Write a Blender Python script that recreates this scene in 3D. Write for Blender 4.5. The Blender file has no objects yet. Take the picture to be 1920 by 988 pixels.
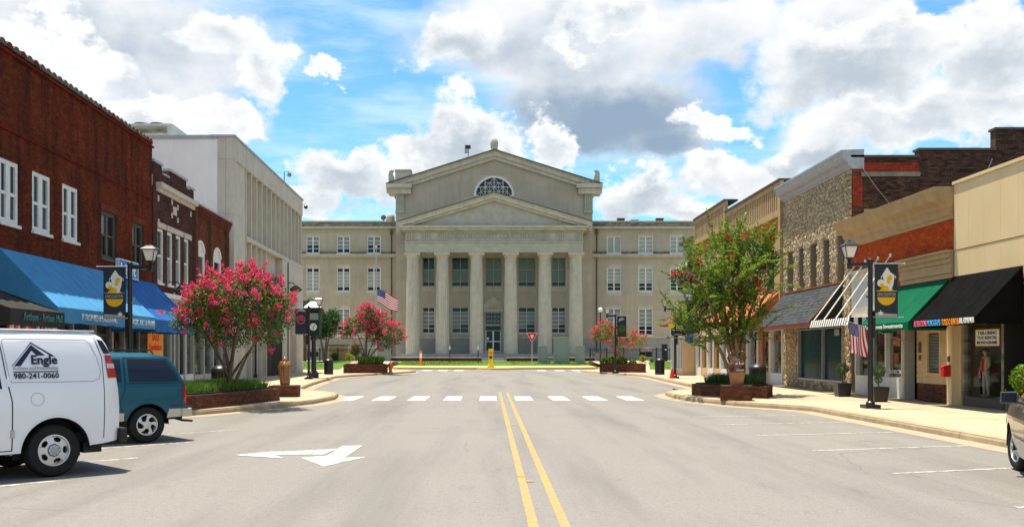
import bpy, bmesh, math, random
import numpy as np
from mathutils import Vector, Matrix

SC = bpy.context.scene
COL = SC.collection
RND = random.Random(11)
NP = np.random.default_rng(5)
rad = math.radians

# ------------------------------------------------------------------ camera
cam_data = bpy.data.cameras.new('camera')
cam = bpy.data.objects.new('camera', cam_data)
COL.objects.link(cam)
cam.location = (0, 0, 1.7)
cam.rotation_euler = (rad(90), 0, 0)
cam_data.sensor_width = 36.0
cam_data.lens = 33.75
cam_data.shift_x = 42 / 1920
cam_data.shift_y = 166 / 1920
cam_data.clip_start = 0.1
cam_data.clip_end = 6000
SC.camera = cam

# ------------------------------------------------------------------ light, exposure
SUN = Vector((-0.158, 0.105, 1.0)).normalized()
SUN_EL = math.asin(SUN.z)
SUN_AZ = math.atan2(SUN.x, SUN.y)
sun_data = bpy.data.lights.new('sun', 'SUN')
sun_data.energy = 4.9
sun_data.angle = rad(0.53)
sun_data.color = (1.0, 0.91, 0.77)
sun = bpy.data.objects.new('sun', sun_data)
COL.objects.link(sun)
sun.rotation_euler = SUN.to_track_quat('Z', 'Y').to_euler()
SC.view_settings.view_transform = 'Standard'
SC.view_settings.look = 'None'
SC.view_settings.exposure = 0.88
SC.view_settings.gamma = 1.0
SC.cycles.max_bounces = 6
SC.cycles.diffuse_bounces = 3
SC.cycles.transparent_max_bounces = 8
try:
    SC.cycles.use_denoising = True
except Exception:
    pass

# ------------------------------------------------------------------ sky with cumulus
def sky_world():
    w = bpy.data.worlds.new('World')
    SC.world = w
    w.use_nodes = True
    nt = w.node_tree
    N, L = nt.nodes, nt.links
    N.clear()
    def new(t, **k):
        n = N.new(t)
        for a, b in k.items():
            setattr(n, a, b)
        return n
    def val(i, v):
        if isinstance(v, (int, float, tuple)):
            i.default_value = v
        else:
            L.new(v, i)
    def m(op, a, b=0.0, c=0.0, clamp=False):
        n = new('ShaderNodeMath', operation=op, use_clamp=clamp)
        val(n.inputs[0], a); val(n.inputs[1], b)
        if op in ('MULTIPLY_ADD', 'SMOOTH_MAX', 'SMOOTH_MIN', 'COMPARE'):
            val(n.inputs[2], c)
        return n.outputs[0]
    def vm(op, a, b=(0, 0, 0), s=None):
        n = new('ShaderNodeVectorMath', operation=op)
        val(n.inputs[0], a)
        if op == 'SCALE':
            val(n.inputs['Scale'], s)
        else:
            val(n.inputs[1], b)
        return n.outputs['Value'] if op in ('LENGTH', 'DOT_PRODUCT') else n.outputs['Vector']
    def smooth(x, a, b, lo=0.0, hi=1.0):
        n = new('ShaderNodeMapRange', interpolation_type='SMOOTHSTEP')
        val(n.inputs[0], x)
        n.inputs[1].default_value = a; n.inputs[2].default_value = b
        n.inputs[3].default_value = lo; n.inputs[4].default_value = hi
        return n.outputs[0]
    def mix(f, a, b):
        n = new('ShaderNodeMix', data_type='RGBA')
        val(n.inputs[0], f)
        for s, v in ((n.inputs[6], a), (n.inputs[7], b)):
            if isinstance(v, tuple):
                s.default_value = (*v, 1)
            else:
                L.new(v, s)
        return n.outputs[2]
    def noise(vec, scale, detail, rough=0.5, lac=2.0, out=0):
        n = new('ShaderNodeTexNoise')
        L.new(vec, n.inputs['Vector'])
        n.inputs['Scale'].default_value = scale
        n.inputs['Detail'].default_value = detail
        n.inputs['Roughness'].default_value = rough
        n.inputs['Lacunarity'].default_value = lac
        return n.outputs[out]
    tc = new('ShaderNodeTexCoord')
    d = tc.outputs['Generated']
    sep = new('ShaderNodeSeparateXYZ'); L.new(d, sep.inputs[0])
    az = m('ARCTAN2', sep.outputs[0], sep.outputs[1])
    el = m('ARCSINE', sep.outputs[2])
    com = new('ShaderNodeCombineXYZ'); L.new(az, com.inputs[0]); L.new(el, com.inputs[1])
    p = com.outputs[0]
    st = vm('MULTIPLY', p, (1.0, 1.3, 1.0))
    w1 = noise(st, 7.0, 9.0, 0.56, 2.1, 1)
    q = vm('ADD', p, vm('SCALE', vm('SUBTRACT', w1, (0.5, 0.5, 0.5)), s=0.105))
    # rounded billows stand out from the heaps
    def billow(scale, ofs):
        n_ = noise(vm('ADD', vm('ADD', st, ofs), vm('SCALE', w1, s=0.03)), scale, 2.0, 0.45)
        return m('ABSOLUTE', m('MULTIPLY_ADD', n_, 2.0, -1.0))
    puff = m('ADD', m('MULTIPLY', billow(26.0, (1.7, 3.3, 0.4)), 0.42), m('ADD', m('MULTIPLY', billow(58.0, (5.1, 1.2, 2.2)), 0.22), m('MULTIPLY', billow(130.0, (2.3, 8.2, 1.1)), 0.10)))
    fine = noise(vm('ADD', st, (9.0, 2.0, 0.0)), 18.0, 9.0, 0.60)
    def pix(x, y):
        u, v = (x - 918) / 1800, (660 - y) / 1800
        a = math.atan(u)
        return a, math.atan(v * math.cos(a))
    def layer(heaps, k, src):
        D = None; G = None
        for x, y, rx, ry, g in heaps:
            a, e = pix(x, y)
            sc = vm('MULTIPLY', vm('SUBTRACT', src, (a, e, 0.0)), (1800.0 / rx * 0.92, 1800.0 / ry * 0.95, 0.0))
            b = m('SUBTRACT', 1.0, vm('LENGTH', sc))
            sp_ = new('ShaderNodeSeparateXYZ'); L.new(sc, sp_.inputs[0])
            low = m('MULTIPLY_ADD', sp_.outputs[1], -0.55, 0.62, clamp=True)      # undersides are greyer than tops
            gg = m('MULTIPLY', m('MULTIPLY', m('MAXIMUM', m('ADD', b, 0.12), 0.0), g), low)
            D = b if D is None else m('SMOOTH_MAX', D, b, k)
            G = gg if G is None else m('SMOOTH_MAX', G, gg, 0.10)
        return D, G
    grey = [(190, 60, 370, 135, 1.1), (330, 130, 190, 70, 0.9), (1060, 60, 340, 130, 1.0), (1130, 200, 235, 105, 2.9), (1240, 255, 120, 62, 2.6),
            (1330, 40, 150, 70, 0.7), (1560, 55, 150, 75, 0.6), (1380, 335, 150, 45, 0.6), (1660, 225, 200, 66, 0.4), (330, 225, 170, 60, 0.6)]
    white = [(490, 115, 60, 72, 0.5), (420, 45, 95, 60, 0.4), (110, 120, 120, 60, .4), (614, 104, 40, 27, 0.3), (640, 350, 118, 68, 0.8), (560, 400, 70, 40, .5), (430, 235, 62, 52, 0.4), (290, 215, 100, 42, 0.5),
             (850, 272, 92, 78, 0.8), (770, 335, 62, 58, 0.7), (945, 300, 60, 60, .7), (860, 70, 100, 72, .7), (1365, 224, 75, 36, 0.3), (1590, 125, 175, 78, 0.8),
             (1710, 90, 85, 62, .5), (1690, 225, 175, 62, 0.6), (1860, 95, 85, 105, 0.6), (1890, 215, 110, 70, .5), (1530, 285, 85, 48, .8), (1330, 330, 70, 40, .5),
             (1180, 372, 86, 56, 0.8), (1250, 398, 80, 42, .6), (1035, 265, 40, 60, .5), (1150, 40, 120, 40, .5)]
    DA, GA = layer(grey, 0.16, q)
    w3 = noise(vm('ADD', st, (4.4, 0.7, 6.1)), 12.0, 10.0, 0.62, 2.1, 1)
    qb = vm('ADD', q, vm('SCALE', vm('SUBTRACT', w3, (0.5, 0.5, 0.5)), s=0.11))
    DB, GB = layer(white, 0.16, qb)
    DA = m('ADD', DA, m('MULTIPLY_ADD', puff, 0.22, -0.05)); DB = m('ADD', DB, m('MULTIPLY_ADD', puff, 0.40, -0.12))
    # the same kind of clouds go on over the rest of the sky
    gen = m('MULTIPLY', m('SUBTRACT', noise(d, 2.6, 8.0, 0.56), 0.47), 3.2)
    inframe = m('MULTIPLY', m('MULTIPLY', smooth(az, -0.62, -0.5), smooth(az, 0.66, 0.54)), smooth(el, 0.46, 0.36))
    DA = m('MAXIMUM', DA, m('SUBTRACT', gen, m('MULTIPLY', inframe, 4.0)))
    alpha_a = smooth(DA, 0.0, 0.40)
    alpha_b = smooth(DB, -0.06, 0.30)
    up = vm('ADD', p, (-0.014, 0.030, 0.0))
    n0 = noise(vm('MULTIPLY', p, (1.0, 1.3, 1.0)), 11.0, 7.0, 0.55)
    n1 = noise(vm('MULTIPLY', up, (1.0, 1.3, 1.0)), 11.0, 7.0, 0.55)
    relief = m('MULTIPLY', m('SUBTRACT', n1, n0), 1.5)
    soft = m('ADD', relief, m('MULTIPLY', m('SUBTRACT', fine, 0.5), 0.30))
    dark_a = m('ADD', m('ADD', m('MULTIPLY', GA, 0.95), m('MULTIPLY', smooth(gen, 0.2, 0.9), m('SUBTRACT', 0.35, m('MULTIPLY', inframe, 0.35)))), soft)
    dark_b = m('ADD', m('SUBTRACT', m('MULTIPLY', GB, 2.6), m('MULTIPLY', puff, 0.5)), soft)
    dark_a = smooth(dark_a, -0.25, 1.5); dark_b = smooth(dark_b, -0.2, 1.5)
    cloud_a = mix(dark_a, (7.5, 7.6, 7.7), (2.3, 3.15, 4.15))
    cloud_b = mix(dark_b, (8.3, 8.3, 8.2), (3.9, 4.5, 5.1))
    sky = new('ShaderNodeTexSky', sky_type='NISHITA')
    sky.sun_disc = False
    sky.sun_elevation = SUN_EL
    sky.sun_rotation = SUN_AZ
    sky.air_density = 1.0; sky.dust_density = 0.6; sky.ozone_density = 2.0
    tint = new('ShaderNodeMix', data_type='RGBA', blend_type='MULTIPLY')
    tint.inputs[0].default_value = 1.0
    L.new(sky.outputs[0], tint.inputs[6]); tint.inputs[7].default_value = (0.80, 1.34, 1.52, 1)
    # thin veils between the heaps
    veil = noise(vm('MULTIPLY', p, (0.9, 4.0, 1.0)), 7.0, 8.0, 0.6)
    vl = m('MULTIPLY', smooth(veil, 0.40, 0.72), 0.6)
    blue = mix(vl, tint.outputs[2], (6.0, 7.4, 8.4))
    col = mix(alpha_b, mix(alpha_a, blue, cloud_a), cloud_b)
    bg = new('ShaderNodeBackground'); bg.inputs[1].default_value = 0.075
    L.new(col, bg.inputs[0])
    out = new('ShaderNodeOutputWorld'); L.new(bg.outputs[0], out.inputs[0])
    w.cycles.sampling_method = 'MANUAL'
    w.cycles.sample_map_resolution = 512
sky_world()

# ------------------------------------------------------------------ mesh and object helpers
class MB:
    """collects faces; fr maps local coordinates to the world"""
    def __init__(s, fr=None):
        s.v, s.f, s.m, s.fr, s.mi = [], [], [], fr, 0
    def add(s, vs, fs):
        n = len(s.v)
        if s.fr:
            vs = [s.fr(*p) for p in vs]
        s.v += [tuple(p) for p in vs]
        s.f += [tuple(i + n for i in f) for f in fs]
        s.m += [s.mi] * len(fs)
        return s
    def box(s, x0, x1, y0, y1, z0, z1):
        vs = [(x, y, z) for z in (z0, z1) for y in (y0, y1) for x in (x0, x1)]
        return s.add(vs, [(0, 2, 3, 1), (4, 5, 7, 6), (0, 1, 5, 4), (2, 6, 7, 3), (0, 4, 6, 2), (1, 3, 7, 5)])
    def cbox(s, c, d, rz=0.0):
        ca, sa = math.cos(rz), math.sin(rz)
        vs = []
        for z in (-.5, .5):
            for y in (-.5, .5):
                for x in (-.5, .5):
                    a, b = x * d[0], y * d[1]
                    vs.append((c[0] + a * ca - b * sa, c[1] + a * sa + b * ca, c[2] + z * d[2]))
        return s.add(vs, [(0, 2, 3, 1), (4, 5, 7, 6), (0, 1, 5, 4), (2, 6, 7, 3), (0, 4, 6, 2), (1, 3, 7, 5)])
    def hexa(s, a, b):
        """two quads a and b (4 points each) joined into a solid"""
        return s.add(list(a) + list(b), [(0, 1, 2, 3), (7, 6, 5, 4), (0, 4, 5, 1), (1, 5, 6, 2), (2, 6, 7, 3), (3, 7, 4, 0)])
    def poly(s, pts):
        return s.add(pts, [tuple(range(len(pts)))])
    def prism(s, pa, pb):
        n = len(pa)
        fs = [tuple(range(n)), tuple(range(2 * n - 1, n - 1, -1))]
        fs += [(i, (i + 1) % n, n + (i + 1) % n, n + i) for i in range(n)]
        return s.add(list(pa) + list(pb), fs)
    def zprism(s, pts, z0, z1):
        return s.prism([(x, y, z0) for x, y in pts], [(x, y, z1) for x, y in pts])
    def yprism(s, pts, y0, y1):
        return s.prism([(x, y0, z) for x, z in pts], [(x, y1, z) for x, z in pts])
    def xprism(s, pts, x0, x1):
        return s.prism([(x0, y, z) for y, z in pts], [(x1, y, z) for y, z in pts])
    def lathe(s, prof, n=16, c=(0, 0, 0), axis='z', cap=True, mod=None):
        vs, fs = [], []
        for r, h in prof:
            for i in range(n):
                a = 2 * math.pi * i / n
                rr = r * (mod(a, h) if mod else 1)
                x, y = rr * math.cos(a), rr * math.sin(a)
                if axis == 'z': vs.append((c[0] + x, c[1] + y, c[2] + h))
                elif axis == 'y': vs.append((c[0] + x, c[1] + h, c[2] + y))
                else: vs.append((c[0] + h, c[1] + x, c[2] + y))
        for k in range(len(prof) - 1):
            for i in range(n):
                j = (i + 1) % n
                fs.append((k * n + i, k * n + j, (k + 1) * n + j, (k + 1) * n + i))
        if cap:
            fs.append(tuple(range(n))[::-1]); fs.append(tuple(range((len(prof) - 1) * n, len(prof) * n)))
        return s.add(vs, fs)
    def tube(s, pts, rads, n=6):
        pts = [Vector(p) for p in pts]
        if not isinstance(rads, (list, tuple)): rads = [rads] * len(pts)
        vs, fs = [], []
        for k, p in enumerate(pts):
            t = (pts[min(k + 1, len(pts) - 1)] - pts[max(k - 1, 0)]).normalized()
            a = t.cross(Vector((0, 0, 1)) if abs(t.z) < 0.9 else Vector((1, 0, 0))).normalized()
            b = t.cross(a)
            for i in range(n):
                an = 2 * math.pi * i / n
                vs.append(tuple(p + (a * math.cos(an) + b * math.sin(an)) * rads[k]))
        for k in range(len(pts) - 1):
            for i in range(n):
                j = (i + 1) % n
                fs.append((k * n + i, k * n + j, (k + 1) * n + j, (k + 1) * n + i))
        fs.append(tuple(range(n))[::-1]); fs.append(tuple(range((len(pts) - 1) * n, len(pts) * n)))
        return s.add(vs, fs)
    def ball(s, c, r, nu=10, nv=6, sq=(1, 1, 1)):
        vs, fs = [], []
        for j in range(1, nv):
            t = math.pi * j / nv
            for i in range(nu):
                a = 2 * math.pi * i / nu
                vs.append((c[0] + r * sq[0] * math.sin(t) * math.cos(a), c[1] + r * sq[1] * math.sin(t) * math.sin(a), c[2] + r * sq[2] * math.cos(t)))
        top = len(vs); vs.append((c[0], c[1], c[2] + r * sq[2])); vs.append((c[0], c[1], c[2] - r * sq[2]))
        for j in range(nv - 2):
            for i in range(nu):
                k = (i + 1) % nu
                fs.append((j * nu + i, (j + 1) * nu + i, (j + 1) * nu + k, j * nu + k))
        for i in range(nu):
            k = (i + 1) % nu
            fs.append((top, i, k)); fs.append((top + 1, (nv - 2) * nu + k, (nv - 2) * nu + i))
        return s.add(vs, fs)
    def build(s, name, mats, parent=None, smooth=False, kind=None, recalc=True, bevel=0):
        me = bpy.data.meshes.new(name)
        me.from_pydata(s.v, [], s.f)
        if not isinstance(mats, (list, tuple)): mats = [mats]
        for m in mats: me.materials.append(m)
        if len(mats) > 1:
            me.polygons.foreach_set('material_index', s.m)
        if recalc:
            bm = bmesh.new(); bm.from_mesh(me)
            if smooth: bmesh.ops.remove_doubles(bm, verts=bm.verts, dist=1e-5)
            bmesh.ops.recalc_face_normals(bm, faces=bm.faces)
            bm.to_mesh(me); bm.free()
        if smooth:
            me.polygons.foreach_set('use_smooth', [True] * len(me.polygons))
            if smooth != 'all':
                try: me.set_sharp_from_angle(angle=rad(40))
                except Exception: pass
        o = bpy.data.objects.new(name, me)
        if bevel:
            b = o.modifiers.new('bevel', 'BEVEL'); b.width = bevel; b.segments = 2; b.limit_method = 'ANGLE'
        return link(o, parent, kind)

ROOTLOC = {}
def link(o, parent=None, kind=None):
    COL.objects.link(o)
    if parent is not None:
        o.parent = parent
        l = ROOTLOC.get(parent.name)
        if l is not None:
            o.matrix_parent_inverse = Matrix.Translation(-Vector(l))
    if kind: o['kind'] = kind
    return o
def mesh_np(name, V, F, mats, parent=None, kind=None, smooth=False):
    me = bpy.data.meshes.new(name)
    V = np.asarray(V, np.float32); F = np.asarray(F, np.int32)
    me.vertices.add(len(V)); me.vertices.foreach_set('co', V.ravel())
    k = F.shape[1]
    me.loops.add(F.size); me.loops.foreach_set('vertex_index', F.ravel())
    me.polygons.add(len(F))
    me.polygons.foreach_set('loop_start', np.arange(0, F.size, k, dtype=np.int32))
    me.polygons.foreach_set('loop_total', np.full(len(F), k, np.int32))
    me.update(calc_edges=True)
    if not isinstance(mats, (list, tuple)): mats = [mats]
    for m in mats: me.materials.append(m)
    me.polygons.foreach_set('use_smooth', [bool(smooth)] * len(F))
    return link(bpy.data.objects.new(name, me), parent, kind)
def tag(o, label, cat, group=None):
    o['label'] = label; o['category'] = cat
    if group: o['group'] = group
    return o
def thing(name, label, cat, loc=(0, 0, 0), group=None):
    o = bpy.data.objects.new(name, None)
    o.empty_display_size = 0.3
    COL.objects.link(o); o.location = loc
    ROOTLOC[o.name] = tuple(loc)
    return tag(o, label, cat, group)
def copy_tree(o, parent=None):
    c = o.copy(); COL.objects.link(c)
    if parent is not None: c.parent = parent
    for ch in o.children: copy_tree(ch, c)
    return c
def dup(o, loc, rz=0.0, label=None, scale=1.0):
    c = copy_tree(o)
    c.location = loc; c.rotation_euler = (0, 0, rz); c.scale = (scale,) * 3
    if label: c['label'] = label
    return c
def inst(name, me, parent, loc, scale=(1, 1, 1), rz=0.0):
    o = bpy.data.objects.new(name, me)
    link(o, parent)
    o.location = loc; o.scale = scale; o.rotation_euler = (0, 0, rz)
    return o

# reading a place off the street: pixel of the photograph at a known distance
def XP(px, Y): return (px - 918) / 1800 * Y
def ZP(py, Y): return 1.7 + (660 - py) / 1800 * Y
def GY(py): return 3060 / (py - 660)
def SL(px): return -12.498 / ((px - 918) / 1800 + 0.027)
def SR(px): return 13.7 / ((px - 918) / 1800)
def LF(s, t, z): return (-12.498 - 0.027 * s + t, s + 0.027 * t, z)
def RF(s, t, z): return (13.7 - t, s, z)
def FF(Y0):
    return lambda x, t, z: (x, Y0 - t, z)

# ------------------------------------------------------------------ materials
def mat(name, c, rough=0.8, c2=None, ns=3.0, bump=0.0, bs=40.0, island=0.0, orand=0.0, metal=0.0, spec=0.18,
        stretch=(1, 1, 1), streak=None, sstr=0.6, coat=0.0, trans=0.0, emit=None, hue=0.0, lo=.35, hi=.68):
    m = bpy.data.materials.new(name); m.use_nodes = True
    nt = m.node_tree; N, L = nt.nodes, nt.links
    b = N['Principled BSDF']
    b.inputs['Roughness'].default_value = rough
    b.inputs['Metallic'].default_value = metal
    b.inputs['Specular IOR Level'].default_value = spec
    if coat:
        b.inputs['Coat Weight'].default_value = coat; b.inputs['Coat Roughness'].default_value = 0.06
    col = None
    tc = N.new('ShaderNodeTexCoord')
    def noise(scale, detail, vec_scale=(1, 1, 1), rough=.55):
        mp = N.new('ShaderNodeMapping'); mp.inputs['Scale'].default_value = vec_scale
        L.new(tc.outputs['Object'], mp.inputs[0])
        n = N.new('ShaderNodeTexNoise'); n.inputs['Scale'].default_value = scale; n.inputs['Detail'].default_value = detail
        n.inputs['Roughness'].default_value = rough
        L.new(mp.outputs[0], n.inputs['Vector'])
        return n.outputs[0]
    def mixc(f, a, bb, mode='MIX'):
        x = N.new('ShaderNodeMix'); x.data_type = 'RGBA'; x.blend_type = mode
        if isinstance(f, float): x.inputs[0].default_value = f
        else: L.new(f, x.inputs[0])
        for s, v in ((x.inputs[6], a), (x.inputs[7], bb)):
            if isinstance(v, tuple): s.default_value = (*v, 1)
            else: L.new(v, s)
        return x.outputs[2]
    def rng(v, a, bb, lo_, hi_):
        r = N.new('ShaderNodeMapRange'); L.new(v, r.inputs[0])
        r.inputs[1].default_value = a; r.inputs[2].default_value = bb; r.inputs[3].default_value = lo_; r.inputs[4].default_value = hi_
        return r.outputs[0]
    col = tuple(c)
    if c2: col = mixc(rng(noise(ns, 7, stretch), lo, hi, 0, 1), tuple(c), tuple(c2))
    if island or orand or hue:
        if orand:
            src = N.new('ShaderNodeObjectInfo').outputs['Random']; amt = orand
        else:
            src = N.new('ShaderNodeNewGeometry').outputs['Random Per Island']; amt = island
        hs = N.new('ShaderNodeHueSaturation')
        if isinstance(col, tuple): hs.inputs['Color'].default_value = (*col, 1)
        else: L.new(col, hs.inputs['Color'])
        L.new(rng(src, 0, 1, 1 - amt, 1 + amt), hs.inputs['Value'])
        if hue:
            mu = N.new('ShaderNodeMath'); mu.operation = 'FRACT'
            m2 = N.new('ShaderNodeMath'); m2.operation = 'MULTIPLY'; L.new(src, m2.inputs[0]); m2.inputs[1].default_value = 17.31
            L.new(m2.outputs[0], mu.inputs[0])
            L.new(rng(mu.outputs[0], 0, 1, .5 - hue, .5 + hue), hs.inputs['Hue'])
        col = hs.outputs[0]
    if streak:
        f = rng(noise(1.0, 6, (2.3, 2.3, .28), .62), .47, .70, 0, sstr)
        col = mixc(f, col, tuple(streak))
    if isinstance(col, tuple): b.inputs['Base Color'].default_value = (*col, 1)
    else: L.new(col, b.inputs['Base Color'])
    if bump:
        bp = N.new('ShaderNodeBump'); bp.inputs['Strength'].default_value = bump; bp.inputs['Distance'].default_value = 0.02
        L.new(noise(bs, 5), bp.inputs['Height']); L.new(bp.outputs[0], b.inputs['Normal'])
    if trans:
        t = N.new('ShaderNodeBsdfTranslucent'); mx = N.new('ShaderNodeMixShader'); mx.inputs[0].default_value = trans
        if isinstance(col, tuple): t.inputs[0].default_value = (*col, 1)
        else: L.new(col, t.inputs[0])
        out = N['Material Output']
        L.new(b.outputs[0], mx.inputs[1]); L.new(t.outputs[0], mx.inputs[2]); L.new(mx.outputs[0], out.inputs[0])
    if emit:
        b.inputs['Emission Color'].default_value = (*c, 1); b.inputs['Emission Strength'].default_value = emit
    return m
def glass_clear(name, tint=(.95, .97, .95), refl=.16):
    m = bpy.data.materials.new(name); m.use_nodes = True
    nt = m.node_tree; N, L = nt.nodes, nt.links; N.clear()
    t = N.new('ShaderNodeBsdfTransparent'); t.inputs[0].default_value = (*tint, 1)
    g = N.new('ShaderNodeBsdfGlossy'); g.inputs['Roughness'].default_value = .03; g.inputs[0].default_value = (.9, .95, .95, 1)
    f = N.new('ShaderNodeFresnel'); f.inputs[0].default_value = 1.18
    a = N.new('ShaderNodeMath'); a.operation = 'ADD'; L.new(f.outputs[0], a.inputs[0]); a.inputs[1].default_value = refl * .1
    mx = N.new('ShaderNodeMixShader'); L.new(a.outputs[0], mx.inputs[0]); L.new(t.outputs[0], mx.inputs[1]); L.new(g.outputs[0], mx.inputs[2])
    o = N.new('ShaderNodeOutputMaterial'); L.new(mx.outputs[0], o.inputs[0])
    return m

M = {}
def road_mat():
    m = bpy.data.materials.new('asphalt'); m.use_nodes = True
    nt = m.node_tree; N, L = nt.nodes, nt.links; b = N['Principled BSDF']
    b.inputs['Roughness'].default_value = .88; b.inputs['Specular IOR Level'].default_value = .25
    tc = N.new('ShaderNodeTexCoord')
    def noise(s, d, sc=(1, 1, 1), r=.6):
        mp = N.new('ShaderNodeMapping'); mp.inputs['Scale'].default_value = sc; L.new(tc.outputs['Object'], mp.inputs[0])
        n = N.new('ShaderNodeTexNoise'); n.inputs['Scale'].default_value = s; n.inputs['Detail'].default_value = d; n.inputs['Roughness'].default_value = r
        L.new(mp.outputs[0], n.inputs[0]); return n.outputs[0]
    def rng(v, a, bb, lo, hi):
        r = N.new('ShaderNodeMapRange'); L.new(v, r.inputs[0])
        for i, x in zip((1, 2, 3, 4), (a, bb, lo, hi)): r.inputs[i].default_value = x
        return r.outputs[0]
    def mixc(f, a, bb, mode='MIX'):
        x = N.new('ShaderNodeMix'); x.data_type = 'RGBA'; x.blend_type = mode
        if isinstance(f, float): x.inputs[0].default_value = f
        else: L.new(f, x.inputs[0])
        for s, v in ((x.inputs[6], a), (x.inputs[7], bb)):
            if isinstance(v, tuple): s.default_value = (*v, 1)
            else: L.new(v, s)
        return x.outputs[2]
    c = mixc(rng(noise(.45, 8, r=.68), .3, .75, 0, 1), (.188, .176, .157), (.153, .143, .128))
    c = mixc(rng(noise(38, 5, r=.7), .34, .66, 0, .8), c, (.275, .258, .228), 'MIX')
    c = mixc(rng(noise(14, 5, r=.7), .50, .68, 0, .45), c, (.11, .103, .093))
    c = mixc(rng(noise(120, 2), .56, .64, 0, .6), c, (.085, .082, .08))
    c = mixc(rng(noise(95, 2, (1, 1, 1)), .66, .72, 0, .7), c, (.45, .43, .4))
    # worn darker wheel tracks and oil drips along the lanes
    c = mixc(rng(noise(1.0, 6, (.75, .06, 1)), .47, .68, 0, .55), c, (.115, .107, .098))
    c = mixc(rng(noise(1.6, 5, (1.0, .35, 1)), .62, .76, 0, .5), c, (.095, .09, .085))
    vo = N.new('ShaderNodeTexVoronoi'); vo.feature = 'DISTANCE_TO_EDGE'; vo.inputs['Scale'].default_value = .19
    mp = N.new('ShaderNodeMapping'); L.new(tc.outputs['Object'], mp.inputs[0])
    ad = N.new('ShaderNodeMix'); ad.data_type = 'VECTOR'; ad.inputs[0].default_value = .22
    nn = N.new('ShaderNodeTexNoise'); nn.inputs['Scale'].default_value = 1.2; nn.inputs['Detail'].default_value = 6; L.new(tc.outputs['Object'], nn.inputs[0])
    L.new(mp.outputs[0], ad.inputs[4]); L.new(nn.outputs[1], ad.inputs[5]); L.new(ad.outputs[1], vo.inputs['Vector'])
    crack = rng(vo.outputs['Distance'], .0, .0026, .75, 0)
    mk = N.new('ShaderNodeMath'); mk.operation = 'MULTIPLY'; L.new(crack, mk.inputs[0]); L.new(rng(noise(.22, 3), .52, .6, 0, .8), mk.inputs[1])
    c = mixc(mk.outputs[0], c, (.07, .07, .068))
    L.new(c, b.inputs['Base Color'])
    bp = N.new('ShaderNodeBump'); bp.inputs['Strength'].default_value = .5; bp.inputs['Distance'].default_value = .01
    L.new(noise(90, 3), bp.inputs['Height']); L.new(bp.outputs[0], b.inputs['Normal'])
    return m
def paint_mat(name, c, wear, under=(.2, .19, .175), cut=.62):
    m = mat(name, c, .7)
    nt = m.node_tree; N, L = nt.nodes, nt.links; b = N['Principled BSDF']
    tc = N.new('ShaderNodeTexCoord')
    n = N.new('ShaderNodeTexNoise'); n.inputs['Scale'].default_value = 9; n.inputs['Detail'].default_value = 9; n.inputs['Roughness'].default_value = .72
    L.new(tc.outputs['Object'], n.inputs[0])
    r = N.new('ShaderNodeMapRange'); L.new(n.outputs[0], r.inputs[0]); r.inputs[1].default_value = cut - .12; r.inputs[2].default_value = cut; r.inputs[3].default_value = 0; r.inputs[4].default_value = wear
    x = N.new('ShaderNodeMix'); x.data_type = 'RGBA'; L.new(r.outputs[0], x.inputs[0]); x.inputs[6].default_value = (*c, 1); x.inputs[7].default_value = (*under, 1)
    L.new(x.outputs[2], b.inputs['Base Color'])
    return m
M['road'] = road_mat()
M['white_paint'] = paint_mat('road_paint_white', (.64, .63, .585), .8, cut=.58)
M['faded_paint'] = paint_mat('road_paint_faded', (.52, .49, .44), .9, cut=.55)
M['yellow_paint'] = paint_mat('road_paint_yellow', (.56, .29, .045), .92, (.28, .215, .14), cut=.53)
M['kerb_yellow'] = mat('kerb_paint_yellow', (.66, .47, .12), .7, (.55, .43, .2), 3, .2)
M['concrete'] = mat('pavement_concrete', (.45, .355, .238), .9, (.38, .298, .20), 2.2, .25, 60, orand=.07)
M['kerb'] = mat('kerb_concrete', (.40, .305, .19), .9, (.29, .22, .14), 4, .3, 50, orand=.09)
M['gutter'] = mat('gutter_concrete', (.37, .295, .20), .9, (.29, .24, .17), 2.5, .25, 50)
M['joint'] = mat('pavement_bed', (.17, .14, .105), .95)
M['ground'] = mat('ground_earth', (.16, .15, .11), .95, (.09, .11, .06), .3)
M['grass'] = mat('lawn_green', (.095, .17, .025), .9, (.06, .115, .02), 1.2, .5, 60)
M['blade'] = mat('grass_blade', (.10, .19, .03), .8, island=.35, hue=.02, trans=.3)
M['brick_orange'] = mat('brick_orange_red', (.150, .028, .010), .85, (.095, .020, .008), 1.2, .25, 90, island=.24, hue=.012, streak=(.018, .009, .007), sstr=1.0, spec=.05)
M['brick_plum'] = mat('brick_dark_plum', (.085, .034, .028), .85, (.055, .024, .024), 1.5, .25, 90, island=.26, hue=.015, spec=.08)
M['brick_rust'] = mat('brick_rust', (.17, .046, .019), .85, (.10, .032, .015), 1.5, .25, 90, island=.26, hue=.012, streak=(.03, .014, .01), sstr=.6, spec=.08)
M['brick_dark'] = mat('brick_old_brown', (.115, .058, .037), .9, (.06, .034, .026), 1.2, .3, 90, island=.5, hue=.02, streak=(.035, .02, .016), sstr=.55, spec=.08)
M['brick_red'] = mat('brick_red_front', (.47, .074, .014), .85, (.40, .062, .013), 1.0, .25, 90, island=.16, hue=.008, streak=(.2, .045, .015), sstr=.25, spec=.08)
M['brick_patch'] = mat('brick_painted_red', (.36, .055, .028), .85, (.24, .04, .022), 3, .25, 90, island=.2, spec=.08)
M['brick_orange_pale'] = mat('brick_pale_orange', (.52, .19, .05), .85, (.42, .15, .05), 2, .25, 90, island=.2, spec=.08)
M['brick_planter'] = mat('brick_planter', (.145, .055, .032), .85, (.085, .035, .022), 5, .3, 90, island=.35, orand=.0, hue=.012)
M['brick_single'] = mat('brick_single', (.115, .058, .037), .9, (.07, .036, .026), 3, .3, 90, orand=.5, hue=.02)
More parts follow.
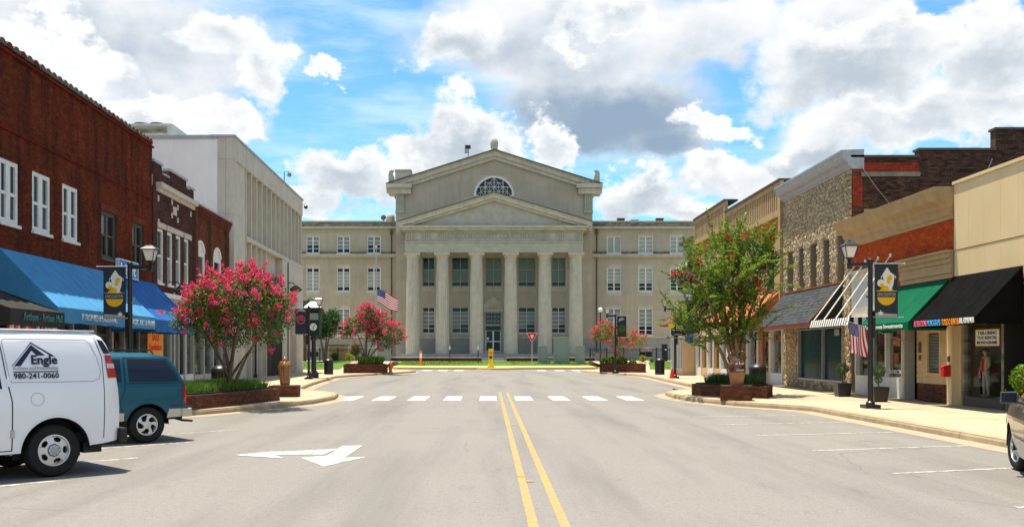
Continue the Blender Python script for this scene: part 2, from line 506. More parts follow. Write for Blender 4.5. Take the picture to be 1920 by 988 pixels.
M['brick_planter_single'] = mat('brick_planter_single', (.15, .055, .03), .85, (.09, .035, .022), 5, .3, 90, orand=.3, hue=.012)
M['mortar'] = mat('mortar_brown', (.11, .075, .052), .95, (.07, .05, .036), 3)
M['mortar_pale'] = mat('mortar_pale', (.30, .25, .18), .95, (.2, .165, .125), 3)
M['limestone'] = mat('limestone_block', (.43, .378, .298), .85, (.38, .328, .25), .4, .12, 50, island=.042, hue=.006, streak=(.27, .235, .175), sstr=.35, spec=.15)
M['limestone_trim'] = mat('limestone_trim', (.515, .472, .395), .85, (.435, .397, .33), 1.6, .15, 60, streak=(.27, .24, .19), sstr=.45, spec=.25)
M['limestone_grey'] = mat('limestone_greyer', (.42, .40, .335), .88, (.34, .325, .28), 1.4, .15, 60, island=.04, spec=.25)  # greyer stone tone for the entablature, tympanum and ornaments
M['granite'] = mat('base_granite', (.30, .30, .28), .85, (.25, .25, .24), 2, .15, 60, island=.05)
M['stained'] = mat('stone_black_stain', (.10, .098, .075), .9, (.29, .27, .2), 1.6, .2, 40, stretch=(1, 1, 3))
M['cap_dark'] = mat('roof_edge_dark', (.10, .085, .065), .8)
M['white_wood'] = mat('white_painted_wood', (.72, .71, .66), .55, (.62, .61, .56), 5)
M['cream_frame'] = mat('weathered_frame', (.10, .085, .06), .8)
M['cream_stone'] = mat('cream_stone', (.55, .49, .40), .85, (.46, .41, .33), 4, .15)
M['win_blue'] = mat('window_glass_dark', (.012, .016, .022), .06, spec=.28)
M['win_green'] = mat('window_glass_green', (.022, .04, .028), .08, spec=.28)
M['win_violet'] = mat('window_blind_violet', (.05, .048, .075), .2, spec=.28)
M['win_shade'] = mat('window_shade_pale', (.31, .33, .29), .3, (.26, .28, .25), 2, spec=.5)
M['win_shade2'] = mat('window_shade_grey', (.20, .225, .205), .3, (.17, .19, .18), 2, spec=.5)
M['win_teal'] = mat('window_tint_teal', (.14, .19, .165), .18, (.115, .16, .14), 1.5, spec=.28)
M['win_tealdark'] = mat('window_tint_deep', (.018, .038, .038), .12, spec=.28)
M['roof'] = mat('flat_roof', (.12, .115, .11), .95, (.09, .09, .085), 2)
M['white_wall'] = mat('white_painted_wall', (.86, .84, .79), .8, (.80, .78, .72), .5, .1, 30, streak=(.6, .58, .55), sstr=.3)
M['grey_stone'] = mat('cast_stone_panel', (.56, .51, .41), .85, (.48, .435, .35), 1.3, .15, 60, streak=(.33, .31, .27), sstr=.35, spec=.25)
M['galv'] = mat('galvanised_metal', (.42, .43, .44), .45, (.33, .34, .35), 5, metal=.4)
M['black'] = mat('black_painted_iron', (.012, .012, .013), .38, spec=.5)
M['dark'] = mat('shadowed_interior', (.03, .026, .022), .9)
M['steel'] = mat('brushed_steel', (.55, .55, .55), .35, metal=.9)
M['bark'] = mat('bark_pale_brown', (.20, .125, .07), .85, (.11, .07, .042), 6, .4, 30, stretch=(1, 1, .3))
M['bark_light'] = mat('bark_tan', (.34, .21, .10), .8, (.24, .14, .07), 6, .3, 30, stretch=(1, 1, .3))
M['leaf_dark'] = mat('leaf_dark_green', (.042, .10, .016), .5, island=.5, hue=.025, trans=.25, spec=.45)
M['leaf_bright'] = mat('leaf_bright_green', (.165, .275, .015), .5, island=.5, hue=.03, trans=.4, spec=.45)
M['leaf_yellow'] = mat('leaf_yellow_green', (.27, .30, .03), .55, island=.4, hue=.03, trans=.35)
M['bloom_pink'] = mat('bloom_pink', (.74, .085, .185), .75, island=.38, hue=.014, trans=.28)
M['bloom_red'] = mat('bloom_red', (.62, .035, .035), .75, island=.35, hue=.01, trans=.25)
M['bloom_coral'] = mat('bloom_coral', (.62, .10, .10), .75, island=.35, hue=.015, trans=.25)
M['frost'] = mat('frosted_lamp_glass', (.74, .72, .66), .35, spec=.5)
M['terracotta'] = mat('glazed_brown_clay', (.12, .042, .012), .14, (.035, .014, .008), 5, spec=.6, coat=.5)
M['terracotta_pale'] = mat('raw_clay', (.42, .20, .10), .6, (.3, .13, .07), 5)
M['gold_clay'] = mat('amber_glaze', (.27, .12, .025), .22, (.15, .06, .015), 5, spec=.6, coat=.4)
M['awn_blue'] = mat('awning_blue', (.085, .32, .58), .8, (.07, .28, .52), 1.2, .1, 30, streak=(.035, .19, .42), sstr=.4, trans=.2)
M['awn_blue2'] = mat('awning_deep_blue', (.016, .135, .42), .7, (.013, .11, .34), 1.2, streak=(.02, .08, .15), sstr=.5, trans=.12)
M['awn_black'] = mat('awning_black', (.005, .005, .005), .9, (.008, .008, .008), 2, .1, 30, spec=.03)
M['awn_brown'] = mat('awning_charcoal', (.030, .028, .026), .85, (.04, .038, .034), 2, .1, 30)
M['awn_green'] = mat('awning_green', (.003, .098, .046), .8, (.003, .082, .039), 1.5, spec=.08)
M['awn_orange'] = mat('awning_rust_orange', (.52, .16, .06), .75, (.42, .12, .05), 2)
M['awn_maroon'] = mat('awning_maroon', (.21, .055, .075), .75, (.16, .045, .06), 2)
M['letter_white'] = mat('lettering_white', (.78, .78, .74), .7)
M['letter_pale'] = mat('lettering_pale_blue', (.55, .66, .74), .7)
M['letter_teal'] = mat('lettering_teal', (.03, .16, .16), .7)
M['letter_navy'] = mat('lettering_navy', (.015, .018, .05), .6)
M['letter_pink'] = mat('lettering_pink', (.85, .16, .30), .6)
M['letter_blue'] = mat('lettering_sky_blue', (.10, .40, .80), .6)
M['letter_orange'] = mat('lettering_orange', (.85, .30, .03), .6)
M['letter_red'] = mat('lettering_red', (.55, .03, .02), .6)
M['yellow'] = mat('sign_yellow', (.80, .56, .02), .6)
M['banner'] = mat('banner_slate', (.035, .045, .055), .8, trans=.1)
M['banner_yellow'] = mat('banner_yellow', (.72, .42, .02), .75)
M['banner_white'] = mat('banner_white', (.70, .70, .66), .75)
M['banner_grey'] = mat('banner_grey', (.33, .34, .34), .75)
M['sign_blue'] = mat('sign_blue', (.04, .20, .50), .5)
M['orange'] = mat('safety_orange', (.75, .17, .03), .6)
M['red'] = mat('signal_red', (.55, .02, .02), .5)
M['flag_blue'] = mat('flag_blue', (.03, .04, .19), .8, trans=.15)
M['flag_red'] = mat('flag_red', (.50, .02, .04), .8, trans=.15)
M['flag_white'] = mat('flag_white', (.76, .74, .72), .8, trans=.15)
M['tan'] = mat('tan_painted_siding', (.60, .42, .23), .75, (.53, .365, .20), 3)
M['cream_panel'] = mat('cream_metal_panel', (.67, .51, .28), .6, (.62, .47, .25), .8, orand=.02, streak=(.52, .41, .26), sstr=.22)
M['tan_stone'] = mat('tan_cornice', (.46, .315, .16), .8, (.38, .255, .13), 2.5, .15, streak=(.28, .19, .11), sstr=.45)
M['fieldstone'] = mat('fieldstone', (.47, .36, .215), .85, (.33, .26, .17), 6, .4, 25, orand=.26, hue=.015)
M['fieldstone_far'] = mat('fieldstone_joined', (.47, .36, .215), .85, (.33, .26, .17), 6, .4, 25, island=.26, hue=.015)
M['stone_mortar'] = mat('stone_mortar', (.27, .215, .145), .95)
M['shingle'] = mat('grey_shingle', (.055, .060, .062), .95, (.043, .048, .05), 5, .3, island=.25)
M['copper'] = mat('rust_red_trim', (.26, .075, .035), .6)
M['memorial'] = mat('grey_green_granite', (.20, .25, .215), .5, (.17, .215, .19), 12, .1)
M['stripe_dark'] = mat('stripe_black', (.015, .016, .016), .8)
M['clear'] = glass_clear('shop_glass')
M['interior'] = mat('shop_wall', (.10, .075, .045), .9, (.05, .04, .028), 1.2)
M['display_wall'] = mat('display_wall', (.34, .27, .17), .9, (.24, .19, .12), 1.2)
M['goods'] = mat('shop_goods', (.20, .10, .06), .8, island=.8, hue=.3)

M['grey_panel'] = mat('grey_sign_panel', (.42, .41, .40), .7, (.38, .37, .36), 2)
M['poster'] = mat('poster_red', (.22, .03, .02), .6, (.30, .12, .04), 6)
# ================================================================== masonry, walls, windows
def wall(mb, s0, s1, z0, z1, holes=(), rev=0.2, t=0.0):
    """a wall face at t with openings and their reveals"""
    S = sorted({s0, s1, *[min(max(h[i], s0), s1) for h in holes for i in (0, 1)]})
    Z = sorted({z0, z1, *[min(max(h[i], z0), z1) for h in holes for i in (2, 3)]})
    for a, b in zip(S, S[1:]):
        for c, d in zip(Z, Z[1:]):
            x, y = (a + b) / 2, (c + d) / 2
            if any(h[0] < x < h[1] and h[2] < y < h[3] for h in holes): continue
            mb.poly([(a, t, c), (b, t, c), (b, t, d), (a, t, d)])
    for h in holes:
        a, b, c, d = h[:4]; r = t - rev
        mb.poly([(a, t, c), (a, r, c), (a, r, d), (a, t, d)]); mb.poly([(b, t, c), (b, r, c), (b, r, d), (b, t, d)])
        mb.poly([(a, t, d), (a, r, d), (b, r, d), (b, t, d)]); mb.poly([(a, t, c), (a, r, c), (b, r, c), (b, t, c)])
        mb.poly([(a, r, c), (b, r, c), (b, r, d), (a, r, d)])
def brick_rects(s0, s1, z0, z1, holes, bl, bh, j, clip=None):
    out = []
    nc = int((z1 - z0) / bh); bh2 = (z1 - z0) / max(nc, 1)
    for k in range(nc):
        c, d = z0 + k * bh2, z0 + (k + 1) * bh2
        iv = [(s0, s1)]
        for h in holes:
            if h[2] < d - .01 and h[3] > c + .01:
                nx = []
                for a, b in iv:
                    if h[1] <= a or h[0] >= b: nx.append((a, b)); continue
                    if h[0] > a: nx.append((a, h[0]))
                    if h[1] < b: nx.append((h[1], b))
                iv = nx
        if clip: 
            lo, hi = clip((c + d) / 2)
            iv = [(max(a, lo), min(b, hi)) for a, b in iv if min(b, hi) > max(a, lo)]
        for a, b in iv:
            x = s0 + math.floor((a - s0) / bl) * bl - (bl / 2 if k % 2 else 0)
            while x < b - .02:
                p, q = max(x, a), min(x + bl, b)
                if q - p > 2.5 * j: out.append((p + j / 2, q - j / 2, c + j / 2, d - j / 2))
                x += bl
    return out
def brick_mesh(name, rects, fr, mats, parent, proud=.008, back=-.012, kind='stuff', jit=.004):
    R = np.array(rects, float)
    if not len(R): return None
    n = len(R)
    t1 = proud + NP.uniform(-jit, jit, n); t0 = np.full(n, back)
    a, b, c, d = R.T
    x = lambda S, T, Z: np.stack(fr(S, T, Z), -1)
    V = np.stack([x(a, t0, c), x(b, t0, c), x(b, t0, d), x(a, t0, d), x(a, t1, c), x(b, t1, c), x(b, t1, d), x(a, t1, d)], 1).reshape(-1, 3)
    q = np.array([(4, 5, 6, 7), (0, 1, 5, 4), (1, 2, 6, 5), (2, 3, 7, 6), (3, 0, 4, 7)])
    F = (np.arange(n)[:, None, None] * 8 + q[None]).reshape(-1, 4)
    return mesh_np(name, V, F, mats, parent, kind)
UNIT = {}
def unit_box(m):
    if m.name not in UNIT:
        b = MB(); b.box(-.5, .5, -.5, .5, -.5, .5)
        me = bpy.data.meshes.new('piece'); me.from_pydata(b.v, [], b.f); me.materials.append(m); UNIT[m.name] = me
    return UNIT[m.name]
def single_bricks(name, rects, origin, right, normal, m, parent, proud=.008, back=-.012):
    """each brick an object of its own, all on one shared mesh"""
    ang = math.atan2(right[1], right[0])
    for a, b, c, d in rects:
        t1 = proud + RND.uniform(-.004, .004)
        s, z, t = (a + b) / 2, (c + d) / 2, (t1 + back) / 2
        inst(name, unit_box(m), parent, (origin[0] + right[0] * s + normal[0] * t, origin[1] + right[1] * s + normal[1] * t, z), (b - a, t1 - back, d - c), ang)
def window(root, fr, s0, s1, z0, z1, mf, panes, cols=2, rows=2, t=-.12, fw=.07, bar=.045, colf=None, rowf=None, sill=0, glow=None, name='window', mull=None):
    """frame with bars (part) and every pane a sub-part; panes(r, c) gives the material, r counted from the top"""
    mb = MB(fr)
    mb.box(s0, s0 + fw, t - .05, t + .05, z0, z1); mb.box(s1 - fw, s1, t - .05, t + .05, z0, z1)
    mb.box(s0 + fw, s1 - fw, t - .05, t + .048, z0, z0 + fw); mb.box(s0 + fw, s1 - fw, t - .05, t + .048, z1 - fw, z1)
    colf = colf or [i / cols for i in range(cols + 1)]
    rowf = rowf or [i / rows for i in range(rows + 1)]
    a, b, c, d = s0 + fw, s1 - fw, z0 + fw, z1 - fw
    cs = [a + (b - a) * f for f in colf]; rs = [d - (d - c) * f for f in rowf]
    for i, x in enumerate(cs[1:-1]):
        w = (mull or {}).get(i, bar)
        mb.box(x - w / 2, x + w / 2, t - .05, t + .04, c, d)
    for z in rs[1:-1]: mb.box(a, b, t - .045, t + .03, z - bar / 2, z + bar / 2)
    if sill: mb.box(s0 - .06, s1 + .06, t - .05, sill, z0 - .09, z0 - .002)
    w = mb.build(name, mf, root)
    for i in range(len(cs) - 1):
        for k in range(len(rs) - 1):
            p = MB(fr); g = bar / 2
            p.box(cs[i] + (g if i else 0), cs[i + 1] - (g if i < len(cs) - 2 else 0), t - .028, t - .012, rs[k + 1] + (g if k < len(rs) - 2 else 0), rs[k] - (g if k else 0))
            p.build('pane', panes(k, i), w, recalc=False)
    return w
def text(s, w, h, m, parent, origin, right, normal, name='lettering', depth=.006, bold=0.0, fit=True, up=(0, 0, 1), kindfont=None):
    cu = bpy.data.curves.new('text', 'FONT'); cu.body = s; cu.resolution_u = 2; cu.extrude = depth / 2; cu.offset = bold; cu.align_x = 'LEFT'
    ob = bpy.data.objects.new('text', cu)
    me = bpy.data.meshes.new_from_object(ob)
    n = len(me.vertices); co = np.empty(n * 3); me.vertices.foreach_get('co', co); co = co.reshape(-1, 3)
    lo, hi = co.min(0), co.max(0)
    sc = np.array([w / (hi[0] - lo[0]), h / (hi[1] - lo[1])])
    x = (co[:, 0] - (lo[0] + hi[0]) / 2) * sc[0]; y = (co[:, 1] - (lo[1] + hi[1]) / 2) * sc[1]; z = co[:, 2] + depth / 2
    P = np.array(origin)[None] + x[:, None] * np.array(right) + y[:, None] * np.array(up) + z[:, None] * np.array(normal)
    me.vertices.foreach_set('co', P.ravel()); me.materials.clear(); me.materials.append(m); me.update()
    bpy.data.objects.remove(ob); bpy.data.curves.remove(cu)
    o = bpy.data.objects.new(name, me)
    return link(o, parent)
LR, LN = (-.027, 1, 0), (1, .027, 0)
RR, RN = (0, -1, 0), (-1, 0, 0)
FR, FN = (1, 0, 0), (0, -1, 0)

# ================================================================== ground, road, pavements
g = MB(); g.poly([(-3000, -800, -.06), (3000, -800, -.06), (3000, 5000, -.06), (-3000, 5000, -.06)])
g.build('ground', M['ground'], kind='structure')
g = MB(); g.poly([(-60, -60, 0), (60, -60, 0), (60, 98, 0), (-60, 98, 0)])
g.build('road', M['road'], kind='structure')

KR = [(9.15, -12), (9.15, 10), (9.2, 27.4), (8.6, 28.6), (7.7, 30.1), (6.95, 32.8), (6.75, 35.2), (6.9, 37.6), (7.6, 39.3), (9.3, 42.3), (9.65, 45.3), (10.6, 65), (10.2, 68.5), (8.6, 75), (7.75, 79), (7.7, 81.5), (8.4, 83.6), (10.6, 86.5), (10.9, 95), (11.3, 105)]
KL = [(-10.3, -12), (-10.2, 22), (-9.4, 23.8), (-7.9, 25.6), (-6.5, 28.6), (-5.75, 31.2), (-5.5, 34), (-5.75, 36.4), (-6.6, 38.4), (-8.2, 41), (-9.0, 48.6), (-10, 62), (-9.6, 65), (-7.9, 71), (-6.4, 78), (-6.2, 80.5), (-6.9, 83), (-9.2, 86), (-9.9, 95), (-10.6, 105)]
PR = KR + [(46, 105), (46, 68.5), (15.4, 68.5), (15.4, -12)]
PL = KL + [(-46, 105), (-46, 76), (-16.5, 76), (-15.0, -12)]
def clip_rect(poly, x0, x1, y0, y1):
    def cut(P, f, inter):
        out = []
        for i in range(len(P)):
            a, b = P[i - 1], P[i]
            fa, fb = f(a), f(b)
            if fa != fb: out.append(inter(a, b))
            if fb: out.append(b)
        return out
    def ix(v): return lambda a, b: (v, a[1] + (b[1] - a[1]) * (v - a[0]) / (b[0] - a[0]))
    def iy(v): return lambda a, b: (a[0] + (b[0] - a[0]) * (v - a[1]) / (b[1] - a[1]), v)
    for f, i in ((lambda p: p[0] > x0, ix(x0)), (lambda p: p[0] < x1, ix(x1)), (lambda p: p[1] > y0, iy(y0)), (lambda p: p[1] < y1, iy(y1))):
        poly = cut(poly, f, i)
        if len(poly) < 3: return None
    return poly
def slabs(poly, xr, step, parent):
    y = 6.0
    while y < 84:
        x = xr[0]
        while x < xr[1]:
            p = clip_rect(poly, x + .006, x + step - .006, y + .006, y + step - .006)
            if p:
                a = 0.5 * abs(sum(p[i - 1][0] * p[i][1] - p[i][0] * p[i - 1][1] for i in range(len(p))))
                if a > .05:
                    b = MB(); b.zprism(p, .1, .15 + RND.uniform(-.002, .002)); b.build('slab', M['concrete'], parent)
            x += step
        y += step
def kerbs(line, side, parent, m, step=3.0, i0=0):
    # resample the line, one kerbstone each three metres or so
    pts = [Vector((*p, 0)) for p in line]
    seg = []
    for a, b in zip(pts, pts[1:]):
        L_ = (b - a).length; n = max(1, round(L_ / step))
        for k in range(n): seg.append((a + (b - a) * k / n, a + (b - a) * (k + 1) / n))
    nor = []
    for i, (a, b) in enumerate(seg):
        d = (b - a).normalized(); nor.append(Vector((-d.y, d.x, 0)) * side)
    for i, (a, b) in enumerate(seg):
        n0 = (nor[i] + nor[i - 1]).normalized() if i else nor[i]
        n1 = (nor[i] + nor[i + 1]).normalized() if i < len(seg) - 1 else nor[i]
        d = (b - a).normalized()
        aa, bb = a + d * .006, b - d * .006
        prof = [(.03, -.02), (.018, .10), (-.005, .14), (-.04, .157), (-.19, .157), (-.19, -.02)]
        mb = MB(); mb.prism([tuple(aa + n0 * x + Vector((0, 0, z))) for x, z in prof], [tuple(bb + n1 * x + Vector((0, 0, z))) for x, z in prof])
        mb.build('kerbstone', m, parent)
    mb = MB()
    for i, (a, b) in enumerate(seg):
        n0 = (nor[i] + nor[i - 1]).normalized() if i else nor[i]
        n1 = (nor[i] + nor[i + 1]).normalized() if i < len(seg) - 1 else nor[i]
        mb.add([tuple(a + n0 * .03 + Vector((0, 0, .014))), tuple(b + n1 * .03 + Vector((0, 0, .014))), tuple(b + n1 * .48 + Vector((0, 0, .004))), tuple(a + n0 * .48 + Vector((0, 0, .004)))], [(0, 1, 2, 3)])
    return mb
for nm, poly, line, side, xr in (('pavement', PR, KR, 1, (6, 15.5)), ('pavement', PL, KL, -1, (-15.6, -5))):
    b = MB(); b.zprism(poly, -.1, .11)
    pv = b.build(nm, M['joint'], kind='structure')
    slabs(poly, xr, 1.85, pv)
    far = clip_rect(poly, -60, 60, 84.12, 104.9)
    b = MB(); b.zprism(far, .1, .15); b.build('slab', M['concrete'], pv)
    far = clip_rect(poly, 15.52, 60, 60, 84.1) if side == 1 else clip_rect(poly, -60, -15.7, 60, 84.1)
    b = MB(); b.zprism(far, .1, .15); b.build('slab', M['concrete'], pv)
    gm = kerbs(line, side, pv, M['kerb'])
    gm.build('gutter', M['gutter'], kind='structure')

# courthouse green: sloping lawns, sloping paths, island with yellow kerb, terrace
def slope(name, xs, y0, y1, z0, z1, m, kind='structure'):
    mb = MB(); (a0, b0), (a1, b1) = xs
    n = 6
    for i in range(n):
        f0, f1 = i / n, (i + 1) / n
        L0, R0 = a0 + (a1 - a0) * f0, b0 + (b1 - b0) * f0
        L1, R1 = a0 + (a1 - a0) * f1, b0 + (b1 - b0) * f1
        mb.poly([(L0, y0 + (y1 - y0) * f0, z0 + (z1 - z0) * f0), (R0, y0 + (y1 - y0) * f0, z0 + (z1 - z0) * f0), (R1, y0 + (y1 - y0) * f1, z0 + (z1 - z0) * f1), (L1, y0 + (y1 - y0) * f1, z0 + (z1 - z0) * f1)])
    return mb.build(name, m, kind=kind)
slope('lawn', ((-46, -13.3), (-46, -15.0)), 85, 105.5, .158, .72, M['grass'])
slope('path', ((-13.3, -10.0), (-15.0, -10.5)), 85, 105.5, .156, .705, M['concrete'])
slope('lawn', ((14.2, 46), (17.5, 46)), 85, 105.5, .158, .72, M['grass'])
slope('path', ((10.9, 14.2), (11.2, 17.5)), 85, 105.5, .156, .705, M['concrete'])
isl = [(-10.3, 104), (-10.0, 97.5), (-9.2, 96.0), (-7.5, 95.2), (-4, 94.6), (-1.3, 94.0), (-.7, 92.2), (0, 91.2), (.9, 91.0), (1.8, 91.5), (2.5, 93.2), (3.2, 94.0), (6, 94.5), (9.0, 95.2), (10.4, 96.2), (11.0, 98), (11.0, 104)]
b = MB(); b.zprism(isl, -.05, .2)
b.build('island_bed', M['kerb_yellow'], kind='structure')
b = MB()
inn = []
for i, (x, y) in enumerate(isl):
    inn.append((x * .93 + .02, y + (1.9 if 0 < i < len(isl) - 1 else 0) + (1.6 if 6 <= i <= 10 else 0)))
for i in range(len(isl) - 1):
    b.poly([(*isl[i], .2), (*isl[i + 1], .2), (*inn[i + 1], .33), (*inn[i], .33)])
b.build('island_kerb', M['kerb_yellow'], kind='structure')
b = MB()
for i in range(len(inn) - 1):
    f = lambda p: (p[0] * 1.06, 105.3, .70)
    b.poly([(*inn[i], .335), (*inn[i + 1], .335), f(inn[i + 1]), f(inn[i])])
b.build('lawn', M['grass'], kind='structure')
def blades(name, n, fx, h, m, w=.02, parent=None):
    P = np.array([fx() for _ in range(n)]); a = NP.uniform(0, 6.28, n); hh = h * NP.uniform(.5, 1.2, n)
    dx = np.stack([np.cos(a), np.sin(a), 0 * a], 1) * w
    lean = np.stack([NP.normal(0, .35, n), NP.normal(0, .35, n), np.ones(n)], 1) * hh[:, None]
    V = np.stack([P - dx, P + dx, P + lean], 1).reshape(-1, 3)
    return mesh_np(name, V, np.arange(3 * n).reshape(-1, 3), m, parent, 'stuff')
def lawn_pt():
    x = RND.uniform(-9.5, 10.3); y = RND.uniform(97.3, 105); return (x, y, .33 + (y - 97) / 8.3 * .37)
def lawn_pt2():
    s = RND.choice((-1, 1)); y = RND.uniform(86, 105); x = RND.uniform(15.5, 30) * s; return (x, y, .16 + (y - 85) / 20.5 * .56)
tag(blades('grass', 6000, lawn_pt, .09, M['blade'], .03), 'short green grass on the island before the courthouse steps', 'grass')
tag(blades('grass', 6000, lawn_pt2, .09, M['blade'], .03), 'short green grass on the side lawns of the courthouse', 'grass')
b = MB(); b.box(-60, 60, 105.2, 170, -.05, .69); b.build('terrace', M['concrete'], kind='structure')

# painted markings
def mark(name, pts, m, z=.004):
    b = MB(); b.poly([(x, y, z) for x, y in pts]); return b.build(name, m, kind='structure')
def paint_strip(name, a, c, w, m, z=.004):
    a, c = Vector(a), Vector(c); d = (c - a).normalized(); n = Vector((-d.y, d.x)) * w / 2
    return mark(name, [tuple(a - n), tuple(c - n), tuple(c + n), tuple(a + n)], m, z)
for x0, x1 in ((.355, .365), (.665, .675)):
    L = lambda y: 0
    pts0 = []
    y = 4.0
    while y < 40:
        y2 = min(y + RND.uniform(2.5, 6), 40.5)
        paint_strip('yellow_centre_line', (x0 + .075 - .04 * 0, y), (x0 + .075, y2 - RND.choice((.03, .08, .0))), .10 if y < 30 else .09, M['yellow_paint'])
        y = y2
for px in (657, 721, 786, 850, 915.5, 981, 1047, 1114, 1180):
    x = XP(px, 35.2)
    mark('crosswalk_bar', [(x - .31, 33.5), (x + .31, 33.5), (x + .31, 36.8), (x - .31, 36.8)], M['white_paint'], .008)
for px in (760, 800, 830, 860, 1016, 1050, 1082):
    x = XP(px, 88); mark('crosswalk_bar', [(x - .45, 86.6), (x + .45, 86.6), (x + .45, 90.2), (x - .45, 90.2)], M['white_paint'], .008)
for i, y in enumerate((11.4, 14.3, 17.35, 20.3, 23.2, 25.8)):
    paint_strip('parking_line', (5.75 - .1 * i, y - .9 + .05 * i), (8.72, y + .12), .1, M['faded_paint'])
for a in ((-5.72, 12.68), (-5.66, 15.45), (-5.6, 18.25), (-5.5, 21.05), (-5.75, 9.9)):
    c = (a[0] - 3.6, a[1] - 3.85)
    paint_strip('parking_line', a, c, .1, M['faded_paint'])
def gp(px, py):
    Y = GY(py); return (XP(px, Y), Y)
mark('turn_arrow', [gp(*p) for p in ((679, 835.5), (642, 836), (613, 854.5), (564, 858), (607, 874.5), (687, 856.5), (645, 858.5))], M['white_paint'], .006)
mark('turn_arrow', [gp(*p) for p in ((632, 841.5), (545, 846.5), (508, 847), (438, 853.5), (532, 859.3), (514, 852.5), (607, 852.0))], M['white_paint'], .0075)
# lane reflectors beside the centre line
for y in (12.6, 22.5, 33):
    r = MB(); r.hexa([(.47, y - .05, .004), (.59, y - .05, .004), (.59, y + .05, .004), (.47, y + .05, .004)], [(.49, y - .03, .022), (.57, y - .03, .022), (.57, y + .03, .022), (.49, y + .03, .022)])
    tag(r.build('road_reflector', M['kerb']), 'small raised reflector between the yellow lines, ' + ('nearest the camera' if y < 15 else 'midway to the crosswalk' if y < 30 else 'just before the crosswalk'), 'road reflector', 'reflectors along the centre line')

# ================================================================== courthouse
Y0 = 112.0
CH = thing('courthouse', 'tan limestone courthouse with six fluted columns, double pediment and side wings', 'courthouse', (.5, 112, .69))
fw_ = FF(116.0)
x_l, x_r = XP(742, 116), XP(1111, 116)
ap_x = XP(927, 115.2)
zap = ZP(300, 116); zsh = ZP(352, 116)
def ashlar(name, fr, s0, s1, z0, z1, holes, m, parent, bl=1.25, bh=.62, j=.007, proud=.003, clip=None):
    return brick_mesh(name, brick_rects(s0, s1, z0, z1, holes, bl, bh, j, clip), fr, m, parent, proud, -.012, 'stuff', .0006)
# portico openings
winx = [(792, 815.6), (847, 879), (909.7, 941), (971.5, 1004), (1034, 1060.5)]
Yw = 115.95
wholes = []
for a, c in winx:
    wholes.append((XP(a, Yw), XP(c, Yw), ZP(537, Yw), ZP(482, Yw)))
for k, (a, c) in enumerate(winx):
    if k != 2: wholes.append((XP(a, Yw), XP(c, Yw), ZP(624.5, Yw), ZP(575.5, Yw)))
door = (XP(907.5, Yw), XP(942, Yw), ZP(660, Yw), ZP(585, Yw))
lun_c = XP(926.4, Yw); lun_z = ZP(368, Yw); lun_r = XP(961, Yw) - lun_c
wholes.append(door)
b = MB(fw_)
wall(b, x_l, x_r, .5, zsh, wholes, .35)
b.poly([(x_l, 0, zsh), (x_r, 0, zsh), (ap_x, 0, zap + .6)])
b.build('front_wall', M['limestone_trim'], CH)
slope_m = (zap + .5 - zsh) / (ap_x - x_l)
def gab(z):
    if z < zsh: return (x_l, x_r)
    k = (z - zsh) / slope_m; return (x_l + k, x_r - k)
lun_hole = []
for k in range(9):
    z0 = lun_z + lun_r * k / 9; z1 = lun_z + lun_r * (k + 1) / 9
    hw = lun_r * math.sqrt(max(0, 1 - (k / 9) ** 2)); lun_hole.append((lun_c - hw - .1, lun_c + hw + .1, z0, z1))
ashlar('wall_block', fw_, x_l, x_r, ZP(634, Yw), zap, wholes + lun_hole, M['limestone'], CH, clip=gab)
ashlar('base_block', fw_, x_l, x_r, 1.2, ZP(634, Yw), wholes, M['granite'], CH, 1.3, .5)
# main block body
b = MB(); b.box(x_l + .01, x_r - .01, 116.4, 142, .5, zsh - .3); b.build('main_block', M['limestone'], CH)
b = MB()
yb, yf = 142.3, 115.2
ex_l, ex_r, ez = XP(724, 115.2), XP(1129.5, 115.2), ZP(345, 115.2)
apz = ZP(281, 115.2)
b.prism([(ex_l, yf + 1.15, ez), (ex_r, yf + 1.15, ez), (ap_x, yf + 1.15, apz - .02)], [(ex_l, yb, ez), (ex_r, yb, ez), (ap_x, yb, apz - .02)])
b.build('gable_roof', M['roof'], CH)
def rake_pair(xl, xr, ze, ax, az, yfront, bands, m, parent, name):
    """sloping cornice: bands of (offset below the top edge from, to, projection)"""
    for xe in (xl, xr):
        d = Vector((ax - xe, az - ze)); 
        b = MB()
        for o0, o1, pr, back in bands:
            P = [(xe, ze - o0), (ax, az - o0), (ax, az - o1), (xe, ze - o1)]
            b.prism([(x, yfront - pr, z) for x, z in P], [(x, yfront + back, z) for x, z in P])
        b.build(name, m, parent)
rake_pair(ex_l, ex_r, ez, ap_x, apz, 115.4, ((0, .12, .12, .8), (.122, .62, .0, .7), (.622, 1.05, -.25, .62)), M['limestone_trim'], CH, 'raking_cornice')
rake_pair(ex_l - .05, ex_r + .05, ez + .1, ap_x, apz + .1, 115.2, ((0, .1, .12, 1.0),), M['cap_dark'], CH, 'roof_edge')
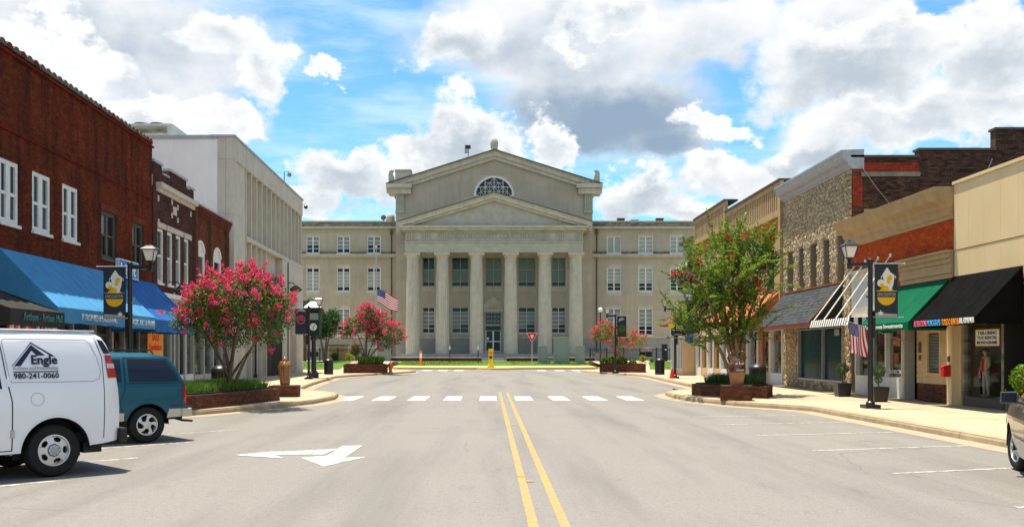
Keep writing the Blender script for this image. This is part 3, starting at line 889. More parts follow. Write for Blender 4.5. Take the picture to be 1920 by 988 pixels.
# eave returns with fluted consoles
for sx, xa, xb in ((-1, 724, 772), (1, 1081, 1129.5)):
    b = MB(); X0, X1 = XP(xa, 115.3), XP(xb, 115.3)
    b.box(X0, X1, 115.0, 117.5, ZP(352, 115.2), ZP(345, 115.2) + .02)
    b.box(X0 + .25 * (1 if sx < 0 else 1), X1 - .12, 115.35, 117.5, ZP(363, 115.2), ZP(352, 115.2) - .004)
    b.build('eave_return', M['limestone_trim'], CH)
    Xa = XP(742 if sx < 0 else 1095.5, 115.8); b = MB()
    b.box(Xa, Xa + 1.02, 115.75, 116.3, ZP(396, 115.8), ZP(364, 115.8) - .01)
    for k in range(4): b.box(Xa + .06 + k * .25, Xa + .2 + k * .25, 115.66, 115.752, ZP(393, 115.8), ZP(366, 115.8))
    b.box(Xa - .05, Xa + 1.07, 115.64, 116.3, ZP(397.5, 115.8) - .1, ZP(396, 115.8) - .004)
    b.build('fluted_console', M['limestone_grey'], CH)
    b = MB()
    xc = XP(734.5 if sx < 0 else 1118.5, 115.6); zb = ZP(341 if sx < 0 else 341, 115.6)
    prof = [(-.36, 0), (.36, 0), (.36, .85), (.30, 1.2), (.05, 1.36), (-.25, 1.33), (-.2, 1.22), (-.08, 1.0), (-.3, .6)]
    pts = [(xc + (x if sx > 0 else x) * (1 if sx > 0 else 1), zb + z) for x, z in ([(p[0], p[1]) for p in prof] if sx > 0 else [(-p[0], p[1]) for p in prof][::-1])]
    pts = [(xc + (p[0] - xc) * (-1 if sx < 0 else 1) * (1 if sx > 0 else -1), p[1]) for p in pts]
    b.yprism(pts, 115.3, 115.95); b.build('corner_ornament', M['limestone_grey'], CH)
# finial
b = MB(); b.lathe([(.5, 0), (.48, .1), (.40, .22), (.44, .5), (.47, .9), (.40, 1.25), (.22, 1.5), (.03, 1.58)], 18, (XP(926.5, 115.4), 115.7, ZP(281, 115.4) - .06), mod=lambda a, h: 1 + .05 * math.cos(9 * a))
b.build('finial', M['limestone_grey'], CH, smooth=True)
b = MB(); b.box(XP(741, 118), XP(770, 118), 118, 120, ZP(345, 118), ZP(321, 118)); b.box(XP(740, 118), XP(771, 118), 117.9, 120.1, ZP(321, 118) + .003, ZP(318, 118)); b.build('chimney', M['limestone_trim'], CH)
# lunette
b = MB(fw_)
n = 28
for k in range(n):
    a0, a1 = math.pi * k / n, math.pi * (k + 1) / n
    for r0, r1, t0, t1 in ((lun_r - .02, lun_r + .22, -.1, .10), ):
        A = [(lun_c + r0 * math.cos(a0), lun_z + r0 * math.sin(a0)), (lun_c + r1 * math.cos(a0), lun_z + r1 * math.sin(a0)), (lun_c + r1 * math.cos(a1), lun_z + r1 * math.sin(a1)), (lun_c + r0 * math.cos(a1), lun_z + r0 * math.sin(a1))]
        b.hexa([(x, t0, z) for x, z in A], [(x, t1, z) for x, z in A])
lw = b.build('lunette_window', M['white_wood'], CH)
b = MB(fw_); b.poly([(lun_c + (lun_r) * math.cos(math.pi * k / n), .012, lun_z + lun_r * math.sin(math.pi * k / n)) for k in range(n + 1)]); b.build('pane', M['win_blue'], lw)
b = MB(fw_)
def bar2(p, q, w=.055, t=.03):
    p, q = Vector(p), Vector(q)
    if (q - p).length < .05: return
    d = (q - p).normalized(); nn = Vector((-d.y, d.x)) * w / 2
    A = [p - nn, q - nn, q + nn, p + nn]
    b.hexa([(v.x, t - .015, v.y) for v in A], [(v.x, t + .02, v.y) for v in A])
def inl(x, z): return x * x + z * z < (lun_r * .985) ** 2 and z >= 0
cell = lun_r / 2.06
for i in (-2, -1, 0, 1, 2):
    x = i * cell; h = math.sqrt(max(0, lun_r ** 2 - x * x)); bar2((lun_c + x, lun_z), (lun_c + x, lun_z + h), .07)
for i in (0, 1):
    z = i * cell + .02; h = math.sqrt(lun_r ** 2 - z * z); bar2((lun_c - h, lun_z + z), (lun_c + h, lun_z + z), .07, .034)
for i in range(-3, 3):
    for k in range(0, 2):
        cx, cz = (i + .5) * cell, (k + .5) * cell
        for a in range(8):
            an = a * math.pi / 4; L_ = cell * (.5 if a % 2 == 0 else .707)
            e = (cx + L_ * math.cos(an), cz + L_ * math.sin(an))
            if inl(*e) and inl(cx, cz): bar2((lun_c + cx, lun_z + cz), (lun_c + e[0], lun_z + e[1]), .04, .028)
b.build('glazing_bars', M['white_wood'], lw)
# portico: steps, columns, entablature, pediment
cx_ = [774, 829.5, 893.5, 957.5, 1021.5, 1079.5]
zb, zt = 1.5, ZP(474.5, Y0)
pl, pr_ = XP(748, 110), XP(1106, 110)
b = MB(); b.box(pl, pr_, 110.4, 116.2, .6, zb); b.build('portico_floor', M['granite'], CH)
for k in range(2):
    b = MB(); b.box(pl - .35 * (k + 1), pr_ + .35 * (k + 1), 110.4 - .4 * (k + 1), 110.4 - .4 * k - .002, .6, zb - .16 * (k + 1)); b.build('step', M['granite'], CH)
for k in range(5):
    b = MB(); b.box(XP(902, 108), XP(950, 108), 109.55 - .36 * (k + 1), 109.55 - .36 * k - .002, .6, 1.17 - .1 * (k + 1)); b.build('step', M['limestone_trim'], CH)
NF = 20
def flute(a, h): return 1 - .045 * abs(math.sin(a * NF / 2)) ** .6 if h < 1e9 else 1
def column_mesh():
    H = zt - zb
    mb = MB(); prof = []
    for k in range(9):
        f = k / 8; r = .83 - .15 * f ** 1.5
        prof.append((r, H * .935 * f))
    mb.lathe(prof, 80, mod=lambda a, h: 1 - .055 * abs(math.cos(a * NF / 2)))
    me_c = mb
    return me_c, H
for px in cx_:
    x = XP(px, Y0); mb, H = column_mesh()
    mb.v = [(v[0] + x, v[1] + Y0, v[2] + zb) for v in mb.v]
    col = mb.build('column', M['limestone_trim'], CH, smooth=True)
    c = MB(); c.lathe([(.69, H * .935), (.70, H * .945), (.74, H * .952), (.72, H * .956), (.86, H * .972), (.88, H * .976)], 32, (x, Y0, zb))
    c.box(x - .93, x + .93, Y0 - .93, Y0 + .93, zb + H * .976 + .002, zt - .003)
    c.build('capital', M['limestone_trim'], col)
ea, eb = XP(759.5, 111), XP(1093, 111)
b = MB()
b.box(ea, eb, 111.0, 113.0, zt, ZP(455, 111)); b.box(ea - .08, eb + .08, 110.9, 113.0, ZP(455, 111) + .003, ZP(453.4, 111) + .05)
b.build('architrave', M['limestone_grey'], CH)
zf0, zf1 = ZP(453.4, 111) + .055, ZP(432, 111)
b = MB(); b.box(ea, eb, 111.05, 113.0, zf0, zf1); fz = b.build('frieze', M['limestone_grey'], CH)
zs = [762, 798, 829]
for px in (767, 798.5, 828.5, 1020.5, 1053, 1087):
    x = XP(px, 111); b = MB()
    for k in range(4): b.box(x - .38 + k * .205, x - .25 + k * .205, 110.93, 111.048, zf0 + .02, zf1 - .06)
    b.box(x - .40, x + .40, 110.92, 111.049, zf1 - .055, zf1 - .003)
    b.build('triglyph', M['limestone_grey'], CH)
for px in (783, 814, 1037, 1070):
    b = MB(); b.lathe([(.42, 0), (.42, .05), (.3, .055), (.28, .03)], 20, (XP(px, 111), 110.99, (zf0 + zf1) / 2), 'y'); b.build('wreath', M['limestone_grey'], CH)
text('LINCOLN COUNTY COURT HOUSE', 10.4, .74, M['granite'], fz, (XP(925, 111), 111.03, (zf0 + zf1) / 2), FR, FN, 'carved_lettering', .03)
b = MB()
b.box(ea - .35, eb + .35, 110.5, 113.0, zf1 + .003, zf1 + .26); b.box(ea - .6, eb + .6, 110.2, 113.0, zf1 + .262, ZP(423, 110.3))
for k in range(13):
    x = ea + .5 + (eb - ea - 1.0) * k / 12; b.box(x - .3, x + .3, 110.62, 111.0, zf1 - .08, zf1 - .002)
b.build('cornice', M['limestone_trim'], CH)
pz0 = ZP(422.5, 110.3) + .003; pal, par = XP(747, 110.3), XP(1110, 110.3); pax = XP(926.5, 110.3); paz = ZP(361.5, 110.3)
b = MB(); b.prism([(pal + 1.4, 110.95, pz0), (par - 1.4, 110.95, pz0), (pax, 110.95, paz - .8)], [(pal + 1.4, 115.9, pz0), (par - 1.4, 115.9, pz0), (pax, 115.9, paz - .8)])
b.build('tympanum', M['limestone_grey'], CH)
def gab2(z):
    k = (z - pz0) * (pax - pal - 1.4) / (paz - .8 - pz0); return (pal + 1.5 + k, par - 1.5 - k)
ashlar('tympanum_block', FF(110.95), pal + 1.4, par - 1.4, pz0, paz - .9, [], M['limestone_grey'], CH, clip=gab2)
pe = ZP(415.5, 110.3)
rake_pair(pal, par, pe, pax, paz, 110.3, ((0, .14, .1, 5.6), (.142, .55, .0, 5.58), (.552, .86, -.28, 5.5)), M['limestone_trim'], CH, 'raking_cornice')
rake_pair(pal - .05, par + .05, pe + .09, pax, paz + .09, 110.2, ((0, .088, .08, 5.65),), M['cap_dark'], CH, 'roof_edge')
b = MB(); b.box(ea, eb, 113.02, 115.94, ZP(470, 114), ZP(466, 114)); b.build('portico_ceiling', M['limestone_trim'], CH)
# portico windows and door
def shade3(a, b_, c): return lambda r, k: (a, b_, c)[r]
for k, (a, c) in enumerate(winx):
    window(CH, fw_, XP(a, Yw), XP(c, Yw), ZP(537, Yw), ZP(482, Yw), M['limestone_grey'], shade3(M['win_tealdark'] if k < 2 else M['win_teal'], M['win_teal'], M['win_tealdark']), 2, 3, -.2, .1, .07, rowf=[0, .42, .86, 1])
    if k != 2:
        wide = k in (1, 3)
        window(CH, fw_, XP(a, Yw), XP(c, Yw), ZP(624.5, Yw), ZP(575.5, Yw), M['white_wood'], (lambda r, q: M['win_tealdark'] if r in (0, 5) or (r == 4 and q == 1) else M['win_shade2']), 2, 6, -.2, .09, .075 if not wide else .05)
    b = MB(fw_); b.box(XP(a, Yw) - .15, XP(c, Yw) + .15, -.02, .12, ZP(537, Yw) - .22, ZP(537, Yw) - .01)
    b.build('window_sill', M['limestone_trim'], CH)
    if k != 2:
        b = MB(fw_); b.box(XP(a, Yw) - .15, XP(c, Yw) + .15, -.02, .12, ZP(624.5, Yw) - .25, ZP(624.5, Yw) - .01)
        b.build('window_sill', M['limestone_trim'], CH)
dx0, dx1 = door[0], door[1]
d = MB(fw_)
d.box(dx0, dx0 + .2, -.3, -.1, door[2], door[3]); d.box(dx1 - .2, dx1, -.3, -.1, door[2], door[3])
d.box(dx0 + .2, dx1 - .2, -.3, -.1, ZP(611, Yw), ZP(607.5, Yw)); d.box(dx0 + .2, dx1 - .2, -.3, -.1, ZP(620.5, Yw), ZP(619, Yw)); d.box(dx0 + .2, dx1 - .2, -.3, -.1, door[3] - .15, door[3])
dr = d.build('entrance_door', M['limestone_grey'], CH)
b = MB(fw_); b.box(dx0 + .2, dx1 - .2, -.29, -.25, door[2], door[3] - .15); b.build('pane', M['win_blue'], dr)
b = MB(fw_); xm = (dx0 + dx1) / 2
for x in (dx0 + .24, xm - .04, xm + .04, dx1 - .24): b.box(x - .04, x + .04, -.24, -.18, door[2], ZP(620.6, Yw))
for z in (ZP(640, Yw), door[2] + .1): b.box(dx0 + .2, dx1 - .2, -.235, -.185, z - .05, z + .05)
b.build('door_frame', M['steel'], dr)
b = MB(fw_); b.box(dx0 + .32, dx0 + .62, -.235, -.22, ZP(637, Yw), ZP(632, Yw)); b.build('notice', M['letter_white'], dr)
b = MB(fw_)
for k in range(9):
    x = dx0 + .25 + (dx1 - dx0 - .5) * k / 8; b.box(x - .02, x + .02, -.22, -.17, ZP(607.5, Yw), door[3] - .15)
for q in range(4):
    xc = dx0 + .25 + (dx1 - dx0 - .5) * (q + .5) / 4
    for zz in (.3, .7):
        z = ZP(607.5, Yw) + (door[3] - .15 - ZP(607.5, Yw)) * zz
        b.lathe([(.14, 0), (.14, .03), (.1, .03)], 10, (xc, -.2, z), 'y')
b.build('entrance_grille', M['banner_grey'], dr)
b = MB(fw_); zz = ZP(573, Yw)
b.box(XP(905, Yw), XP(944.5, Yw), 0.01, .45, zz - .25, zz); b.box(XP(907, Yw), XP(943, Yw), .01, .3, ZP(585, Yw), zz - .252)
b.prism([(XP(905, Yw), .4, zz + .003), (XP(944.5, Yw), .4, zz + .003), (XP(924.7, Yw), .4, ZP(555, Yw))], [(XP(905, Yw), .01, zz + .003), (XP(944.5, Yw), .01, zz + .003), (XP(924.7, Yw), .01, ZP(555, Yw))])
b.build('door_pediment', M['limestone_trim'], CH)
# wings
Yg = 118.0; fg = FF(Yg)
def wing(xa, xb, wins, far):
    zp, zl = ZP(414.5, Yg), ZP(429, Yg)
    holes = []
    for a, c in wins:
        A, C = XP(a, Yg), XP(c, Yg)
        holes += [(A, C, ZP(475, Yg), ZP(442.5, Yg)), (A, C, ZP(546, Yg), ZP(501.5, Yg)), (A, C, ZP(628.5, Yg), ZP(578, Yg))]
        holes.append((A + .1, C - .1, ZP(669, Yg), ZP(659, Yg)))
    b = MB(fg); wall(b, xa, xb, .3, zl, holes, .3); b.build('wing_wall', M['limestone_trim'], CH)
    zbase = ZP(633, Yg)
    ashlar('wall_block', fg, xa, xb, zbase + .2, zl - .02, holes, M['limestone'], CH)
    ashlar('base_block', fg, xa, xb, .6, zbase - .02, holes, M['granite'], CH, 1.3, .55)
    b = MB(fg); b.box(xa, xb, -.02, .1, zbase, zbase + .19); b.build('water_table', M['limestone_trim'], CH)
    b = MB(fg); b.box(xa, xb, -.02, .55, ZP(480, Yg), ZP(477, Yg)); b.box(xa, xb, -.02, .4, ZP(480, Yg) - .2, ZP(480, Yg) - .003); b.build('belt_course', M['limestone_trim'], CH)
    for h0, h1 in zip([xa] + [XP(c, Yg) for a, c in wins], [XP(a, Yg) for a, c in wins] + [xb]):
        if h1 - h0 > .1:
            b = MB(fg); b.box(h0, h1, -.01, .025, ZP(476.8, Yg), ZP(471.5, Yg)); b.build('stained_band', M['stained'], CH)
    b = MB(fg); b.box(xa, xb, -.6, .5, zl, zl + .22); b.build('cornice', M['limestone_trim'], CH)
    b = MB(fg); b.box(xa, xb, -.6, .12, zl + .222, zp - .16); b.build('parapet', M['stained'], CH)
    b = MB(fg); b.box(xa, xb, -.7, .2, zp - .158, zp); b.build('parapet_cap', M['limestone_grey'], CH)
    b = MB(); b.box(xa, xb, Yg + .4, Yg + 18, .3, zl); b.build('wing_block', M['limestone'], CH)
    for n_, (a, c) in enumerate(wins):
        A, C = XP(a, Yg), XP(c, Yg)
        lower = RND.choice((3, 4, 4))
        if far and n_ == 0: f3 = lambda r, q: M['win_shade']
        elif far: f3 = lambda r, q: M['win_shade']
        else: f3 = (lambda lw: lambda r, q: M['win_shade2'] if r < lw else M['win_blue'])(2 if n_ == 2 else 3 if n_ == 1 else 2)
        window(CH, fg, A, C, ZP(475, Yg), ZP(442.5, Yg), M['white_wood'], f3, 2, 1 if far and n_ == 0 else 4, -.15, .12, .07, sill=.03, mull={0: .16})
        if not far: f2 = (lambda n: lambda r, q: M['win_blue'] if r == 0 or r == 5 and n > 0 else M['win_shade'])(n_)
        else: f2 = (lambda n: lambda r, q: M['win_shade'] if r < 4 - (n == 2) * 2 else M['win_blue'])(n_)
        window(CH, fg, A, C, ZP(546, Yg), ZP(501.5, Yg), M['white_wood'], f2, 2, 6, -.15, .12, .06, sill=.08, mull={0: .16})
        window(CH, fg, A, C, ZP(628.5, Yg), ZP(578, Yg), M['white_wood'], (lambda r, q: M['win_shade2'] if r < 4 else M['win_blue']), 2, 6, -.15, .12, .06, sill=.08, mull={0: .16})
        window(CH, fg, A + .1, C - .1, ZP(669, Yg), ZP(659, Yg), M['cream_frame'], (lambda r, q: M['win_blue']), 2, 1, -.15, .08, .1)
wing(-40, x_l, [(574.2, 599), (631.3, 656.4), (688.2, 714)], False)
wing(x_r, 42, [(1137.8, 1165), (1197, 1224.5), (1256, 1283)], True)
for px in (734, 1119):
    b = MB(fg); x = XP(px, Yg); b.tube([(x, .08, 1.5), (x, .08, ZP(430, Yg))], .07, 8); b.box(x - .16, x + .16, .01, .2, ZP(440, Yg), ZP(432, Yg)); b.build('downpipe', M['cap_dark'], CH)
# brick retaining wall in front of the steps
for xa, xb in ((XP(700, 107), XP(903, 107)), (XP(950, 107), XP(1170, 107))):
    rw = thing('retaining_wall', 'low dark brick retaining wall left of the courthouse steps' if xa < 0 else 'low dark brick retaining wall right of the courthouse steps', 'wall', ((xa + xb) / 2, 107.3, .69))
    b = MB(); b.box(xa, xb, 107.31, 107.6, .5, 1.05); b.build('wall_core', M['mortar'], rw)
    brick_mesh('brick', brick_rects(xa, xb, .66, 1.05, [], .22, .078, .012), FF(107.3), M['brick_plum'], rw)
    b = MB(); b.box(xa, xb, 107.2, 107.7, 1.052, 1.13); b.build('coping', M['limestone_trim'], rw)
    b = MB(); b.box(xa, xb, 107.7, 110, .5, 1.06); b.build('raised_bed', M['limestone_trim'], rw)
# ================================================================== left row of buildings
def shell(root, fr, s0, s1, z1, depth=16, m=None, front=.45):
    """side walls, back and roof of a building behind its front wall"""
    b = MB(fr)
    b.box(s0, s1, -depth, -front, .1, z1 - .4)
    return b.build('building_body', m or M['roof'], root)
def awning(root, fr, s0, s1, zw, zf, proj, val, m, name='awning', seams=0, label=None, thick=.015):
    """sloped cloth with side panels and a hanging valance"""
    a = thing(name, *label, fr((s0 + s1) / 2, .5, zf)) if label else None
    par = a or root
    b = MB(fr)
    n = 2 * max(2, seams or 6); nv = 5
    def cp(i, k):
        x, f = s0 + (s1 - s0) * i / n, k / nv
        dip = (.028 if i % 2 else 0) * math.sin(math.pi * f) + .05 * math.sin(math.pi * f)
        return (x, .03 + proj * f, zw + (zf - zw) * f - dip)
    for i in range(n):
        for k in range(nv): b.add([cp(i, k), cp(i + 1, k), cp(i + 1, k + 1), cp(i, k + 1)], [(0, 1, 2, 3)])
    b.build('awning_cloth', m, par, smooth=True)
    b = MB(fr)
    for i in range(0, n + 1, 2): b.tube([(q[0], q[1], q[2] + .001) for q in (cp(i, k) for k in range(nv + 1))], .0045, 4)
    b.build('seam', m, par, kind='stuff')
    b = MB(fr)
    n2 = max(4, int((s1 - s0) / .25))
    top, bot = [], []
    for i in range(n2 + 1):
        x = s0 + (s1 - s0) * i / n2; w = .012 * math.sin(i * 2.1)
        top.append((x, .03 + proj, zf)); bot.append((x, .03 + proj + w, zf - val + .012 * math.sin(i * 1.3)))
    for i in range(n2): b.add([top[i], top[i + 1], bot[i + 1], bot[i]], [(0, 1, 2, 3)])
    b.build('valance', m, par)
    for x in (s0, s1):
        b = MB(fr); b.poly([(x, .03, zw), (x, .03 + proj, zf), (x, .03 + proj, zf - val), (x, .03, zf - val)]); b.build('side_panel', m, par)
    b = MB(fr)
    for x in (s0 + .04, (s0 + s1) / 2, s1 - .04):
        b.tube([(x, .03, zf - val + .06), (x, .0 + proj, zf - .03)], .018, 5); b.tube([(x, .03, zw - .08), (x, proj, zf - .05)], .018, 5)
    b.build('awning_frame', M['galv'], par)
    return a

def clear_pane(fr, a, c, t, z0, z1, w, left):
    b = MB(fr); P = [(a, t, z0), (c, t, z0), (c, t, z1), (a, t, z1)]
    b.poly(P if left else P[::-1]); b.build('pane', M['clear'], w, recalc=False)
def goods(fr, a, c, t0, t1, z0, z1, par, shelves=3):
    b = MB(fr)
    for k in range(shelves):
        z = z0 + (z1 - z0) * k / shelves; s = a + .05
        while s < c - .15:
            w = RND.uniform(.06, .22); h = RND.uniform(.1, .8) * (z1 - z0) / shelves
            if RND.random() < .75: b.box(s, min(s + w, c), t0 + RND.uniform(0, .04), t1 - RND.uniform(0, .05), z + .02, z + h)
            s += w + RND.uniform(.02, .12)
        b.box(a, c, t0, t1, z - .01, z + .015)
    b.build('goods', M['goods'], par, kind='stuff', recalc=False)
# ---- near brick building
y0, y1 = 13.0, SL(285)
ZT = 10.05
B1 = thing('brick_building', 'two storey orange-red brick building with clay tile coping above the long blue awning', 'building', LF((y0 + y1) / 2, -6, .15))
wins = []
for a, c in ((-260, -190), (-150, -95), (-62, -20), (-2, 33.5), (60, 93.5), (116.5, 145)):
    A, C = SL(a), SL(c); wins.append((A, C, 5.23, 6.96))
dw = []
for a, c in ((190, 219.5), (248, 270.5)):
    dw.append((SL(a), SL(c), 4.98, 6.62))
b = MB(LF); wall(b, y0, y1, 4.3, ZT, wins + dw, .25); b.build('front_wall', M['mortar'], B1)
brick_mesh('brick', brick_rects(y0, y1, 4.35, ZT - .04, wins + dw, .215, .076, .011), LF, M['brick_orange'], B1)
shell(B1, LF, y0, y1, ZT, 18, M['brick_orange'])
# string courses
for z in (7.75, 9.86):
    b = MB(LF); b.box(y0, y1, -.02, .055 if z < 9 else .09, z, z + .07); b.build('string_course', M['brick_orange'], B1)
# clay tiles on the parapet
x = y0
while x < y1 - .1:
    b = MB(LF); w = .40
    pr = [(-.19, 0), (-.17, .10), (-.09, .17), (.0, .19), (.09, .17), (.17, .10), (.19, 0)]
    b.prism([(x + w / 2 + p[0], .07, ZT - .04 + p[1] * .95) for p in pr], [(x + w / 2 + p[0] * .9, -.5, ZT + .08 + p[1] * .95) for p in pr])
    b.build('coping_tile', M['brick_rust'] if RND.random() < .3 else M['cap_dark'], B1); x += w + .01
for (A, C, z0, z1) in wins:
    # paired sashes in a white frame
    mid = (A + C) / 2
    pk = lambda r, k: (M['win_green'] if k == 1 else M['win_blue']) if r == 0 else M['win_violet']
    window(B1, LF, A, C, z0, z1, M['white_wood'], pk, 2, 2, -.06, .13, .09, rowf=[0, .53, 1], mull={0: .26}, sill=.08)
for (A, C, z0, z1) in dw:
    window(B1, LF, A, C, z0, z1, M['cream_frame'], lambda r, k: M['win_shade2'] if (r, k) == (0, 0) else M['win_blue'], 2, 2, -.14, .12, .07, mull={0: .16}, sill=.05)
    b = MB(LF); b.box(A - .12, C + .12, .0, .03, z1 + .02, z1 + .22); b.build('lintel', M['brick_rust'], B1)
# shop front below the awning
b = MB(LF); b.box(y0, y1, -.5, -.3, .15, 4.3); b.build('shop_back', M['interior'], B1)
xs = [y0, 15.0, 17.2, 19.4, 21.6, 23.6, 25.4, 27.2, 29.0, 30.8, 32.6, 34.2, 35.4, 37.0, y1 - .05]
for i, (a, c) in enumerate(zip(xs, xs[1:])):
    if i % 2 == 0 or i > 10:
        b = MB(LF); b.box(a, c, -.3, .02, .15, .75); b.build('stall_riser', M['brick_rust'], B1)
        f = MB(LF)
        f.box(a, a + .07, -.2, .0, .75, 4.0); f.box(c - .07, c, -.2, .0, .75, 4.0); f.box(a + .07, c - .07, -.2, .0, 3.93, 4.0); f.box(a + .07, c - .07, -.2, .0, .75, .83); f.box(a + .07, c - .07, -.18, -.02, 2.95, 3.01)
        w = f.build('shop_window', M['galv'], B1)
        goods(LF, a + .08, c - .08, -.29, -.14, .83, 2.4, B1)
        for z0_, z1_ in ((.83, 2.95), (3.01, 3.93)):
            clear_pane(LF, a + .07, c - .07, -.1, z0_, z1_, w, True)
    else:
        f = MB(LF); f.box(a, a + .09, -.28, -.1, .15, 4.0); f.box(c - .09, c, -.28, -.1, .15, 4.0); f.box(a + .09, c - .09, -.28, -.1, 2.3, 2.4); f.box(a + .09, c - .09, -.26, -.12, .15, .4)
        w = f.build('shop_door', M['galv'], B1)
        p = MB(LF); p.box(a + .09, c - .09, -.2, -.185, .4, 2.3); p.build('pane', M['win_blue'], w)
        p = MB(LF); p.box(a + .09, c - .09, -.2, -.185, 2.4, 3.95); p.build('pane', M['win_tealdark'], w)
for px in (325, 345):
    s = SL(px); b = MB(LF); b.box(s - .09, s + .09, -.02, .06, .15, 4.25); b.build('pilaster', M['galv'], B1)
ab = awning(B1, LF, SL(-2) - .05, SL(207), 4.50, 2.92, 1.55, .42, M['awn_blue'], 'blue_awning', 14, ('long sky-blue awning with white lettering on the near half of the brick shop front', 'awning'))
ab2 = awning(B1, LF, SL(207) + .02, SL(289), 4.46, 2.86, 1.55, .44, M['awn_blue2'], 'blue_awning', 6, ('deep-blue end of the awning above the orange sale sign', 'awning'))
def ltext(s, sc, z, w, h, m, par, t, **k): return text(s, w, h, m, par, LF(sc, t, z), LR, LN, **k)
ltext('P TROPHIES & ENGRAVING', 28.75, 2.70, 2.75, .185, M['letter_pale'], ab, 1.61, bold=.008)
ltext('CLASSIC ART & FRAME', 32.5, 2.70, 2.6, .18, M['letter_pale'], ab, 1.61, bold=.008)
ltext('J BAR W', 36.9, 2.63, .75, .14, M['letter_pale'], ab2, 1.61)
ak = awning(B1, LF, 22.0, 25.0, 3.45, 2.72, 2.05, .40, M['awn_brown'], 'black_awning', 6, ('black awning with teal Old English lettering reading Antique - Artisan Mall', 'awning'))
ltext('Antique - Artisan Mall', 23.68, 2.52, 2.2, .24, M['letter_teal'], ak, 2.12, bold=.012)
# striped cloth hung under the black awning
cl = thing('hanging_cloth', 'red, white and green striped cloth hanging under the black awning', 'curtain', LF(23.8, 1.9, 2.2))
for i in range(26):
    s = 22.3 + i * .105; b = MB(LF); tw = RND.uniform(-.05, .05)
    b.hexa([(s, 1.85, 2.34), (s + .1, 1.85, 2.34), (s + .1, 1.88, 2.34), (s, 1.88, 2.34)], [(s + tw, 1.86, 1.85), (s + .1 + tw, 1.86, 1.85), (s + .1 + tw, 1.89, 1.85), (s + tw, 1.89, 1.85)])
    b.build('strip', [M['letter_pink'], M['letter_white'], M['letter_red'], M['letter_white'], M['win_shade'], M['bloom_coral'], M['awn_green']][RND.choice((0, 1, 2, 3, 4, 5, 1, 0, 6))], cl)
# blue sign on brackets
sg = thing('hanging_sign', 'blue sign with white letters projecting from the brick wall above the awning', 'sign', LF(SL(232), .3, 4.9))
b = MB(LF); s0, s1 = SL(214), SL(250); zz0, zz1 = 4.45, 5.02
b.box(s0, s1, .08, .16, zz0, zz1); b.build('sign_board', M['sign_blue'], sg)
b = MB(LF)
for a in ((s0, s1, zz1, zz1 + .04), (s0, s1, zz0 - .04, zz0)): b.box(a[0] - .04, a[1] + .04, .06, .18, a[2], a[3])
b.box(s0 - .04, s0, .06, .18, zz0, zz1); b.box(s1, s1 + .04, .06, .18, zz0, zz1); b.build('sign_frame', M['letter_pale'], sg)
ltext('bi·lit', (s0 + s1) / 2, 4.72, (s1 - s0) * .8, .42, M['letter_white'], sg, .165, bold=.02)
# orange sale sign
sg = thing('sale_sign', 'orange sale sign with red letters hanging in the shop front under the blue awning', 'sign', LF(SL(293), .7, 2.0))
ss0, ss1 = 36.0, 37.75
b = MB(LF); b.box(ss0, ss1, .62, .65, 1.4, 2.40); b.build('sign_board', M['letter_orange'], sg)
b = MB(LF)
for s in (ss0 + .1, ss1 - .1): b.tube([(s, .635, 2.40), (s, .635, 2.72)], .008, 4)
b.build('hanging_cord', M['black'], sg)
ltext('SALE', 36.9, 2.25, .85, .22, M['letter_red'], sg, .652, bold=.02)
ltext('Liquidation', 36.87, 1.86, 1.5, .36, M['letter_red'], sg, .652, bold=.02)

# ---- dark plum brick building with stepped parapet
y0, y1 = SL(286), SL(363)
B2 = thing('brick_building', 'dark plum brick building with stepped parapet and white tile ornaments', 'building', LF((y0 + y1) / 2, -6, .15))
zt = 9.05
ws = []
for a, c in ((295, 306.5), (313.5, 323.5), (329.5, 339), (345, 354)):
    ws.append((SL(a), SL(c), 4.55, 6.78))
b = MB(LF); wall(b, y0 + .01, y1, 3.9, zt, ws, .25); b.build('front_wall', M['mortar'], B2)
brick_mesh('brick', brick_rects(y0 + .01, y1, 4.0, zt - .02, ws, .215, .076, .011), LF, M['brick_plum'], B2)
shell(B2, LF, y0 + .02, y1, zt, 18, M['brick_plum'])
L_ = y1 - y0
for f0, f1, h in ((.0, .2, .42), (.36, .80, .42), (.0, 1., 0), (.86, 1., .18)):
    a, c = y0 + L_ * f0 + .02, y0 + L_ * f1
    if h:
        b = MB(LF); b.box(a, c, -.34, -.004, zt, zt + h - .1); b.build('parapet_core', M['mortar'], B2)
        brick_mesh('brick', brick_rects(a, c, zt, zt + h - .1, [], .215, .076, .011), LF, M['brick_plum'], B2)
        b = MB(LF); b.box(a - .02, c + .04, -.4, .07, zt + h - .098, zt + h); b.build('coping', M['galv'], B2)
for f0, f1 in ((.2, .36), (.8, .86)):
    b = MB(LF); b.box(y0 + L_ * f0 + .05, y0 + L_ * f1 - .03, -.4, .06, zt + .003, zt + .07); b.build('coping', M['galv'], B2)
b = MB(LF); zc = 8.25
b.box(y0 + .45, y1 - .1, -.02, .10, zc, zc + .16); b.box(y0 + .4, y1 - .05, -.02, .24, zc + .162, zc + .36); b.build('white_cornice', M['cream_stone'], B2)
def tile(sc, z, w, h):
    b = MB(LF); b.box(sc - w / 2, sc + w / 2, .012, .035, z - h / 2, z + h / 2); b.build('ornament_tile', M['cream_stone'], B2)
sc = SL(327)
tile(sc, 7.78, .52, .36)
for dx, dz in ((-.42, .32), (.42, .22), (-.42, -.24), (.42, -.34)): tile(sc + dx, 7.78 + dz, .17, .22)
for px, z in ((296, 7.98), (296.5, 7.02), (357, 8.0), (357, 6.9)): tile(SL(px), z, .17, .24)
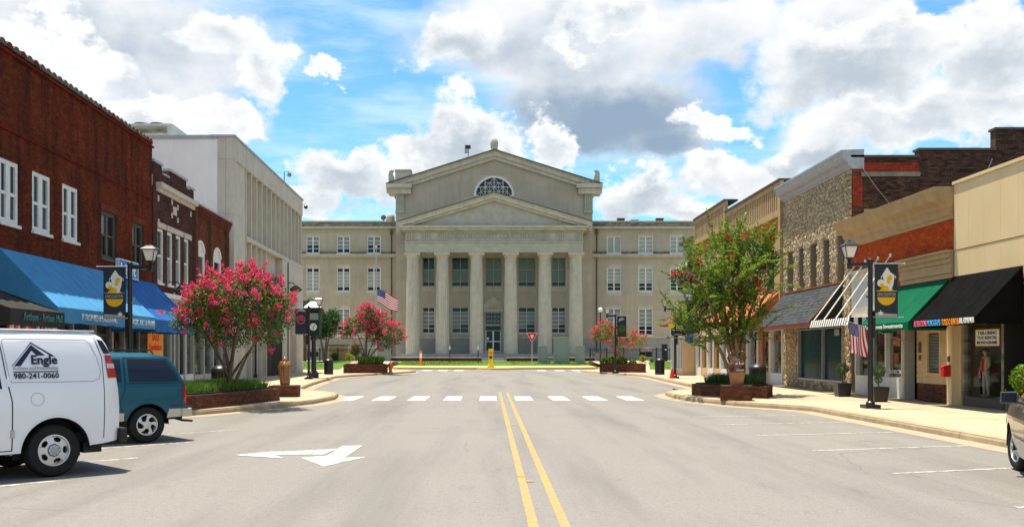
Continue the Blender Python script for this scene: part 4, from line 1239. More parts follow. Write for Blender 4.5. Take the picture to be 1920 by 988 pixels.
for a, c in ((294.5, 310), (312, 342), (344, 356)):
    b = MB(LF); b.box(SL(a), SL(c), -.02, .05, 6.80, 7.02); b.build('stone_lintel', M['cream_stone'], B2)
for (A, C, z0, z1) in ws:
    window(B2, LF, A, C, z0, z1, M['white_wood'], lambda r, k: M['win_green'] if r == 0 else M['win_shade2'], 1, 2, -.08, .12, .08, sill=.06)
b = MB(LF)
b.box(y0 + .15, y1 - .05, -.02, .14, 3.98, 4.16); b.box(y0 + .15, y1 - .05, -.02, .1, 3.1, 3.25); b.build('shop_cornice', M['white_wood'], B2)
b = MB(LF); b.box(y0 + .15, y1 - .05, -.05, .03, 3.252, 3.978); sf = b.build('sign_frieze', M['banner_grey'], B2)
for i in range(9):
    b = MB(LF); s = y0 + .6 + i * L_ / 11; b.box(s, s + L_ / 24, .03, .05, 3.42, 3.82); b.build('vent_slot', M['black'], B2)
for px in (306, 330):
    gl = thing('gooseneck_lamp', 'black gooseneck lamp over the white shop cornice of the plum brick building, nearer one' if px == 306 else 'black gooseneck lamp over the white shop cornice of the plum brick building, farther one', 'wall lamp', LF(SL(px), .1, 4.5), 'gooseneck lamps on the plum brick building')
    s = SL(px); b = MB(LF); b.tube([(s, .0, 4.45), (s, .3, 4.62), (s, .62, 4.6), (s, .72, 4.45)], .022, 6); b.lathe([(.06, -.02), (.06, .02)], 8, (s, .02, 4.45), 'y'); b.build('lamp_arm', M['black'], gl)
    b = MB(LF); b.lathe([(.05, .1), (.09, .06), (.24, -.06), (.25, -.07)], 12, (s, .72, 4.38)); b.build('lamp_shade', M['black'], gl)
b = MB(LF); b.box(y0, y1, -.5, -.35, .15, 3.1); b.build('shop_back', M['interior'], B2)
b = MB(LF); b.box(y0, y1, -.35, .01, .15, .7); b.build('stall_riser', M['white_wood'], B2)
n = 5
for i in range(n):
    a, c = y0 + .1 + (L_ - .15) * i / n, y0 + .1 + (L_ - .15) * (i + 1) / n
    f = MB(LF); f.box(a, a + .08, -.25, .02, .7, 3.1); f.box(c - .08, c, -.25, .02, .7, 3.1); f.box(a + .08, c - .08, -.25, .0, 3.0, 3.1); w = f.build('shop_window', M['win_shade'], B2)
    clear_pane(LF, a + .08, c - .08, -.12, .7, 3.0, w, True); goods(LF, a + .09, c - .09, -.34, -.16, .72, 2.2, B2)

# ---- rust brick building with arched windows
y0, y1 = SL(363.5), SL(430)
B3 = thing('brick_building', 'rust-brown brick building with two arched white windows beside the white stone block', 'building', LF((y0 + y1) / 2, -6, .15))
zt = 8.55
ws = [(SL(366.5), SL(384), 4.3, 7.0), (SL(399.5), SL(414.5), 4.3, 7.0)]
b = MB(LF); wall(b, y0 + .01, y1, 3.6, zt, ws, .25); b.build('front_wall', M['mortar'], B3)
brick_mesh('brick', brick_rects(y0 + .01, y1, 3.7, zt - .02, ws, .215, .076, .011), LF, M['brick_rust'], B3)
shell(B3, LF, y0 + .02, y1, zt, 18, M['brick_rust'])
for px in (364.8, 392.5, 424):
    s = SL(px); b = MB(LF); b.box(s - .2, s + .2, -.02, .12, 3.7, zt - .1); b.build('pilaster', M['mortar'], B3)
    brick_mesh('brick', brick_rects(s - .2, s + .2, 3.7, zt - .1, [], .2, .076, .011), lambda a, t, z: LF(a, t + .12, z), M['brick_rust'], B3)
for k in range(3):
    b = MB(LF); b.box(y0 + .02, y1, -.02, .06 + .05 * k, zt - .42 + .14 * k, zt - .29 + .14 * k); b.build('corbel_course', M['brick_rust'], B3)
b = MB(LF); b.box(y0 + .02, y1, -.45, .2, zt + .003, zt + .08); b.build('coping', M['galv'], B3)
b = MB(LF); b.box(y1 - 1.0, y1 - .2, -.9, -.5, zt + .08, zt + .35); b.build('roof_flashing', M['steel'], B3)
for (A, C, z0, z1) in ws:
    mid = (A + C) / 2; r = (C - A) / 2
    sp = z1 - .55
    # brick spandrels that round the opening
    for sx in (-1, 1):
        pts = [(mid + sx * r, .004, z1)]
        for k in range(7):
            a = math.pi / 2 * k / 6; pts.append((mid + sx * r * math.cos(a), .004, sp + .55 * math.sin(a)))
        b = MB(LF); b.prism(pts, [(p[0], -.2, p[2]) for p in pts]); b.build('spandrel', M['brick_rust'], B3)
    b = MB(LF); n = 12
    for k in range(n):
        a0, a1 = math.pi * k / n, math.pi * (k + 1) / n
        A4 = [(mid + q * math.cos(an) * r, sp + .55 * q * math.sin(an)) for q, an in ((.78, a0), (1.0, a0), (1.0, a1), (.78, a1))]
        b.hexa([(x, -.1, z) for x, z in A4], [(x, .03, z) for x, z in A4])
    b.poly([(mid + .8 * r * math.cos(math.pi * k / n), -.05, sp + .55 * .8 * math.sin(math.pi * k / n)) for k in range(n + 1)])
    b.build('arch_hood', M['white_wood'], B3)
    window(B3, LF, A, C, z0, sp, M['white_wood'], lambda r_, k: M['win_blue'], 1, 2, -.06, .22, .1, sill=.06)
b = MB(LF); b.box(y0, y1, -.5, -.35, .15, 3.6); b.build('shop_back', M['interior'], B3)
b = MB(LF); b.box(y0 + .02, y1, -.3, .05, 3.0, 3.6); b.build('shop_fascia', M['win_shade'], B3)
for i in range(4):
    L_ = y1 - y0; a, c = y0 + L_ * i / 4, y0 + L_ * (i + 1) / 4
    f = MB(LF); f.box(a + .02, a + .1, -.25, .03, .15, 3.0); f.box(c - .1, c, -.25, .03, .15, 3.0); f.box(a + .1, c - .1, -.25, .02, .15, .65); w = f.build('shop_window', M['galv'] if i % 2 else M['win_shade'], B3)
    clear_pane(LF, a + .1, c - .1, -.12, .65, 3.0, w, True); goods(LF, a + .11, c - .11, -.34, -.16, .67, 2.0, B3, 2)

# ---- white stone block with fins
y0, y1 = 52.3, SL(567)
zt = 13.5
B4 = thing('office_building', 'tall pale stone block with narrow vertical fins and a white painted side wall', 'building', LF((y0 + y1) / 2, -8, .15))
sideF = FF(y0)
xf = LF(y0, 0, 0)[0]
x_ret = XP(408, y0)
b = MB(); b.box(xf - 26, x_ret - .003, y0, y0 + .5, .15, zt - .18); b.build('side_wall', M['white_wall'], B4)
b = MB(); b.box(xf - 26, x_ret - .001, y0 - .08, y0 + .55, zt - .178, zt); b.build('parapet_cap', M['galv'], B4)
b = MB(LF); b.box(y0 + .51, y1 - .3, -26, -1.2, .15, zt - .5); b.build('building_body', M['white_wall'], B4)
# corner block, built of stone pieces
zj = [.15, 3.2, 6.2, 9.2, 12.2, zt]
for a, c in zip(zj, zj[1:]):
    for x0, x1 in ((x_ret, (x_ret + xf) / 2), ((x_ret + xf) / 2, xf)):
        b = MB(); b.box(x0 + .006, x1 - .006, y0 - .04, y0 + .45, a + .006, c - .006); b.build('stone_panel', M['grey_stone'], B4)
b = MB(); b.box(x_ret + .02, xf - .02, y0 + .0, y0 + .44, .15, zt - .02); b.build('panel_backing', M['stained'], B4)
# top band
n = 7
for i in range(n):
    a, c = y0 - .04 + (y1 - y0 + .04) * i / n, y0 - .04 + (y1 - y0 + .04) * (i + 1) / n
    b = MB(LF); b.box(a + (.006 if i else .46), c - .006, -1.0, .02, 12.2, zt - .1); b.build('stone_panel', M['grey_stone'], B4)
b = MB(LF); b.box(y0 - .08, y1 + .05, -1.3, .08, zt - .098, zt + .02); b.build('parapet_cap', M['galv'], B4)
# solid first bay
ys = SL(461.5)
for a, c in zip(zj[:-1], zj[1:-1]):
    b = MB(LF); b.box(y0 + .42, ys, -.35, -.06, a + .005, c - .005); b.build('stone_panel', M['grey_stone'], B4)
# recessed field and fins
b = MB(LF); b.box(ys + .01, y1 - .02, -1.0, -.42, 4.6, 12.2); b.build('recessed_wall', M['grey_stone'], B4)
fins = [ys + .12 + (y1 - ys - .35) * i / 13 for i in range(14)]
for i, s in enumerate(fins):
    b = MB(LF); b.box(s - .10, s + .10, -.41, -.02, 8.36, 12.19); b.build('fin', M['grey_stone'], B4)
b = MB(LF); b.box(ys + .005, y1, -.66, .06, 8.1, 8.35); b.build('ledge', M['grey_stone'], B4)
for s in fins:
    if s < SL(507) - .3:
        b = MB(LF); b.box(s - .10, s + .10, -.6, -.03, .15, 8.09); b.build('fin', M['grey_stone'], B4)
# ground floor: tall dark opening, then a portal block with a second recess
oa, oc = SL(507), SL(528)
b = MB(LF); b.box(ys + .01, y1, -1.0, -.5, .15, 4.6); b.build('lower_wall', M['grey_stone'], B4)
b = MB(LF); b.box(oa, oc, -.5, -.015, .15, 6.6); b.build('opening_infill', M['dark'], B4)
b = MB(LF); b.box(oa + .1, oc - .1, -.012, .0, 2.6, 6.5); b.build('pane', M['win_blue'], B4)
b = MB(LF)
b.box(oa - .12, oa, -.5, .03, .15, 6.7); b.box(oc, oc + .12, -.5, .03, .15, 6.7); b.box(oa, oc, -.5, .03, 6.6, 6.7); b.box(oa, oc, -.3, .02, 2.5, 2.6)
b.build('opening_frame', M['cap_dark'], B4)
pa, pb, pc, pd = SL(531), SL(543), SL(555), y1 + .02
for a, c, z0, z1 in ((oc + .13, pb, .15, 8.09), (pc, pd, .15, 8.09), (pb, pc, 6.3, 8.09)):
    b = MB(LF); b.box(a + .004, c - .004, -.9, .045, z0, z1); b.build('stone_panel', M['grey_stone'], B4)
b = MB(LF); b.box(pb, pc, -1.0, -.55, .15, 6.3); b.build('portal_back', M['cap_dark'], B4)
b = MB(LF); b.box(SL(538) - .05, SL(538) + .05, .05, .12, .6, 8.0); b.build('downpipe', M['cap_dark'], B4)
wl = thing('wall_lantern', 'dark dome wall lantern on the stone block beside its portal', 'wall lamp', LF(SL(539), .3, 6.2))
b = MB(LF); s = SL(540); b.tube([(s, .0, 6.6), (s, .3, 6.65), (s, .5, 6.5)], .04, 6); b.build('lamp_arm', M['black'], wl)
b = MB(LF); b.lathe([(.08, .15), (.2, .08), (.42, -.1), (.43, -.2), (.3, -.3)], 14, (s, .55, 6.3)); b.build('lamp_shade', M['cap_dark'], wl)
# rooftop air conditioner and cameras
ac = thing('roof_air_conditioner', 'white louvred air conditioner with two round fans on the roof of the stone block', 'air conditioner', (XP(284, 56), 56.5, zt))
za, zb_ = ZP(252, 56), ZP(235, 56)
b = MB(); b.box(XP(240, 56), XP(322, 56), 56, 58.6, zt - .3, zb_); b.build('casing', M['win_shade'], ac)
b = MB()
for k in range(34):
    x = XP(242, 56) + k * (XP(312, 56) - XP(242, 56)) / 33; b.box(x - .02, x + .02, 55.95, 55.998, za + .05, zb_ - .12)
b.build('louvres', M['stained'], ac, kind='stuff')
b = MB(); b.box(XP(238, 56), XP(323, 56), 55.9, 58.7, zb_ + .002, zb_ + .07); b.build('casing_top', M['galv'], ac)
for px in (263, 293):
    b = MB(); b.lathe([(.44, 0), (.44, .22), (.38, .26)], 20, (XP(px, 56.8), 57, zb_ + .072)); b.build('fan_cowl', M['cap_dark'], ac)
def camera_thing(label, x, y, z, h, arm=0.4, m=None):
    c = thing('security_camera', label, 'camera', (x, y, z - h))
    b = MB(); b.tube([(x, y, z - h), (x, y, z), (x + arm, y, z - .02)], .03, 6); b.build('bracket', M['black'], c)
    b = MB(); b.ball((x + arm, y, z - .22), .16, 10, 6); b.build('camera_dome', m or M['stained'], c)
camera_thing('dome camera on a thin mast above the stone block parapet', XP(533, 68), 68, ZP(322, 68), 1.6, .35)
camera_thing('dark dome camera on the top far corner of the stone block', XP(567, 74.9), 75.0, ZP(383, 75), .2, .25, M['black'])
# ================================================================== right row of buildings
def rtext(s, sc, z, w, h, m, par, t, **k): return text(s, w, h, m, par, RF(sc, t, z), RR, RN, **k)
# ---- cream panelled shop (nearest)
y0, y1 = 10.0, 28.3
C1 = thing('panelled_shop', 'cream metal panelled shop front above the long black awning', 'building', RF((y0 + y1) / 2, -7, .15))
zt = 6.62
b = MB(RF); b.box(y0, y1 - .02, -18, -3.05, .15, zt - .4); b.build('building_body', M['roof'], C1)
b = MB(RF); b.box(y0, y1 - .02, -3.04, -.59, 3.9, zt - .4); b.build('roof_deck', M['roof'], C1)
b = MB(RF); b.box(y0, y1, -.58, -.05, 3.6, zt - .02); b.build('front_wall', M['tan_stone'], C1)
pw = .86; s = y1
while s > y0 + .1:
    a = max(s - pw, y0)
    for z0_, z1_ in ((3.62, 4.68), (4.70, zt)):
        b = MB(RF); b.box(a + .003, s - .003, -.06, .0 if z0_ < 4 else .012, z0_, z1_); b.build('wall_panel', M['cream_panel'], C1)
    s -= pw
b = MB(RF); b.box(y0, y1 + .02, -.6, .06, zt + .002, zt + .09); b.build('coping', M['cream_panel'], C1)
bk = awning(C1, RF, 24.6, 28.28, 3.92, 2.62, 1.22, .2, M['awn_black'], 'black_awning', 8, ('long black awning with pink, blue, orange and white lettering', 'awning'))
tz = 2.52
for sx, w, st, mm in ((27.72, .82, 'ALTERATIONS', 'letter_pink'), (26.87, .80, 'MONOGRAMS', 'letter_blue'), (25.92, .98, 'TUXEDO RENTAL', 'letter_orange'), (25.02, .78, 'BALL, FORMAL WEAR', 'letter_white')):
    rtext(st, sx, tz, w, .17, M[mm], bk, 1.27, bold=.012)
# display room behind clear glass
b = MB(RF)
b.box(18, 27.85, -3.0, -2.8, .15, 3.9); b.box(18, 27.85, -2.8, .0, 3.6, 3.61); b.box(27.85, 28.25, -3, -.05, .15, 3.6); b.build('shop_interior', M['display_wall'], C1)
b = MB(RF); b.box(18, 27.85, -2.8, -.03, .155, .42); b.build('display_floor', M['stained'], C1)
b = MB(RF); b.box(27.87, 28.23, -.04, .02, .15, 3.6); b.build('pilaster', M['tan'], C1)
b = MB(RF); b.box(25.62, 27.84, -.28, -.02, .16, .43); b.build('stall_riser', M['cap_dark'], C1)
f = MB(RF); f.box(25.60, 25.70, -.2, .0, .43, 3.6); f.box(27.72, 27.82, -.2, .0, .43, 3.6); f.box(25.7, 27.72, -.2, -.01, 3.4, 3.6)
w = f.build('shop_window', M['stained'], C1)
b = MB(RF); b.poly([(25.7, -.1, 3.4), (27.72, -.1, 3.4), (27.72, -.1, .43), (25.7, -.1, .43)]); b.build('pane', M['clear'], w, recalc=False)
f = MB(RF); f.box(24.3, 24.42, -1.1, -.9, .15, 3.0); f.box(25.46, 25.58, -1.1, -.9, .15, 3.0); f.box(24.42, 25.46, -1.1, -.9, 2.4, 2.52); f.box(24.42, 25.46, -1.1, -.9, .15, .45)
w = f.build('shop_door', M['black'], C1)
b = MB(RF); b.box(24.42, 25.46, -1.0, -.99, .45, 2.4); b.build('pane', M['win_blue'], w)
b = MB(RF); b.box(24.42, 25.46, -1.0, -.99, 2.52, 3.0); b.build('pane', M['win_blue'], w)
b = MB(RF); b.box(25.58, 25.6, -1.1, -.02, .15, 3.5); b.box(24.28, 24.3, -1.1, -.02, .15, 3.5); b.box(24.28, 25.6, -1.3, -1.12, .15, 3.5); b.build('door_recess', M['dark'], C1)
b = MB(RF); b.box(10.02, 24.26, -.3, -.0, .15, 3.6); b.build('side_front', M['tan_stone'], C1)
def window_sign(name, label, s0, s1, z0, z1, t, lines, board, border):
    g = thing(name, label, 'sign', RF((s0 + s1) / 2, t, z0))
    b = MB(RF); b.box(s0, s1, t - .012, t, z0, z1); b.build('sign_board', board, g)
    b = MB(RF)
    for q in ((s0, s1, z0 - .03, z0), (s0, s1, z1, z1 + .03), (s0 - .03, s0, z0 - .03, z1 + .03), (s1, s1 + .03, z0 - .03, z1 + .03)): b.box(q[0], q[1], t - .014, t + .006, q[2], q[3])
    b.build('sign_frame', border, g)
    n = len(lines)
    for i, (st, mm, wf) in enumerate(lines):
        zc = z1 - (z1 - z0) * (i + .5) / n
        rtext(st, (s0 + s1) / 2, zc, (s1 - s0) * wf, (z1 - z0) / n * .72, mm, g, t + .002, bold=.02)
window_sign('window_sign', 'white sign reading TAILORING TUX RENTAL MONOGRAMS in the formal wear window', 25.95, 27.15, 1.90, 2.30, -.06, [('TAILORING', M['letter_navy'], .85), ('TUX RENTAL', M['letter_navy'], .9), ('MONOGRAMS', M['letter_navy'], .9)], M['letter_white'], M['cream_panel'])
window_sign('window_sign', 'small red sign in the dark doorway right of the formal wear window', 24.55, 25.1, 2.04, 2.22, -.86, [('OPEN', M['letter_white'], .7)], M['letter_red'], M['letter_red'])

# ---- red brick shop with tan cornice
y0, y1 = 28.32, 36.3
C2 = thing('brick_shop', 'low red brick shop with a wide tan stone cornice', 'building', RF((y0 + y1) / 2, -7, .15))
b = MB(RF); b.box(y0, y1 - .02, -16, -.6, .15, 5.9); b.build('building_body', M['roof'], C2)
b = MB(RF); b.box(y0, y1 - .01, -.58, -.0, 3.2, 6.3); b.build('front_wall', M['mortar'], C2)
brick_mesh('brick', brick_rects(y0, y1, 4.68, 5.62, [], .215, .074, .01), RF, M['brick_red'], C2)
brick_mesh('brick', brick_rects(31.9, y1, 3.9, 4.67, [], .215, .074, .01), RF, M['brick_red'], C2)
b = MB(RF)
prof = [(-.5, 5.64), (.03, 5.64), (.05, 5.72), (.12, 5.76), (.13, 5.95), (.2, 6.0), (.24, 6.12), (.40, 6.2), (.44, 6.22), (.50, 6.36), (.58, 6.48), (.60, 6.58), (-.5, 6.60)]
b.prism([(y0 + .02, t, z) for t, z in prof], [(y1 + .35, t, z) for t, z in prof]); b.build('cornice', M['tan_stone'], C2)
b = MB(RF)
for k, (z, t) in enumerate(((3.9, .06), (4.05, .10), (4.2, .08), (4.35, .12), (4.5, .18))):
    b.box(28.34, 31.88, -.02, t, z, z + .147)
b.box(28.32, 31.9, -.02, .24, 4.65, 4.72); b.build('lower_cornice', M['tan_stone'], C2)
# white sign board with grey inset
b = MB(RF); b.box(32.3, y1 - .1, -.02, .05, 3.0, 4.62); b.build('sign_panel', M['cream_stone'], C2)
b = MB(RF); b.box(32.6, y1 - .35, .05, .07, 3.35, 4.2); b.build('sign_inset', M['grey_panel'], C2)
b = MB(RF); b.box(32.25, y1 - .05, .0, .14, 4.622, 4.72); b.build('panel_moulding', M['cream_stone'], C2)
# shop front: recessed door, siding with window, display window
b = MB(RF); b.box(y0, y1 - .02, -.58, -.5, .15, 3.2); b.build('shop_back', M['interior'], C2)
wy = [(29.15, 30.05, 1.0, 2.36)]
b = MB(RF); wall(b, 28.34, 30.75, .72, 3.3, wy, .12); b.build('siding_backing', M['tan'], C2)
for k in range(14):
    z = .73 + k * .178
    for a, c in ((28.34, 29.1), (30.1, 30.75)) if .95 < z + .09 < 2.4 else ((28.34, 30.75),):
        b = MB(RF); b.prism([(a, .002, z), (a, .028, z), (a, .008, z + .172), (a, .002, z + .172)], [(c, .002, z), (c, .028, z), (c, .008, z + .172), (c, .002, z + .172)]); b.build('siding_board', M['tan'], C2)
window(C2, RF, 29.1, 30.1, .95, 2.4, M['tan'], lambda r, k: M['win_blue'], 1, 1, -.02, .11, .05)
b = MB(RF)
for k in range(26): 
    z = 1.1 + k * .045; b.box(29.24, 29.96, -.026, -.022, z, z + .012)
b.build('window_blind', M['win_shade'], C2, kind='stuff')
b = MB(RF); b.box(28.34, 30.75, -.3, -.0, .15, .72); b.build('brick_base', M['mortar'], C2)
brick_mesh('brick', brick_rects(28.34, 30.75, .17, .71, [], .215, .075, .011), RF, M['brick_planter'], C2)
b = MB(RF); b.box(28.02, 28.31, -.02, .22, .15, 2.75); b.build('corner_post', M['cream_panel'], C2)
b = MB(RF); b.box(30.76, 31.6, -.5, -.45, .15, 2.8); b.build('entrance_door', M['awn_brown'], C2)
b = MB(RF); b.box(31.62, 31.75, -.3, .04, .15, 3.2); b.build('door_post', M['cream_stone'], C2)
for z0_, z1_, s0_, s1_ in ((1.68, 2.02, 30.42, 30.6), (1.45, 1.6, 30.44, 30.58)):
    b = MB(RF); b.box(s0_, s1_, .02, .045, z0_, z1_); b.build('wall_plate', M['cap_dark'], C2)
b = MB(RF); b.box(31.78, 35.9, -.3, .03, .15, .85); b.build('stall_riser', M['white_wood'], C2)
f = MB(RF)
for s in (31.78, 33.1, 34.5, 35.82): f.box(s, s + .09, -.22, .04, .85, 3.0)
f.box(31.87, 35.82, -.2, .0, 2.9, 3.0)
w = f.build('shop_window', M['white_wood'], C2)
for a, c in ((31.87, 33.1), (33.19, 34.5), (34.59, 35.82)):
    clear_pane(RF, a, c, -.11, .85, 2.9, w, False); goods(RF, a + .02, c - .02, -.48, -.2, .87, 2.5, C2)
rtext('ANTIQUES-VINTAGE', 33.0, 1.02, 2.2, .16, M['letter_white'], w, -.095, bold=.012)
b = MB(RF)
for s, z, mm in ((32.3, 1.9, 0), (32.35, 1.35, 0), (32.0, 2.3, 0)): b.box(s, s + .5, -.098, -.094, z, z + .32)
b.build('window_poster', M['poster'], w, kind='stuff')
gn = awning(C2, RF, 28.62, 32.25, 3.86, 2.60, 1.2, .25, M['awn_green'], 'green_awning', 6, ('green awning with white lettering beside the long black awning', 'awning'))
rtext('Edward Jones Investments', 30.5, 2.485, 3.1, .17, M['letter_white'], gn, 1.245, bold=.018)
# striped flat canopy on rods
sc_ = thing('striped_canopy', 'small black and white striped canopy hung on white rods beside the shingled canopy', 'awning', RF(34.4, .8, 2.65))
ca, cb, ct = 32.5, 36.4, 1.52
b = MB(RF); b.box(ca, cb, .05, ct - .03, 2.84, 2.87); b.build('canopy_deck', M['white_wood'], sc_)
n = 34
for i in range(n):
    a, c = ca + (cb - ca) * (i + (.22 if i % 2 else 0)) / n, ca + (cb - ca) * (i + 1 + (.22 if i % 2 == 0 else 0)) / n
    b = MB(RF); b.hexa([(a, ct - .02, 2.88), (c, ct - .02, 2.88), (c, ct, 2.88), (a, ct, 2.88)], [(a, ct + .05, 2.62 + .03 * (i % 2)), (c, ct + .05, 2.62 + .03 * (i % 2)), (c, ct + .07, 2.62 + .03 * (i % 2)), (a, ct + .07, 2.62 + .03 * (i % 2))])
    b.build('stripe', M['awn_brown'] if i % 2 else M['letter_white'], sc_)
for i in range(10):
    t0, t1 = .1 + (ct - .1) * i / 10, .1 + (ct - .1) * (i + 1) / 10
    b = MB(RF); b.box(ca - .02, ca, t0, t1, 2.62, 2.88); b.build('stripe', M['stripe_dark'] if i % 2 else M['letter_white'], sc_)
for sw, sf_ in ((35.9, 36.2), (34.95, 35.1), (33.8, 33.9), (32.75, 32.75)):
    b = MB(RF); b.tube([(sw, .02, 5.0 if sw < 35 else 4.95), (sf_, ct - .04, 2.88)], .022, 6); b.build('support_rod', M['letter_white'], sc_)
    b = MB(RF); b.lathe([(.07, 0), (.07, .03)], 8, (sw, .01, 5.0), 'y'); b.build('rod_plate', M['letter_white'], sc_)

# ---- fieldstone building with brick side wall
y0, y1 = 36.32, SR(1470)
C3 = thing('fieldstone_building', 'fieldstone fronted building with grey metal cornice and old brick side wall', 'building', RF((y0 + y1) / 2, -8, .15))
zt = 9.0
slots = []
for a, c in ((1478, 1488.5), (1499, 1508.6), (1520.5, 1532), (1545, 1556.5), (1571, 1584.5)):
    slots.append((SR(c), SR(a), 4.3, 6.25))
b = MB(RF); wall(b, y0, y1, 2.7, zt, slots, .5); b.build('front_wall', M['stone_mortar'], C3)
# side wall, its parapet stepping up away from the street
SFr = FF(y0)
steps = [(13.7, 16.25, 9.05), (16.25, 19.15, 9.32), (19.15, 34, 10.1)]
b = MB()
for xa, xb, z in steps: b.box(xa + (.001 if xa > 14 else .0), xb, y0 + .012, y0 + .4, .15, z)
b.build('side_wall', M['mortar'], C3)
rects = []
for xa, xb, z in steps:
    hole = [(13.7, 16.3, 8.5, 8.86), (13.7, 16.3, 8.34, 8.5)] if xa < 14 else []
    rects += brick_rects(xa, xb, 4.5, z - .02, hole, .215, .074, .013)
rects.sort(key=lambda r: r[0])
vis = [r for r in rects if r[0] > 14.2 and r[0] < 20.4 and r[2] > 6.6]
vis.sort(key=lambda r: -(r[1] - r[0]) * (r[3] - r[2]))
ind = vis[:300]; iset = set(ind)
single_bricks('brick', ind, (0, y0, 0), (1, 0, 0), (0, -1, 0), M['brick_single'], C3)
brick_mesh('brick', [r for r in rects if r not in iset], SFr, M['brick_dark'], C3)
brick_mesh('painted_brick', brick_rects(13.72, 16.25, 8.5, 8.86, [], .215, .074, .011), SFr, M['brick_patch'], C3)
brick_mesh('painted_brick', brick_rects(13.72, 14.1, 7.2, 8.34, [], .19, .074, .011), lambda x, t, z: (x, y0 - t - .012, z), M['brick_patch'], C3)
b = MB(SFr); b.box(14.05, 16.28, -.01, .05, 8.34, 8.5); b.build('plaster_band', M['mortar_pale'], C3)
b = MB(SFr); b.box(14.15, 14.55, -.01, .06, 6.2, 7.1); b.build('plaster_patch', M['tan_stone'], C3)
for xa, xb, z in steps:
    b = MB(); b.box(xa - .05, xb + .02, y0 - .06, y0 + .46, z + .002, z + .09); b.build('coping', M['cap_dark'], C3)
b = MB(RF); b.box(y0 + .41, y1 - .02, -18, -.52, .15, 8.5); b.build('building_body', M['roof'], C3)
b = MB(SFr); b.tube([(19.0, .03, 9.0), (18.75, .03, 8.4), (18.6, .03, 7.9)], .02, 5); b.build('cable', M['galv'], C3)
b = MB(SFr); b.tube([(14.0, .1, 8.75), (14.6, .08, 7.9), (15.6, .08, 6.7)], .012, 5); b.build('cable', M['galv'], C3)
# grey cornice
b = MB(RF)
prof = [(-.45, 8.62), (.04, 8.62), (.06, 8.7), (.14, 8.74), (.15, 8.86), (.30, 8.92), (.34, 9.04), (.40, 9.14), (.43, 9.27), (.43, 9.33), (-.45, 9.36)]
b.prism([(y0 - .06, t, z) for t, z in prof], [(y1 + .1, t, z) for t, z in prof]); b.build('cornice', M['galv'], C3)
# the stones: an irregular packing, each stone a tapered block
def stone_cells(s0, s1, z0, z1, holes, dens, ax=.72):
    """random points relaxed once; each keeps the ground nearer to it than to its neighbours"""
    n = int((s1 - s0) * (z1 - z0) * dens)
    nz_ = max(1, int(math.sqrt(n * (z1 - z0) / (s1 - s0) * ax))); ns_ = max(1, int(n / nz_))
    P = []
    for k in range(nz_):
        for i in range(ns_):
            P.append((s0 + (s1 - s0) * (i + .5 + (k % 2) * .5 - .25 + RND.uniform(-.42, .42)) / ns_, z0 + (z1 - z0) * (k + .5 + RND.uniform(-.42, .42)) / nz_))
    P = np.array(P); out = []
    for i in range(len(P)):
        d = P - P[i]; d2 = (d ** 2).sum(1); nb = np.argsort(d2)[1:16]
        poly = [(max(s0, P[i][0] - .5), max(z0, P[i][1] - .5)), (min(s1, P[i][0] + .5), max(z0, P[i][1] - .5)), (min(s1, P[i][0] + .5), min(z1, P[i][1] + .5)), (max(s0, P[i][0] - .5), min(z1, P[i][1] + .5))]
        for j in nb:
            nx_, nz2 = d[j]; L_ = math.hypot(nx_, nz2); nx_, nz2 = nx_ / L_, nz2 / L_; lim = L_ / 2 - .008
            f = [(p[0] - P[i][0]) * nx_ + (p[1] - P[i][1]) * nz2 - lim for p in poly]; q = []
            for a_ in range(len(poly)):
                b_ = (a_ + 1) % len(poly)
                if f[a_] <= 0: q.append(poly[a_])
                if (f[a_] < 0) != (f[b_] < 0):
                    t = f[a_] / (f[a_] - f[b_]); q.append((poly[a_][0] + (poly[b_][0] - poly[a_][0]) * t, poly[a_][1] + (poly[b_][1] - poly[a_][1]) * t))
            poly = q
            if len(poly) < 3: break
        if len(poly) < 3: continue
        for h in holes:
            cs, cz = P[i]
            if h[0] - .3 < cs < h[1] + .3 and h[2] - .3 < cz < h[3] + .3:
                if h[0] < cs < h[1] and h[2] < cz < h[3]: poly = []; break
                if cs <= h[0]: poly = clip_rect(poly, -1e3, h[0], -1e3, 1e3) or []
                elif cs >= h[1]: poly = clip_rect(poly, h[1], 1e3, -1e3, 1e3) or []
                elif cz >= h[3]: poly = clip_rect(poly, -1e3, 1e3, h[3], 1e3) or []
                else: poly = clip_rect(poly, -1e3, 1e3, -1e3, h[2]) or []
                if not poly: break
        if len(poly) >= 3: out.append((P[i][0], P[i][1], poly))
    return out
def stone_add(mb, c):
    cs, cz, poly = c
    cs = sum(p[0] for p in poly) / len(poly); cz = sum(p[1] for p in poly) / len(poly)
    t = RND.uniform(.025, .065); tx_, tz_ = RND.uniform(-.12, .12), RND.uniform(-.12, .12); k = RND.uniform(.62, .82)
    A = [(p[0], -.01, p[1]) for p in poly]
    Bq = [(cs + (p[0] - cs) * k, max(.012, t + tx_ * (p[0] - cs) + tz_ * (p[1] - cz)), cz + (p[1] - cz) * k) for p in poly]
    mb.prism(A, Bq)
cells = stone_cells(y0 + .01, y1 - .01, 2.75, 8.61, slots, 40)
cells.sort(key=lambda c: c[0] - (2.0 if c[1] > 4.4 else -3.0))
far_b = MB(RF)
for i, c in enumerate(cells):
    if i < 300:
        b = MB(RF); stone_add(b, c); b.build('stone', M['fieldstone'], C3)
    else: stone_add(far_b, c)
far_b.build('stone', M['fieldstone_far'], C3, kind='stuff')
for (a, c, z0_, z1_) in slots:
    b = MB(RF); b.box(a + .02, c - .02, -.45, -.42, z0_, z1_); b.build('window_pane', M['awn_black'], C3)
